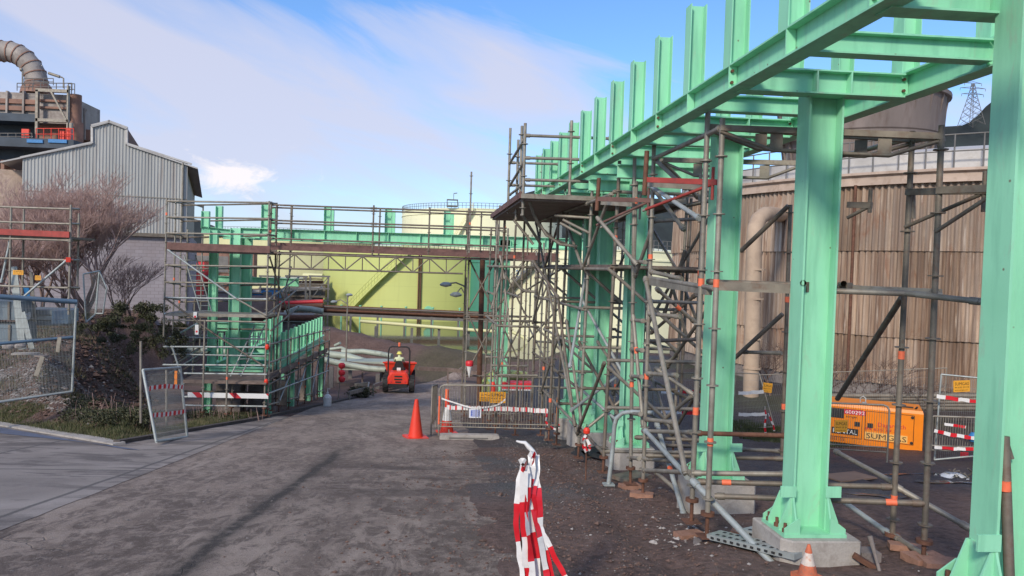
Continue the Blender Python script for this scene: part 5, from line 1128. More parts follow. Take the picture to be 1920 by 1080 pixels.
mb = MB(); mb.tube(dp(0, 1.25, 1.0), dp(0, 1.1, 1.55), .03, 6); mb.lathe(dp(0, 1.08, 1.56), [(.17, -.015), (.19, 0), (.17, .015)], 16); mb.build('steering_wheel', 'black', T)
MT['shirt'] = simple('pale_hi_vis_jacket', (.62, .66, .42), .8, 0, .1, 9); MT['trousers'] = simple('navy_trousers', (.03, .04, .07), .9); MT['skin'] = simple('skin', (.45, .27, .19), .6); MT['helmet'] = simple('yellow_helmet', (.80, .72, .16), .4); MT['dgreen'] = simple('dark_green_cloth', (.02, .085, .055), .8)
def skin_body(name, J, E_, rad, mat, parent):       # continuous body: connected joints grown with a Skin modifier
    me = bpy.data.meshes.new(name); off = wloc(parent); ks = list(J); me.from_pydata([Vector(J[k])-off for k in ks], [(ks.index(a), ks.index(b_)) for a, b_ in E_], [])
    o = bpy.data.objects.new(name, me); C.objects.link(o); o.parent = parent; sk = o.modifiers.new('skin', 'SKIN'); me.skin_vertices.new() if not me.skin_vertices else None
    for i, k in enumerate(ks): r = rad[k]; me.skin_vertices[0].data[i].radius = r if isinstance(r, tuple) else (r, r); me.skin_vertices[0].data[i].use_root = (i == 0)
    sb = o.modifiers.new('sub', 'SUBSURF'); sb.levels = 1; sb.render_levels = 2
    me.materials.append(MT[mat]); sk.use_smooth_shade = True; return o
pr = thing('person', 'person in yellow helmet and pale hi-vis jacket driving the orange dumper', 'person', dp(0, .75, 1.2))
J = {'pel': dp(0, .74, 1.26), 'wa': dp(0, .72, 1.42), 'ch': dp(0, .73, 1.62), 'nk': dp(0, .75, 1.77), 'hd': dp(0, .78, 1.86), 'ht': dp(0, .78, 1.99)}
Ed = [('pel', 'wa'), ('wa', 'ch'), ('ch', 'nk'), ('nk', 'hd'), ('hd', 'ht')]; rd = {'pel': (.15, .12), 'wa': (.15, .11), 'ch': (.17, .12), 'nk': .06, 'hd': .085, 'ht': .075}
for s, S in ((-1, 'l'), (1, 'r')):
    J.update({S+'sh': dp(s*.20, .74, 1.70), S+'el': dp(s*.27, .90, 1.48), S+'wr': dp(s*.17, 1.06, 1.55), S+'ha': dp(s*.15, 1.10, 1.58), S+'hp': dp(s*.1, .80, 1.24), S+'kn': dp(s*.14, 1.20, 1.26), S+'an': dp(s*.13, 1.30, .86), S+'ft': dp(s*.13, 1.46, .82)})
    Ed += [('ch', S+'sh'), (S+'sh', S+'el'), (S+'el', S+'wr'), (S+'wr', S+'ha'), ('pel', S+'hp'), (S+'hp', S+'kn'), (S+'kn', S+'an'), (S+'an', S+'ft')]
    rd.update({S+'sh': .07, S+'el': .05, S+'wr': .035, S+'ha': .035, S+'hp': .095, S+'kn': .07, S+'an': .045, S+'ft': .04})
skin_body('body', J, Ed, rd, 'shirt', pr)
mb = MB(); mb.lathe(dp(0, .78, 1.93), [(.001, .15), (.06, .14), (.105, .09), (.125, .02), (.125, 0), (.16, -.005), (.16, -.015), (.12, -.015)], 16); mb.build('helmet', 'helmet', pr)
mb = MB(); mb.lathe(dp(0, .745, 1.36), [(.172, -.14), (.178, 0), (.182, .16), (.15, .22)], 14); mb.build('waistcoat', 'dgreen', pr)
# ================================================================ bare trees, bushes, grass
def bare_tree(label, x, y, z, h, spread, seed, lean=0, levels=6, mat='twig', kids=(3, 3), name='bare_tree', cat='tree', trunk_r=.10, split0=4, group=None, tl=.22, twr=.0065):
    r_ = random.Random(seed); T = thing(name, label, cat, (x, y, z), group); mt = MB(); mc = MB()
    def grow(p, d, ln, rad, lv):
        segs = 3 if lv < 3 else 2; pts = [p]; q = p.copy(); dd = d.copy()
        for i in range(segs):
            dd = (dd + Vector((r_.uniform(-.16, .16), r_.uniform(-.16, .16), r_.uniform(-.05, .14)))).normalized(); q = q + dd*ln/segs; pts.append(q.copy())
        tgt = mt if lv < 2 else mc
        e = rad*.62; tgt.path(pts, [rad+(e-rad)*i/segs for i in range(segs+1)], 7 if lv < 2 else 3, cap=False)
        if lv >= levels: return
        n = r_.choice(kids) if lv else split0
        for k in range(n):
            t_ = r_.uniform(.35, 1) if k else 1
            f = t_*segs; i = min(int(f), segs-1); b_ = pts[i].lerp(pts[i+1], f-i)
            a = 2*math.pi*(k/n+r_.uniform(-.15, .15)); w = spread*(1.0 if lv else 1.15)*r_.uniform(.6, 1.25)
            nd_ = (dd + Vector((math.cos(a)*w, math.sin(a)*w*.8, r_.uniform(-.05, .25)))).normalized()
            grow(b_, nd_, (ln if lv or tl < .21 else ln*1.7)*r_.uniform(.62, .86), max(twr, rad*.58), lv+1)
    grow(Vector((x, y, z)), Vector((lean, 0, 1)).normalized(), h*tl*(.55 if tl > .21 else 1), trunk_r, 0)
    mt.build('trunk', 'bark' if mat == 'twig' else 'twig_dark', T); mc.build('crown', mat, T); return T
def gp_(px, Y): d = ray(px, 500); x = d.x/d.y*Y; return x, Y, zg(x, Y)-.1
x, y, z = gp_(168, 27); bare_tree('leafless pinkish brown tree with the widest crown, in front of the gabled building', x, y, -2.85, 9.0, .66, 4, .10, 7, kids=(3, 4, 4), group='leafless trees by the building', trunk_r=.13)
x, y, z = gp_(122, 28.5); bare_tree('leafless tree close left of the widest one, branches crossing it', x, y, -2.9, 9.2, .6, 9, -.08, 7, kids=(3, 3, 4), group='leafless trees by the building')
x, y, z = gp_(36, 26); bare_tree('leafless tree behind the small scaffold at the far left edge', x, y, -2.8, 8.4, .62, 15, -.05, 7, kids=(3, 3, 4), group='leafless trees by the building', trunk_r=.12)
x, y, z = gp_(-20, 24); bare_tree('leafless tree cut by the left edge of the picture', x, y, -2.8, 7.0, .6, 23, .1, 6, kids=(3, 4), group='leafless trees by the building', trunk_r=.12)
x, y, z = gp_(75, 30); bare_tree('leafless tree standing farthest back, between the small scaffold uprights', x, y, -2.9, 9.0, .6, 52, .02, 7, kids=(3, 3, 4), group='leafless trees by the building')
x, y, z = gp_(222, 29); bare_tree('low leafless sapling leaning right against the block wall', x, y, -2.9, 5.6, .7, 31, .40, 6, kids=(3, 3), group='leafless trees by the building', trunk_r=.07)
# bare thorny bushes in front of the shed
for px, Y, h, sd_, lab in ((1640, 19.5, 3.4, 41, 'leafless dark bush behind the orange generator'), (1560, 21, 3.0, 42, 'leafless dark bush left of the generator, half hidden by the second green column'), (1455, 22.5, 3.2, 43, 'leafless dark bush in front of the round building, between the second and third green columns'), (1730, 18, 2.6, 44, 'leafless dark bush right of the generator')):
    x, y, z = gp_(px, Y); bare_tree(lab, x, y, z, h, .95, sd_, .0, 6, 'twig_dark', (2, 3), 'bare_bush', 'bush', .035, 6, 'leafless bushes along the round building', .2, .0035)
def foliage_mat(name, c1, c2, c3):
    m, t, b = newmat(name); co = coords(t, (1, 1, 1), 'World'); n = noi(t, co, 3.0, 4); n2 = noi(t, co, 25, 2)
    o = mix(t, .5, ramp(t, n, [(.35, c1), (.5, c2), (.65, c3)]), ramp(t, n2, [(.35, c1), (.65, c3)])); t.links.new(o, b.inputs['Base Color']); b.inputs['Roughness'].default_value = .7; return m
MT['leaf_dark'] = foliage_mat('dark_scrub', (.018, .024, .010), (.040, .048, .018), (.085, .080, .032))
MT['leaf_green'] = foliage_mat('rough_grass', (.020, .034, .010), (.05, .075, .02), (.12, .12, .045))
MT['leaf_dry'] = foliage_mat('dry_grass', (.06, .05, .028), (.12, .10, .05), (.20, .17, .09))
def leaves(mb, c, rad, n, s, r_):
    for _ in range(n):
        while True:
            v = Vector((r_.uniform(-1, 1), r_.uniform(-1, 1), r_.uniform(-1, 1)))
            if .25 < v.length < 1: break
        v *= (.75+.35*noise.noise(v*2.2+Vector(c)))
        p = Vector(c)+Vector((v.x*rad[0], v.y*rad[1], v.z*rad[2])); a = Vector((r_.gauss(0, 1), r_.gauss(0, 1), r_.gauss(.3, 1))).normalized(); u = a.orthogonal().normalized(); w = a.cross(u); q = s*r_.uniform(.6, 1.5)
        mb.add([p-u*q*.4, p+w*q*1.1, p+u*q*.4, p-w*q*.6], [(0, 1, 2, 3)])
r_ = random.Random(77)
for lab, blobs in (('dark green scrub bush on the bank left of the broad scaffold', [((250, 585, 22.5), (.75, .6, .45), 2600), ((215, 600, 21.5), (.6, .5, .3), 1600), ((290, 600, 22), (.6, .5, .42), 1800)]),
                   ('shadowy bush at the foot of the dark scrub, beside the scaffold legs', [((300, 640, 20.5), (.5, .5, .5), 1800), ((285, 620, 20.2), (.45, .4, .35), 1200)]),
                   ('low scrub hanging over the bank below the bare trees', [((180, 612, 21.5), (.6, .5, .22), 1400), ((225, 628, 20.5), (.5, .4, .22), 900)])):
    c = P(*blobs[0][0]); T = thing('scrub_bush', lab, 'bush', c, 'scrub on the bank'); mb = MB()
    for q, rad, n in blobs:
        for _ in range(9): o2 = Vector((r_.uniform(-1, 1)*rad[0]*1.3, r_.uniform(-1, 1)*rad[1], r_.uniform(-.6, .45)*rad[2])); leaves(mb, P(*q)+o2, (rad[0]*.38, rad[1]*.38, rad[2]*r_.uniform(.3, .6)), n//7, .032, r_)
    mb.build('foliage', 'leaf_dark', T); mb = MB()
    for k in range(8): mb.tube(c-Vector((0, 0, .5)), c+Vector((r_.uniform(-.5, .5), r_.uniform(-.3, .3), r_.uniform(.1, .4))), .012, 4)
    mb.build('stems', 'twig_dark', T)
for lab, bl in (('dark weeds spilling over the kerb left of the leaning fence panel', [((230, 790, 15.2), (1.0, .5, .22), 2600), ((170, 775, 16.2), (.9, .5, .2), 1800), ((255, 735, 16.6), (.7, .5, .3), 1800)]),
                ('brownish green weeds on the bank above the kerb', [((200, 720, 17.6), (.9, .6, .3), 2200), ((160, 740, 17.2), (.6, .5, .22), 1000), ((245, 700, 18.5), (.6, .5, .3), 1400)]),
                ('dark weeds under the striped kick board', [((380, 775, 19.6), (.9, .5, .2), 1500), ((440, 790, 19), (.5, .3, .12), 600)])):
    c = P(*bl[0][0]); T = thing('weed_clump', lab, 'weeds', c, 'weeds on the bank')
    mb = MB()
    for q, rad, n in bl: c1_ = P(*q); c1_.z = zg(c1_.x, c1_.y)+rad[2]*.35; leaves(mb, c1_, rad, n, .03, r_)
    mb.build('foliage', 'leaf_dark', T); mb = MB()
    for k in range(26): q = P(*bl[k % len(bl)][0])+Vector((r_.uniform(-.7, .7), r_.uniform(-.3, .3), 0)); q.z = zg(q.x, q.y); mb.tube(q, q+Vector((r_.uniform(-.12, .12), 0, r_.uniform(.2, .5))), .004, 3)
    mb.build('stems', 'twig', T)
c = P(675, 735, 33); T = thing('scrub_bush', 'dark low plant at the road edge behind the white jug', 'bush', c, 'scrub on the bank'); mb = MB(); leaves(mb, c, (.8, .6, .35), 900, .06, r_); mb.build('foliage', 'leaf_dark', T)
def blades(name, n, fn, h, mat, w=.006):
    mb = MB(); k = 0; tries = 0
    while k < n and tries < n*20:
        tries += 1; q = fn()
        if q is None: continue
        x, y = q; z = zg(x, y); k += 1; hh = h*r_.uniform(.4, 1.3); a = r_.uniform(0, 6.28); d = Vector((math.cos(a), math.sin(a), 0)); ln = Vector((r_.uniform(-.5, .5)*hh, r_.uniform(-.5, .5)*hh, hh)); p = Vector((x, y, z-.01))
        mb.add([p-d*w, p+d*w, p+ln], [(0, 1, 2)])
    return kind(mb.build(name, mat), 'stuff')
def fb():
    x, y = r_.uniform(-12, -4.6), r_.uniform(12.6, 21.5); d = bank(x, y)
    if y > 13.6 and xl(y)-.14 > x > -5.5: d = .6
    if d < .08 or d > 3.0 or fbm(x, y, .45, 8)+.12+.10 < r_.uniform(-.25, .2): return None
    if x < -7.9 and d > 1.2: return None
    return x, y
blades('grass', 34000, fb, .085, 'leaf_green', .008); blades('dry_grass', 9000, fb, .12, 'leaf_dry', .006)
def fr():
    x, y = r_.uniform(7.2, 9.0), r_.uniform(14.5, 18.2)
    return (x, y) if fbm(x, y, .8, 30) > -.15 else None
blades('grass', 7000, fr, .10, 'leaf_green', .008)
# loose stones as one litter
def stones(name, n, fn, s0, s1, mat, dz=0):
    mb = MB(); k = 0
    while k < n:
        q = fn()
        if q is None: continue
        x, y = q; k += 1; s = r_.uniform(s0, s1)*(1 if r_.random() < .93 else 1.8); z = zg(x, y)+dz
        if .3 < x < 12 and y < 24 and not on_road(x, y): z += dirt_h(x, y)
        c = Vector((x, y, z+s*.15)); vs = [c+Vector((a*s*r_.uniform(.6, 1.2), b_*s*r_.uniform(.6, 1.2), g*s*.6*r_.uniform(.6, 1.2))) for a, b_, g in ((1, 0, 0), (0, 1, 0), (-1, 0, 0), (0, -1, 0), (.2, .1, 1), (0, 0, -1))]
        mb.add(vs, [(0, 1, 4), (1, 2, 4), (2, 3, 4), (3, 0, 4), (1, 0, 5), (2, 1, 5), (3, 2, 5), (0, 3, 5)])
    return kind(mb.build(name, mat), 'stuff')
MT['stone_pale'] = simple('pale_rubble', (.30, .27, .25), .9, 0, .4, 9)
MT['stone_brown'] = simple('brown_clods', (.125, .075, .058), .95, 0, .4, 9)
stones('gravel', 4200, lambda: (lambda y: (xr(y)-.15+abs(r_.gauss(0, 1.3)), y))(4+12*r_.random()**.6), .004, .012, 'stone')
stones('clods', 4200, lambda: (lambda y: (xr(y)+r_.gauss(.6, .9), y))(r_.uniform(3.6, 13)), .005, .020, 'stone_brown')
stones('rubble', 110, lambda: (lambda y: (xr(y)+abs(r_.gauss(.9, 1.2)), y))(r_.uniform(4.5, 14)), .006, .020, 'stone_pale')
stones('rubble', 90, lambda: (r_.gauss(2.55, .25), r_.gauss(6.5, .3)), .008, .028, 'stone_pale')
stones('road_grit', 1500, lambda: (lambda y: (r_.uniform(-3.4, xr(y)), y))(4+abs(r_.gauss(0, 5))), .004, .010, 'stone', .0)
stones('yard_gravel', 6500, lambda: (lambda x, y: (x, y) if bank(x, y) > 1.0 and x < -7.4 else None)(r_.uniform(-12.5, -7.4), r_.uniform(14.5, 22)), .012, .04, 'stone')
stones('bank_clods', 7000, lambda: (lambda x, y: (x, y) if bank(x, y) > .6 else None)(r_.uniform(-11.5, -5.6), r_.uniform(15, 25)), .015, .055, 'stone_brown')
stones('slope_clods', 6000, lambda: (lambda x, y: (x, y) if bank(x, y) > .3 else None)(r_.uniform(-18, -8), r_.uniform(23, 42)), .03, .10, 'stone_brown')
stones('slope_rubble', 700, lambda: (lambda x, y: (x, y) if bank(x, y) > .3 else None)(r_.uniform(-16, -7), r_.uniform(18, 40)), .02, .07, 'stone_pale')
def fs_():
    x, y = r_.uniform(-16, -8), r_.uniform(20, 40)
    return (x, y) if bank(x, y) > .2 and fbm(x, y, .5, 41) > -.05 else None
blades('slope_weeds', 5000, fs_, .2, 'leaf_dry', .012); blades('slope_weeds', 9000, fs_, .14, 'leaf_dark', .012)
stones('yard_gravel', 2500, lambda: (lambda x, y: (x, y) if bank(x, y) > 1.0 and x < -7.4 else None)(r_.uniform(-12.5, -7.4), r_.uniform(14.5, 22)), .012, .04, 'stone_pale')
stones('verge_litter', 160, fb, .015, .05, 'stone_pale')
# ================================================================ mesh fence panels and the left yard
MT['wire'] = simple('fence_wire', (.30, .31, .30), .5, .4, .15, 9)
MT['frame_blue'] = simple('blue_grey_frame', (.13, .20, .27), .5, .3, .15, 3, (.2, .2, .2), .4)
def panel(label, tl, tr, br_, bl, frame='galv_light', wire='wire', nx=40, ny=8, rr=.018, mid=None, group='temporary mesh fence panels', name='mesh_fence', skip=(), wr=.0022):
    tl, tr, br_, bl = [V3(p) for p in (tl, tr, br_, bl)]; T = thing(name, label, 'fence panel', bl, group)
    for nm, a, b_ in (('top_rail', tl, tr), ('post', tr, br_), ('bottom_rail', bl, br_), ('post', tl, bl)):
        if nm in skip: continue
        mb = MB(); mb.tube(a, b_, rr, 8); mb.build(nm, frame, T)
    for f_ in (mid or []): mb = MB(); mb.tube(tl.lerp(bl, f_), tr.lerp(br_, f_), rr*.85, 8); mb.build('mid_rail', frame, T)
    mb = MB()
    for i in range(1, nx): f_ = i/nx; mb.tube(tl.lerp(tr, f_), bl.lerp(br_, f_), wr, 3, cap=False)
    for i in range(1, ny): f_ = i/ny; mb.tube(tl.lerp(bl, f_), tr.lerp(br_, f_), wr, 3, cap=False)
    mb.build('wire_mesh', wire, T); return T
F1 = panel('large mesh fence panel with a blue-grey top tube, nearest at the far left', (-120, 548, 15.0), (143, 566, 16.8), (135, 734, 16.8), (-130, 772, 15.0), 'galv_light', 'wire', 90, 10, .028, mid=[], skip=('top_rail',), wr=.0035)
mb = MB(); mb.tube(P(-120, 548, 15), P(143, 566, 16.8), .055, 10); mb.build('top_rail', 'frame_blue', F1); mb = MB(); mb.tube(P(-120, 655, 15), P(137, 632, 16.8), .035, 8); mb.build('mid_rail', 'frame_blue', F1)
F2 = panel('leaning mesh fence panel with red striped tape at the kerb', (268, 694, 13.6), (338, 689, 14.9), (351, 819, 14.9), (293, 828, 13.3), 'galv_light', 'wire', 34, 12, .026, wr=.0028)
for px, pt, pb, Y, l in ((264, 640, 793, 14.2, 'lone upright fence post left of the leaning panel'), (312, 692, 800, 16, 'thin upright post behind the leaning panel')):
    mb = MB(); mb.tube(P(px, pb, Y), P(px, pt, Y), .024, 8); tag(mb.build('fence_post', 'galv'), l, 'post')
def tape(label, pts, w, mat='tape_rw', up=(0, 0, 1), cat='barrier tape', sag=0, group=None, twist=0, per=.17, parent=None, duty=.5):
    """ribbon through points, red and white blocks as faces"""
    pts = [V3(p) for p in pts]; L_ = [0]
    for a, b_ in zip(pts, pts[1:]): L_.append(L_[-1]+(b_-a).length)
    tot = L_[-1]; n = max(4, int(tot/.018)); mb = MB(); prev = None; u = Vector(up).normalized()
    for i in range(n+1):
        s = tot*i/n; k = max(j for j in range(len(L_)-1) if L_[j] <= s+1e-9); t_ = (s-L_[k])/(L_[k+1]-L_[k])
        # smooth interpolation
        p0 = pts[max(k-1, 0)]; p1 = pts[k]; p2 = pts[k+1]; p3 = pts[min(k+2, len(pts)-1)]
        p = .5*((2*p1)+(p2-p0)*t_+(2*p0-5*p1+4*p2-p3)*t_**2+(3*p1-p0-3*p2+p3)*t_**3)
        p = p-Vector((0, 0, sag*math.sin(math.pi*s/tot))) + noise.noise_vector(Vector((s*11, p1.x*5, w*90)))*w*.16
        d = ((p2-p1).normalized()); uu = (u-d*u.dot(d)); uu = uu.normalized() if uu.length > .1 else d.orthogonal().normalized()
        if twist: uu = Matrix.Rotation(twist*math.sin(s*7+p.x*3), 3, d) @ uu
        ww = w*(1-.38*abs(noise.noise(Vector((s*8, p1.z*7, w*50)))))
        cur = (p-uu*ww/2, p+uu*ww/2)
        if prev:
            mb.cur = 1 if (s/(2*per)) % 1 > 1-duty else 0; nn_ = (prev[1]-prev[0]).cross(cur[0]-prev[0]).normalized()*.0008
            mb.add([prev[0], cur[0], cur[1], prev[1]], [(0, 1, 2, 3)], True)
        prev = cur
    o = mb.build('barrier_tape', ['tape_white', 'tape_red'], parent)
    if parent is None: tag(o, label, cat, group)
    return o
MT['tape_white'] = simple('tape_white_film', (.72, .70, .68), .38, 0, .05, 8, (.45, .40, .37), .35); MT['tape_red'] = simple('tape_red_film', (.60, .015, .025), .35, 0, .10, 8)
tape('upper strip of red and white tape on the leaning fence panel', [(278, 729, 13.5), (310, 724, 14.1), (344, 726, 14.8)], .085, per=.08, group='tape on the leaning panel')
tape('lower strip of red and white tape on the leaning fence panel', [(284, 779, 13.4), (318, 776, 14.1), (349, 770, 14.8)], .09, per=.08, group='tape on the leaning panel')
p = P(330, 700, 14.8); mb = MB(); mb.box(p-Vector((0, 0, .1)), (.05, .03, .3)); tag(mb.build('reflector', 'yellow_orange'), 'small orange and yellow strip hanging at the top of the leaning panel', 'marker')
for k, (a, b_, c_, d_) in enumerate((((156, 514, 19.5), (186, 508, 20.5), (178, 590, 20.5), (161, 604, 19.5)), ((186, 508, 20.5), (200, 540, 20.5), (193, 588, 20.5), (180, 588, 20.5)))):
    panel(['upright mesh panel standing under the bare trees', 'narrow mesh panel leaning beside the upright one under the trees'][k], a, b_, c_, d_, nx=14, ny=6, rr=.02)
def slab(name, label, c, s, mat, rz=0, rx=0, cat='board', group=None):
    mb = MB(); m_ = Matrix.Rotation(rz, 3, 'Z') @ Matrix.Rotation(rx, 3, 'X'); mb.box(V3(c), s, m=m_); return tag(mb.build(name, mat), label, cat, group)
MT['bluegrey'] = simple('blue_grey_boards', (.13, .17, .20), .6, .1, .2, 2, (.2, .19, .18), .4)
# stacked formwork crates
for k, (px, py, Y, w, h, lab) in enumerate(((8, 580, 18, 1.0, .42, 'upper blue-grey crate of scaffold boards stacked at the far left'), (6, 625, 17.8, 1.1, .48, 'lower blue-grey crate of scaffold boards stacked at the far left'))):
    c = P(px, py, Y); T = thing('board_crate', lab, 'crate', c-Vector((0, 0, h/2)), 'crates of scaffold boards'); mb = MB(); mb.box(c, (w, .8, h)); mb.build('body', 'bluegrey', T)
    for s in (-.33, 0, .33): mb = MB(); mb.box(c+Vector((s*w, -.42, 0)), (.04, .04, h)); mb.build('batten', 'galv_dark', T)
for k, (px, py, Y, w, lab) in enumerate(((92, 583, 19, .95, 'top bundle of grey planks'), (93, 593, 19, 1.0, 'middle bundle of grey planks'), (95, 603, 19, .95, 'bottom bundle of grey planks'))):
    c = P(px, py, Y); slab('plank_bundle', lab+' stacked behind the blue topped fence panel', c, (w, 1.0, .11), ['bluegrey', 'galv_light', 'bluegrey'][k], .1*k, 0, 'planks', 'stack of plank bundles')
slab('plank_bundle', 'blue-grey plank bundle at the right end of the stack', P(123, 592, 18.6), (.35, 1.0, .3), 'frame_blue', .2, 0, 'planks')
for k, (x0, y0, x1, y1, Y, w, lab, mt_) in enumerate(((25, 500, 42, 655, 17.3, .16, 'pale plastic sheet strip leaning beside the crates', 'galv_light'), (42, 585, 60, 655, 17.2, .12, 'pale plank leaning against the pale strip', 'galv_light'), (58, 510, 66, 610, 18.2, .07, 'upright grey channel behind the fence', 'galv'), (112, 632, 108, 660, 16.3, .08, 'short pale board tied to the mid rail of the fence', 'galv'), (80, 668, 68, 705, 15.9, .09, 'broken pale board lying against the mesh', 'galv'))):
    a, b_ = P(x0, y0, Y), P(x1, y1, Y); mb = MB(); mb.bar(a, b_, w, .02, (0, 1, 0)); tag(mb.build('leaning_board', mt_), lab, 'board')
slab('flat_board', 'pale board lying flat on the stones behind the fence', P(48, 663, 16.6), (.5, .25, .03), 'concrete', .2); slab('flat_board', 'white broken slab beside the pale flat board', P(76, 667, 16.3), (.3, .2, .03), 'concrete_dark', -.5)
for k, (px, py, Y, s) in enumerate(((17, 648, 16.9, .13), (27, 646, 17, .12), (38, 648, 16.9, .11))):
    mb = MB(); c = P(px, py, Y); mb.lathe(c, [(.001, -s*.6), (s, -s*.4), (s*1.1, 0), (s*.7, s*.45), (.001, s*.55)], 7); tag(mb.build('boulder', 'stone_pale'), ['leftmost of the three pale stones beyond the fence', 'middle one of the three pale stones beyond the fence', 'rightmost of the three pale stones beyond the fence'][k], 'stone', 'three pale stones')
slab('blue_sheet', 'light blue plastic sheet hanging behind the fence', P(50, 546, 17.4), (.12, .02, .24), 'tank_blue' if 'tank_blue' in MT else 'blue', 0, .2, 'sheet')
slab('white_sheet', 'crumpled white sheet lying on the yard left of the plank stack', P(38, 592, 18), (.4, .2, .12), 'white', .3, .3, 'sheet')
# ================================================================ yellow signs
MT['sign'] = simple('orange_sign', (.78, .36, .03), .45, 0, .04, 3, (.5, .2, .03), .25); MT['ink'] = simple('black_ink', (.012, .010, .010), .5); MT['paper'] = simple('white_paper', (.66, .67, .72), .7, 0, .04, 9); MT['ink_blue'] = simple('blue_ink', (.10, .14, .42), .6); MT['ink_red'] = simple('red_ink', (.55, .02, .04), .6); MT['ink_white'] = simple('white_lettering', (.75, .74, .72), .6)
def sumgas(label, c, w, h, xd=(1, 0, 0), tilt=0):
    c = V3(c); x = Vector(xd).normalized(); x = (x+Vector((0, 0, tilt))).normalized(); u = Vector((0, 0, 1)); u = (u-x*u.dot(x)).normalized(); n = x.cross(u)
    T = thing('company_sign', label, 'sign', c-u*h/2, 'yellow hire company signs'); mb = MB(); mb.plate([c-x*w/2-u*h/2, c+x*w/2-u*h/2, c+x*w/2+u*h/2, c-x*w/2+u*h/2], .006, n); mb.build('plate', 'sign', T)
    mb = MB(); o_ = c-x*w*.43+n*.0032; text_mb(mb, 'SUMGAS', o_+u*h*.08, x, u, h*.38, .0015, w*.86)
    text_mb(mb, '94 635 39 29', o_-u*h*.17, x, u, h*.2, .0015, w*.86); text_mb(mb, 'www.sumgas.com', o_-u*h*.38, x, u, h*.15, .0015, w*.8); mb.build('lettering', 'ink', T); return T
sumgas('yellow hire sign hanging on the long front barrier', (933, 745, 15.5), .34, .24); sumgas('second yellow hire sign half hidden behind the one on the front barrier', (912, 744, 16.0), .30, .20)
sumgas('small yellow hire sign on the fence left of the second green column', (1439, 727, 16.5), .22, .22, tilt=-.1); sumgas('yellow hire sign high on the fence right of the generator', (1803, 724, 12.2), .30, .20, tilt=.06)
sumgas('yellow hire sign on the barrier in front of the generator', (1577, 799, 11.6), .22, .20)
sumgas('yellow sign on the small scaffold at the far left', (34, 511, 16.8), .22, .10); sumgas('yellow sign beside the leaning brace at the far left', (71, 521, 16.8), .12, .10)
# ================================================================ crowd barriers
def barrier(label, a, b_, h=1.07, mat='galv', bars=26, tilt=0, feet=True, group='steel crowd barriers', band=None, lift=.14, grd=None):
    """hoop frame with vertical bars between two ground points"""
    a, b_ = V3(a), V3(b_); T = thing('crowd_barrier', label, 'barrier', a, group); u = Vector((0, 0, 1)); d = (b_-a); L_ = d.length; d.normalize(); r0_ = .017; c = .09
    mb = MB(); arc = [a, a+u*(h-c), a+u*(h-c*.3)+d*c*.3, a+u*h+d*c, b_+u*h-d*c, b_+u*(h-c*.3)-d*c*.3, b_+u*(h-c), b_]; mb.path(arc, r0_, 8); mb.build('frame', mat, T)
    for z in (lift+.06, lift+.14) if lift else (.2,): mb = MB(); mb.tube(a+u*z, b_+u*z, .012, 6); mb.build('lower_rail', mat, T)
    for i in range(1, bars): q = a+d*L_*i/bars; mb = MB(); mb.tube(q+u*(lift+.06), q+u*(h-.01), .0055 if bars != 27 else .003, 5); mb.build('bar', mat, T)
    if feet:
        n = d.cross(u)
        for q in (a+d*.22, b_-d*.22): mb = MB(); mb.bar(q-n*.25+u*.02, q+n*.25+u*.02, .04, .02); mb.bar(q+u*.02, q+u*lift, .03, .03, (0, 1, 0)); mb.build('foot', mat, T)
    if band:
        for e, cc in ((a, band[0]), (b_, band[1])):
            if cc: mb = MB(); mb.tube(e+u*.25, e+u*.85, r0_*1.25, 8); mb.build('reflective_sleeve', cc, T)
    return T
g = lambda px, Y: Vector((P(px, 500, Y).x, Y, zg(P(px, 500, Y).x, Y)))
ga, gb = P(822, 824, 15.6), P(1043, 826, 15.0)
ga.z = zg(ga.x, ga.y)+.02; gb.z = zg(gb.x, gb.y)+.05
FB = barrier('long front crowd barrier carrying the yellow hire sign and the tape', ga, gb, 1.08, bars=44, band=('orange_tape', 'yellow_orange'))
ga2 = g(829, 19.2); barrier('crowd barrier seen edge-on at the left end of the front one', g(817, 15.7)+Vector((0, 0, .02)), g(826, 18.0), 1.05, bars=20, feet=False)
barrier('rear crowd barrier with a bare hoop top, behind the long front one', g(838, 20.5), g(983, 20.5), 1.0, bars=16)
tape('wide red and white tape stretched along the long front barrier', [(838, 764, 15.5), (900, 766, 15.45), (960, 767, 15.3), (1028, 771, 15.0)], .10, per=.065, duty=.22)
tape('loose end of tape hanging from the right of the front barrier', [(1026, 771, 14.95), (1024, 790, 14.9), (1032, 800, 14.9), (1045, 806, 14.9), (1048, 795, 14.85)], .05, per=.07, twist=.8)
tape('thin red tape tied across the yellow sign', [(828, 747, 15.5), (858, 757, 15.45), (890, 765, 15.4), (930, 760, 15.38), (948, 748, 15.38)], .035, per=9)
mb = MB(); c = P(891, 775, 15.42); mb.box(c, (.26, .006, .19)); nt_ = thing('notice', 'white and blue notice tied to the middle of the front barrier', 'notice', c); nt_.location = c; o = mb.build('sheet', 'paper', nt_)
mb = MB(); mb.box(c+Vector((0, -.005, 0)), (.19, .004, .13)); mb.build('print', 'ink_blue', nt_)
mb = MB()
for k in range(5): mb.box(c+Vector((0, -.009, .045-k*.022)), (.14-.02*(k % 2), .003, .008))
mb.build('lettering', 'paper', nt_)
# pale plastic block on the ground
c = P(880, 815, 15.1); c.z = zg(c.x, c.y)+.05; T = thing('plastic_block', 'long pale plastic base block lying before the front barrier', 'block', c); mb = MB(); mb.box(c, (1.22, .22, .09)); mb.box(c+Vector((0, 0, .05)), (1.16, .17, .02)); mb.build('body', 'concrete', T)
mb = MB(); mb.box(c+Vector((-.02, -.112, .0)), (.8, .006, .03)); mb.build('groove', 'steel_grey', T)
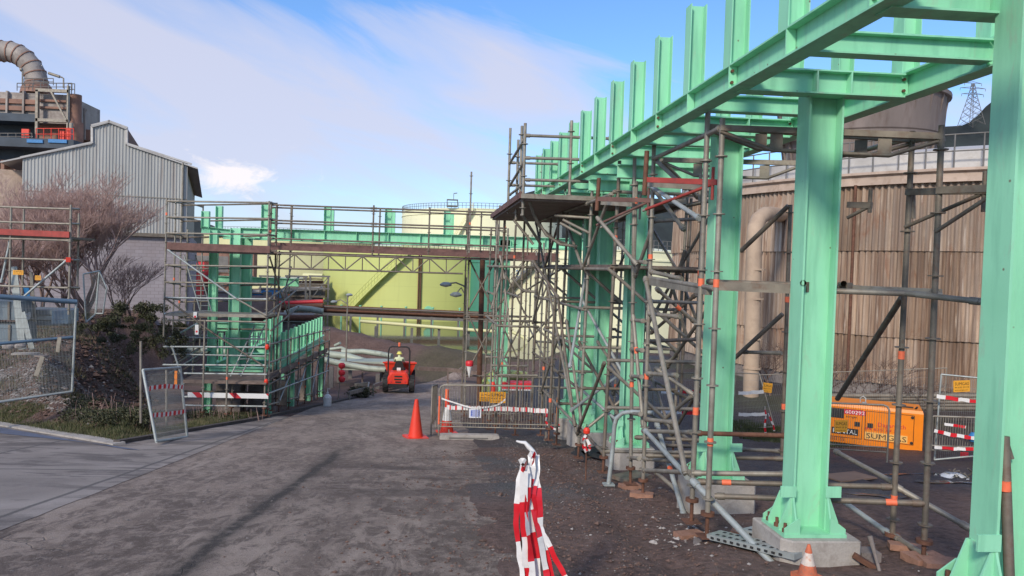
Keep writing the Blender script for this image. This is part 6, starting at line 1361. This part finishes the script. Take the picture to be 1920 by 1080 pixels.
# ================================================================ cones
def cone(label, px, py, Y, h=.75, mats=('cone',), w=.40, rotz=0, group=None, zoff=0, r0=None):
    x = P(px, py, Y).x; z = zg(x, Y)+zoff
    if x > xr(Y): z += dirt_h(x, Y)
    T = thing('traffic_cone', label, 'traffic cone', (x, Y, z), group); rb = r0 or h*.19; rt_ = h*.045
    mb = MB(); mb.box((x, Y, z+.018), (w, w, .036), .3); mb.build('base', mats[0], T)
    fr = [(0.0, 1.0)] if len(mats) == 1 else ([(0, .34), (.34, .74), (.74, 1)] if len(mats) == 3 else [(0, .55), (.55, 1)])
    for (a, b_), m_ in zip(fr, mats):
        mb = MB(); ra, rb2 = rb+(rt_-rb)*a, rb+(rt_-rb)*b_; q = [(ra, .036+a*(h-.036)), (rb2, .036+b_*(h-.036))]
        if b_ == 1: q += [(rb2*.8, h+.004), (rb2*.7, h-.02)]
        mb.lathe((x, Y, z), q, 20); mb.build('body' if m_ == mats[0] else 'white_sleeve', m_, T)
    return T
cone('bright plain orange-red cone standing alone on the road', 779, 822, 15.3, .80, w=.44)
cone('red and white cone standing behind the left end of the front barrier', 838, 806, 16.5, .78, ('cone', 'white', 'cone'))
MT['cone_dirty'] = simple('muddy_orange_plastic', (.52, .13, .06), .7, 0, .25, 14, (.20, .12, .09), .9); MT['white_dirty'] = simple('muddy_white_sleeve', (.58, .50, .44), .7, 0, .15, 20, (.50, .16, .07), .85)
cone('small muddy orange and white cone beside the second pedestal', 1514, 1085, 5.1, .25, ('cone_dirty', 'white_dirty', 'cone_dirty'), .16, r0=.068, zoff=.0)
c = g(845, 19.2); mb = MB(); mb.tube(c, c+Vector((0, 0, .9)), .05, 8); T = tag(mb.build('marker_post', 'orange_tape'), 'short orange marker post left of the rear barrier', 'post')
# ================================================================ tape posts
def post(px, pt, pb, Y, r, mat, label, name='stake'):
    a, b_ = P(px, pb, Y), P(px+(2 if px > 900 else 0), pt, Y); mb = MB(); mb.tube(a, b_, r, 8); return tag(mb.build(name, mat), label, 'stake')
tp = thing('tape_bundle', 'bundle of stakes wrapped in red and white tape, large in the foreground', 'barrier tape', Vector((.62, 4.55, -2.14)))
for (px, pt, pb, Y) in ((981, 868, 1200, 4.62), (996, 852, 1200, 4.72)):
    mb = MB(); mb.tube(P(px-6, pb, Y), P(px, pt, Y), .012, 8); mb.build('stake', 'rust', tp)
tapes = [([(982, 884, 4.56), (982, 930, 4.56), (984, 985, 4.56), (986, 1040, 4.55), (986, 1100, 4.54), (987, 1190, 4.5)], .048, .21, (1, 0, 0), .10),
         ([(996, 852, 4.66), (997, 872, 4.62), (996, 890, 4.62), (990, 925, 4.6), (993, 960, 4.6), (1000, 1010, 4.6), (1008, 1070, 4.58), (1014, 1130, 4.55), (1020, 1200, 4.5)], .043, .17, (1, 0, .1), .35),
         ([(1007, 853, 4.70), (1008, 880, 4.66), (1003, 905, 4.63), (1000, 930, 4.6), (1008, 965, 4.6), (1018, 1000, 4.58), (1033, 1030, 4.56), (1045, 1055, 4.55), (1062, 1085, 4.52), (1080, 1120, 4.5)], .034, .20, (1, 0, .35), .45),
         ([(979, 876, 4.6), (972, 905, 4.6), (969, 945, 4.6), (968, 990, 4.58), (974, 1040, 4.56), (981, 1100, 4.54), (984, 1180, 4.5)], .032, .24, (1, -.4, 0), .55),
         ([(993, 900, 4.62), (999, 950, 4.6), (1008, 990, 4.57), (1017, 1030, 4.55), (1024, 1075, 4.54), (1027, 1120, 4.5), (1030, 1190, 4.5)], .038, .19, (1, .2, 0), .35),
         ([(973, 866, 4.6), (979, 862, 4.56), (985, 866, 4.56), (986, 876, 4.58), (979, 880, 4.55), (974, 874, 4.58)], .035, .09, (0, 0, 1), .3),
         ([(991, 858, 4.66), (997, 850, 4.62), (1003, 856, 4.64), (1000, 868, 4.62), (992, 866, 4.62)], .035, .08, (0, 0, 1), .3),
         ([(998, 960, 4.64), (996, 1010, 4.62), (1001, 1060, 4.6), (1003, 1150, 4.55)], .045, .22, (1, 0, 0), .2)]
tapes += [([(985, 872, 4.6), (990, 905, 4.58), (988, 960, 4.56), (994, 1030, 4.54), (998, 1090, 4.52), (1001, 1180, 4.5)], .04, .15, (1, .3, 0), .5), ([(999, 862, 4.66), (1006, 900, 4.64), (1012, 950, 4.6), (1016, 1010, 4.58), (1030, 1060, 4.56), (1040, 1110, 4.52)], .036, .19, (1, -.3, 0), .6)]
for k, (pts, w, per, upv, tw) in enumerate(tapes): tape('', pts, w*1.15, per=per, up=upv, twist=tw, parent=tp)
mb = MB(); q = [P(*a) for a in ((1006, 856, 4.7), (999, 846, 4.72), (991, 838, 4.72), (984, 830, 4.72), (975, 829, 4.72), (968, 827, 4.72))]; mb.path(q, [.010, .016, .017, .013, .009, .006], 6); o = mb.build('loose_end', 'tape_white', tp)
stk = post(1098, 812, 906, 10.0, .010, 'rust', 'thin rusty stake with a red cap right of the foreground tape'); c = P(1100, 812, 10); mb = MB(); mb.lathe(c, [(.001, -.02), (.045, 0), (.05, .04), (.03, .075), (.001, .08)], 10); mb.build('cap', 'cone', stk)
tape('short twist of red and white tape knotted to the thin rusty stake', [(1099, 815, 9.98), (1094, 828, 9.96), (1102, 846, 9.95), (1106, 838, 9.95), (1099, 822, 9.96), (1093, 835, 9.95), (1099, 848, 9.95)], .04, per=.06, twist=.7)
# red balls and white jug by the road
for k, (px, py) in enumerate(((640, 690), (641, 703), (640, 712))):
    pass
T = thing('red_marker_cluster', 'cluster of three red caps on a tube left of the dumper', 'marker', g(640, 30)); mb = MB(); a = g(640, 30); mb.tube(a, P(641, 683, 30), .02, 6); mb.build('tube', 'galv', T)
for py in (686, 699, 711): mb = MB(); c = P(641, py, 30); mb.lathe(c, [(.001, -.13), (.1, -.1), (.14, -.02), (.14, .06), (.08, .12), (.001, .13)], 12); mb.build('cap', 'red_tape', T)
T = thing('plastic_jug', 'pale plastic carboy with a pump neck standing at the road edge', 'jug', g(621, 25.8)); c = g(620, 25.8)+Vector((.0, 0, .02)); mb = MB(); mb.lathe(c, [(.001, 0), (.13, 0), (.14, .04), (.14, .30), (.10, .38), (.035, .42), (.035, .50), (.001, .5)], 16); mb.build('body', 'jug' if 'jug' in MT else 'white', T); mb = MB(); mb.tube(c+Vector((0, 0, .5)), c+Vector((0, 0, .6)), .012, 6); mb.tube(c+Vector((0, 0, .6)), c+Vector((.09, 0, .6)), .012, 6); mb.build('pump', 'white', T)
T = thing('hanging_basket', 'red and white pointed bag hung on the slim bridge tower', 'bag', P(880, 684, 20.7)); c = P(880, 690, 20.7); mb = MB(); mb.lathe(c, [(.001, -.28), (.06, -.05), (.1, .1), (.1, .14)], 12); mb.build('bag', 'white', T); mb = MB(); mb.lathe(c, [(.105, .06), (.115, .14), (.10, .2)], 12); mb.build('rim', 'red_tape', T)
# yellow-green pipe bends and red container behind the barriers
T = thing('pipe_bend', 'pale lime pipe bend behind the front barrier, left of the slim green column', 'pipe', g(915, 24)); mb = MB(); mb.path([P(911, 735, 24), P(912, 722, 24), P(917, 709, 24), (P(926, 703, 24)), P(960, 703, 24.5), P(985, 706, 25)], .17, 12); mb.build('pipe', 'lime', T); mb = MB(); q = P(912, 716, 24); mb.lathe(q, [(.17, -.05), (.24, -.05), (.24, .03), (.17, .03)], 14); mb.build('flange', 'lime', T)
T = thing('tool_container', 'red container with a white stripe behind the right of the front barrier', 'container', g(967, 22)); c = P(968, 722, 22); mb = MB(); mb.box(c, (.95, .5, .2)); mb.build('body', 'red_tape', T); mb = MB(); mb.box(c+Vector((0, -.03, -.1)), (.96, .5, .04)); mb.build('stripe', 'white', T)
c = P(924, 726, 19.5); mb = MB(); mb.lathe(c, [(.001, -.12), (.09, -.12), (.09, .05), (.04, .14), (.001, .15)], 10); tag(mb.build('red_bottle', 'cone'), 'small bright red bottle left of the slim green column', 'bottle')
# ================================================================ generator
ang = math.atan2(9.40, 14.0); er = Vector((P(1731, 800, 14).x, 14.0, 0)); gl = Vector((-.86, .51, 0)).normalized(); gd = Vector((.51, .86, 0)).normalized(); GL, GD = 2.15, .95
zb0, zt0 = P(1731, 848, 14).z, P(1731, 772, 14).z
T = thing('generator', 'orange hired diesel generator with black lettering, beyond the second green column', 'generator', er+gl*GL/2+gd*GD/2+Vector((0, 0, zb0-.25)))
def G(s, d, z): return er+gl*s+gd*d+Vector((0, 0, z))
mb = MB(); c_ = .06
mb.add([G(0, 0, zb0), G(GL, 0, zb0), G(GL, GD, zb0), G(0, GD, zb0), G(0, 0, zt0-c_), G(GL, 0, zt0-c_), G(GL, GD, zt0-c_), G(0, GD, zt0-c_), G(.015, c_*.5, zt0), G(GL-.015, c_*.5, zt0), G(GL-.015, GD-c_*.5, zt0), G(.015, GD-c_*.5, zt0)],
       [(0, 1, 2, 3), (1, 0, 4, 5), (2, 1, 5, 6), (3, 2, 6, 7), (0, 3, 7, 4), (5, 4, 8, 9), (6, 5, 9, 10), (7, 6, 10, 11), (4, 7, 11, 8), (8, 11, 10, 9)])
bd = mb.build('canopy', 'yellow_orange', T); hgt = zt0-zb0
def door(s0, s1, z0, z1, nm='door'):
    mb = MB()
    for (a, b_) in (((s0, z0), (s1, z0)), ((s1, z0), (s1, z1)), ((s1, z1), (s0, z1)), ((s0, z1), (s0, z0))): mb.bar(G(a[0], -.002, a[1]), G(b_[0], -.002, b_[1]), .008, .008)
    return mb.build(nm, 'ink', bd)
door(.16, 1.02, zb0+.12, zt0-.1); door(1.08, 1.95, zb0+.12, zt0-.1)
mb = MB(); mb.plate([G(1.42, -.004, zt0-.30), G(1.86, -.004, zt0-.30), G(1.86, -.004, zt0-.11), G(1.42, -.004, zt0-.11)], .012, gd); mb.build('control_window', 'black', bd)
for s, z in ((.19, zt0-.14), (.19, zb0+.16)): mb = MB(); mb.tube(G(s, .0, z), G(s, -.02, z), .028, 8); mb.build('hinge', 'black', bd)
for s in (.93, 1.17): mb = MB(); mb.box(G(s, -.008, zb0+hgt*.52), (.10, .02, .09), math.atan2(gl.y, gl.x)); mb.build('latch', 'black', bd)
def gtxt(body, s, z, h, w, mat, nm, back=None, pad=.02):
    if back: mb = MB(); mb.plate([G(s+pad, -.003, z-pad), G(s-w-pad, -.003, z-pad), G(s-w-pad, -.003, z+h*.72+pad), G(s+pad, -.003, z+h*.72+pad)], .006, gd); mb.build(nm+'_panel', back, bd)
    mb = MB(); text_mb(mb, body, G(s, -.0075, z), -gl, (0, 0, 1), h, .0, w); mb.build(nm, mat, bd)
MT['pale_orange'] = simple('faded_sticker', (.80, .44, .12), .5, 0, .04, 4)
gtxt('SUMGAS', 1.0, zb0+.16, .15, .72, 'ink', 'lettering', 'pale_orange'); gtxt('94 635 39 29', 1.02, zb0+.33, .07, .62, 'ink_red', 'phone_number'); gtxt('Dagartech', .80, zb0+.42, .12, .5, 'ink_red', 'script')
gtxt('RENTAL', 1.62, zb0+.20, .13, .46, 'ink_white', 'lettering', 'ink'); gtxt('600292', 1.40, zt0-.19, .10, .36, 'ink_white', 'number', 'ink_red', .015); gtxt('sumgas', 1.38, zt0-.27, .06, .2, 'ink', 'lettering')
for k in range(7): mb = MB(); mb.bar(G(1.9, -.004, zb0+.06+k*.0), G(1.9, -.004, zb0+.07), .01, .01)
mb = MB()
for k in range(16): s = 1.40+k*.035; mb.bar(G(s, -.003, zb0+.04), G(s, -.003, zb0+.12), .012, .006, gd)
mb.build('air_vents', 'rust', bd)
mb = MB(); mb.bar(G(.0, GD*.5, zb0-.05), G(GL, GD*.5, zb0-.05), GD*.96, .098); bs_ = mb.build('base_frame', 'black', T)
mb = MB(); text_mb(mb, 'RENTAL RANGE', G(.82, GD*.02-.004, zb0-.088), -gl, (0, 0, 1), .085, .0, .76); mb.build('lettering', 'ink_white', bs_)
for s in (.75, 1.5):
    for d in (.05, GD-.05): mb = MB(); mb.tube(G(s, d-.06, zb0-.20), G(s, d+.06, zb0-.20), .17, 18); mb.build('wheel', 'black', T)
mb = MB(); mb.tube(G(1.05, GD*.4, zt0), G(1.05, GD*.4, zt0+.02), .05, 8); mb.path([G(1.02, GD*.5, zt0), G(1.02, GD*.5, zt0+.09), G(1.07, GD*.5, zt0+.13), G(1.12, GD*.5, zt0+.09), G(1.12, GD*.5, zt0)], .012, 6); mb.build('lifting_eye', 'galv_light', bd)
mb = MB(); mb.bar(G(.16, GD*.35, zt0+.012), G(.42, GD*.35, zt0+.012), .07, .02); mb.tube(G(.13, GD*.25, zt0), G(.10, GD*.2, zt0+.05), .018, 6); mb.build('exhaust_flap', 'black', bd)
# ---- barriers, fence panels and tape round the generator
barrier('crowd barrier in front of the generator, right end hidden by a scaffold upright', g(1560, 12.4), g(1680, 11.9), 1.0, bars=27, feet=False)
FR = panel('tall mesh fence panel right of the generator, with a yellow sign', (1765, 702, 12.6), (1890, 714, 12.0), (1880, 850, 12.0), (1752, 862, 12.6), 'galv_light', nx=34, ny=7, rr=.016)
barrier('crowd barrier crossing the mesh fence panel at the right', g(1754, 12.4), g(1900, 12.0), .80, bars=30, feet=False)
for k, (pts, w) in enumerate((([(1757, 743, 12.4), (1800, 749, 12.2), (1840, 754, 12.0)], .07), ([(1752, 808, 12.3), (1790, 816, 12.2), (1830, 822, 12.0)], .07), ([(1752, 838, 12.3), (1795, 842, 12.2), (1835, 842, 12.0)], .06), ([(1770, 795, 12.3), (1812, 801, 12.2)], .05))):
    tape(['topmost tape strip on the fence right of the generator', 'middle tape strip on the barrier right of the generator', 'lowest tape strip on the barrier right of the generator', 'short tape scrap just under the fence mid height, right of the generator'][k], pts, w, per=.16 if k != 1 else .09, group='tape strips right of the generator')
c = P(1826, 822, 12.1); mb = MB(); mb.lathe(c, [(.001, -.08), (.07, -.05), (.09, .03), (.05, .10), (.001, .1)], 9); tag(mb.build('blue_bag', 'blue'), 'crumpled blue bag caught on the tape at the right', 'bag')
slab('red_sign', 'red panel behind the bars, low right of the generator', P(1808, 852, 13), (.14, .03, .22), 'red_tape', 0, 0, 'panel')
panel('mesh fence panel standing between the second and third green columns', (1380, 699, 18), (1424, 701, 17.5), (1452, 800, 17.0), (1372, 806, 18), 'galv', nx=24, ny=8, rr=.014)
panel('long mesh fence panel in front of the bare bushes', (1424, 703, 17.5), (1775, 690, 15.5), (1770, 770, 15.5), (1452, 800, 17.0), 'galv', nx=80, ny=5, rr=.010, skip=('bottom_rail',), wr=.0018)
panel('mesh fence panel partly hidden behind the fourth green column', (1225, 700, 18.5), (1380, 699, 18), (1372, 806, 18), (1222, 806, 18.5), 'galv', nx=40, ny=8, rr=.012)
for k, (a, b_) in enumerate((((1385, 737, 16.5), (1432, 734, 16.3)), ((1385, 777, 16.5), (1434, 776, 16.3)), ((1240, 735, 17), (1325, 733, 16.6)), ((1240, 772, 17), (1325, 774, 16.6)))):
    tape(['upper white strip between the second and third green columns', 'lower white strip between the second and third green columns', 'upper white strip left of the third green column', 'lower white strip left of the third green column'][k], [a, (((a[0]+b_[0])/2), (a[1]+b_[1])/2+1, a[2]), b_], .085, per=9 if k < 2 else .5, group='white strips on the rear fence')
tape('red and white tape dangling beside the small yellow sign', [(1434, 762, 16.3), (1436, 780, 16.3), (1434, 800, 16.3), (1437, 826, 16.3)], .05, per=.1, twist=.9)
tape('second dangling tape, shorter, beside the first near the small yellow sign', [(1440, 775, 16.2), (1449, 795, 16.2), (1452, 808, 16.2)], .045, per=.1, twist=.9)
# dark pipes lying behind generator
for k in range(5):
    a, b_ = P(1480+k*4, 742+k*5, 19.5), P(1850, 742+k*6, 17.2); mb = MB(); mb.tube(a, b_, .075, 8)
    tag(mb.build('stacked_pipe', 'galv_dark'), ['topmost', 'second from the top', 'middle', 'second lowest', 'lowest'][k]+' dark pipe in the pile behind the generator', 'pipe', 'dark pipes piled along the round building')
# rubbish heap, puddle
T = thing('rubbish_sack', 'torn white sack spilling debris on the black ground at the right', 'sack', P(1790, 910, 10.3)); c = P(1787, 906, 10.3); rr_ = random.Random(3); mb = MB(); n = 14
mb.lathe(c, [(.001, -.06), (.26, -.05), (.24, .03), (.16, .09), (.06, .13), (.001, .13)], n); mb.v = [v+Vector((rr_.uniform(-.05, .05)+(c.x-v.x)*-.2, rr_.uniform(-.05, .05), rr_.uniform(-.025, .03))) for v in mb.v]; mb.build('sack', 'white', T)
mb = MB()
for k in range(16): a = c+Vector((rr_.uniform(-.02, .3), rr_.uniform(-.15, .15), rr_.uniform(.0, .22))); mb.tube(a, a+Vector((rr_.uniform(-.12, .12), rr_.uniform(-.1, .1), rr_.uniform(-.05, .1))), .012, 5)
mb.build('debris', 'galv_dark', T)
def pud(label, px, py, Y, rx, ry):
    c = P(px, py, Y); zz = min(zg(c.x+dx_, Y+dy_)+dirt_h(c.x+dx_, Y+dy_) for dx_ in (-rx, 0, rx) for dy_ in (-ry, 0, ry)); 
    pts = [(c.x+rx*math.cos(a)*(1+.25*math.sin(3*a+1)), Y+ry*math.sin(a)*(1+.2*math.cos(2*a)), 0) for a in [2*math.pi*i/24 for i in range(24)]]
    pts = [Vector((x, y, zg(x, y)+dirt_h(x, y)+.012)) for x, y, _ in pts]; mb = MB(); mb.add([Vector((c.x, Y, zg(c.x, Y)+dirt_h(c.x, Y)+.014))]+pts, [(0, 1+i, 1+(i+1) % 24) for i in range(24)]); kind(mb.build('puddle', 'puddle'))
MT['puddle'] = simple('muddy_puddle', (.05, .045, .045), .08, 0, .1, 2)
pud('', 1780, 925, 9.9, .5, .12); pud('', 1700, 900, 10.6, .6, .1); pud('', 1640, 960, 8.8, .4, .1)
# ================================================================ foreground oddments on the right
DK = [((1338, 1003), (1500, 1078), 6.3, 5.6, 'left'), ((1400, 1010), (1520, 1062), 6.5, 5.9, 'right')]
for k, (a, b_, Ya, Yb, sd_) in enumerate(DK):
    p, q = P(*a, Ya), P(*b_, Yb); p.z = zg(p.x, p.y)+.07; q.z = zg(q.x, q.y)+.07; T = thing('scaffold_plank', 'perforated steel scaffold plank on the mud, '+('nearer to the leaning tube' if k == 0 else 'tucked beside the pedestal'), 'plank', p, 'steel planks on the ground')
    mb = MB(); mb.bar(p, q, .19, .045); mb.build('plank', 'galv_light', T); d = (q-p).normalized(); L_ = (q-p).length; n = d.cross(Vector((0, 0, 1))).normalized()
    mb = MB(); i = .06
    while i < L_-.05:
        for s in (-.097, .097): mb.box(p+d*i+n*s, (.018, .026, .016), math.atan2(d.y, d.x)+math.pi/2)
        for s in (-.05, .05): mb.box(p+d*(i+.02)+n*s+Vector((0, 0, .023)), (.03, .03, .004), math.atan2(d.y, d.x))
        i += .065
    mb.build('holes', 'black', T)
a, b_ = P(1412, 1050, 5.9), P(1452, 1066, 5.7); mb = MB(); mb.tube(a, b_, .024, 10); mb.tube(a-(b_-a)*.15, a+(b_-a)*.1, .04, 10); tag(mb.build('loose_tube', 'rust'), 'short rusty tube end lying between the steel planks', 'tube')
T = thing('hammer', 'wooden handled tool leaning on the right side of the second pedestal', 'tool', P(1650, 1075, 5.5)); mb = MB(); mb.path([P(1651, 1078, 5.45), P(1642, 1045, 5.5), P(1631, 1005, 5.55)], [.014, .013, .02], 8); mb.build('handle', 'concrete_dark', T); mb = MB(); mb.bar(P(1600, 1040, 5.6), P(1662, 1078, 5.5), .05, .04); mb.build('head', 'rust', T)
for k, (px, py, Y, s, mt_, lab) in enumerate(((1625, 1045, 5.7, (.16, .14, .10), 'concrete_dark', 'grey concrete lump right of the second pedestal'), (1770, 1062, 5.5, (.34, .16, .05), 'red_block', 'long reddish tile lying right of the right-hand upright'), (1700, 1045, 5.9, (.28, .12, .05), 'red_block', 'broken reddish tile between the two right-hand uprights'), (1395, 1010, 6.6, (.22, .16, .05), 'red_block', 'broken clay tile under the end of the steel plank'), (1590, 880, 10.2, (.7, .4, .02), 'deck_raw', 'tan sheet of cardboard on the black ground behind the second column'), (1185, 872, 9.9, (.5, .3, .05), 'galv_dark', 'dark folded sheet beside the hoop'))):
    if mt_ == 'deck_raw': MT['deck_raw'] = simple('tan_cardboard', (.28, .17, .11), .9, 0, .15, 4)
    c = P(px, py, Y); c.z = zg(c.x, c.y)+dirt_h(c.x, c.y)+s[2]*.45; slab('tile' if 'tile' in lab else 'debris', lab, c, s, mt_, rs.uniform(-.6, .6), rs.uniform(-.06, .06), 'debris')
# tube leaning on the nearest column
T = thing('leaning_tube', 'dark tube with an orange band leaning on the nearest green column', 'tube', P(1890, 1080, 3.7)); mb = MB(); mb.tube(P(1893, 1100, 3.65), P(1883, 818, 3.72), .026, 10); o = mb.build('tube', 'galv_dark', T); mb = MB(); mb.tube(P(1885, 920, 3.69), P(1884.4, 902, 3.69), .0275, 10); mb.build('marking_band', 'orange_tape', T); mb = MB(); mb.tube(P(1886, 825, 3.72), P(1897, 860, 3.72), .012, 8); mb.build('clip', 'galv_dark', T)
# tarp/black sheeting near column bases
for k, (px, py, Y, w) in enumerate(((1150, 826, 12.0, .6), (1120, 828, 12.6, .5))):
    c = P(px, py, Y); c.z = zg(c.x, Y)+.05; mb = MB(); mb.lathe(c, [(w, -.06), (w*.8, .03), (w*.4, .07), (.001, .08)], 11); rr2 = random.Random(k); mb.v = [v+Vector((rr2.uniform(-.08, .08), rr2.uniform(-.06, .06), rr2.uniform(-.02, .03))) for v in mb.v]
    tag(mb.build('black_sheet', 'black'), ['crumpled black sheet at the foot of the fifth green column', 'crumpled black sheet left of the fifth green column, by the stake'][k], 'sheet')
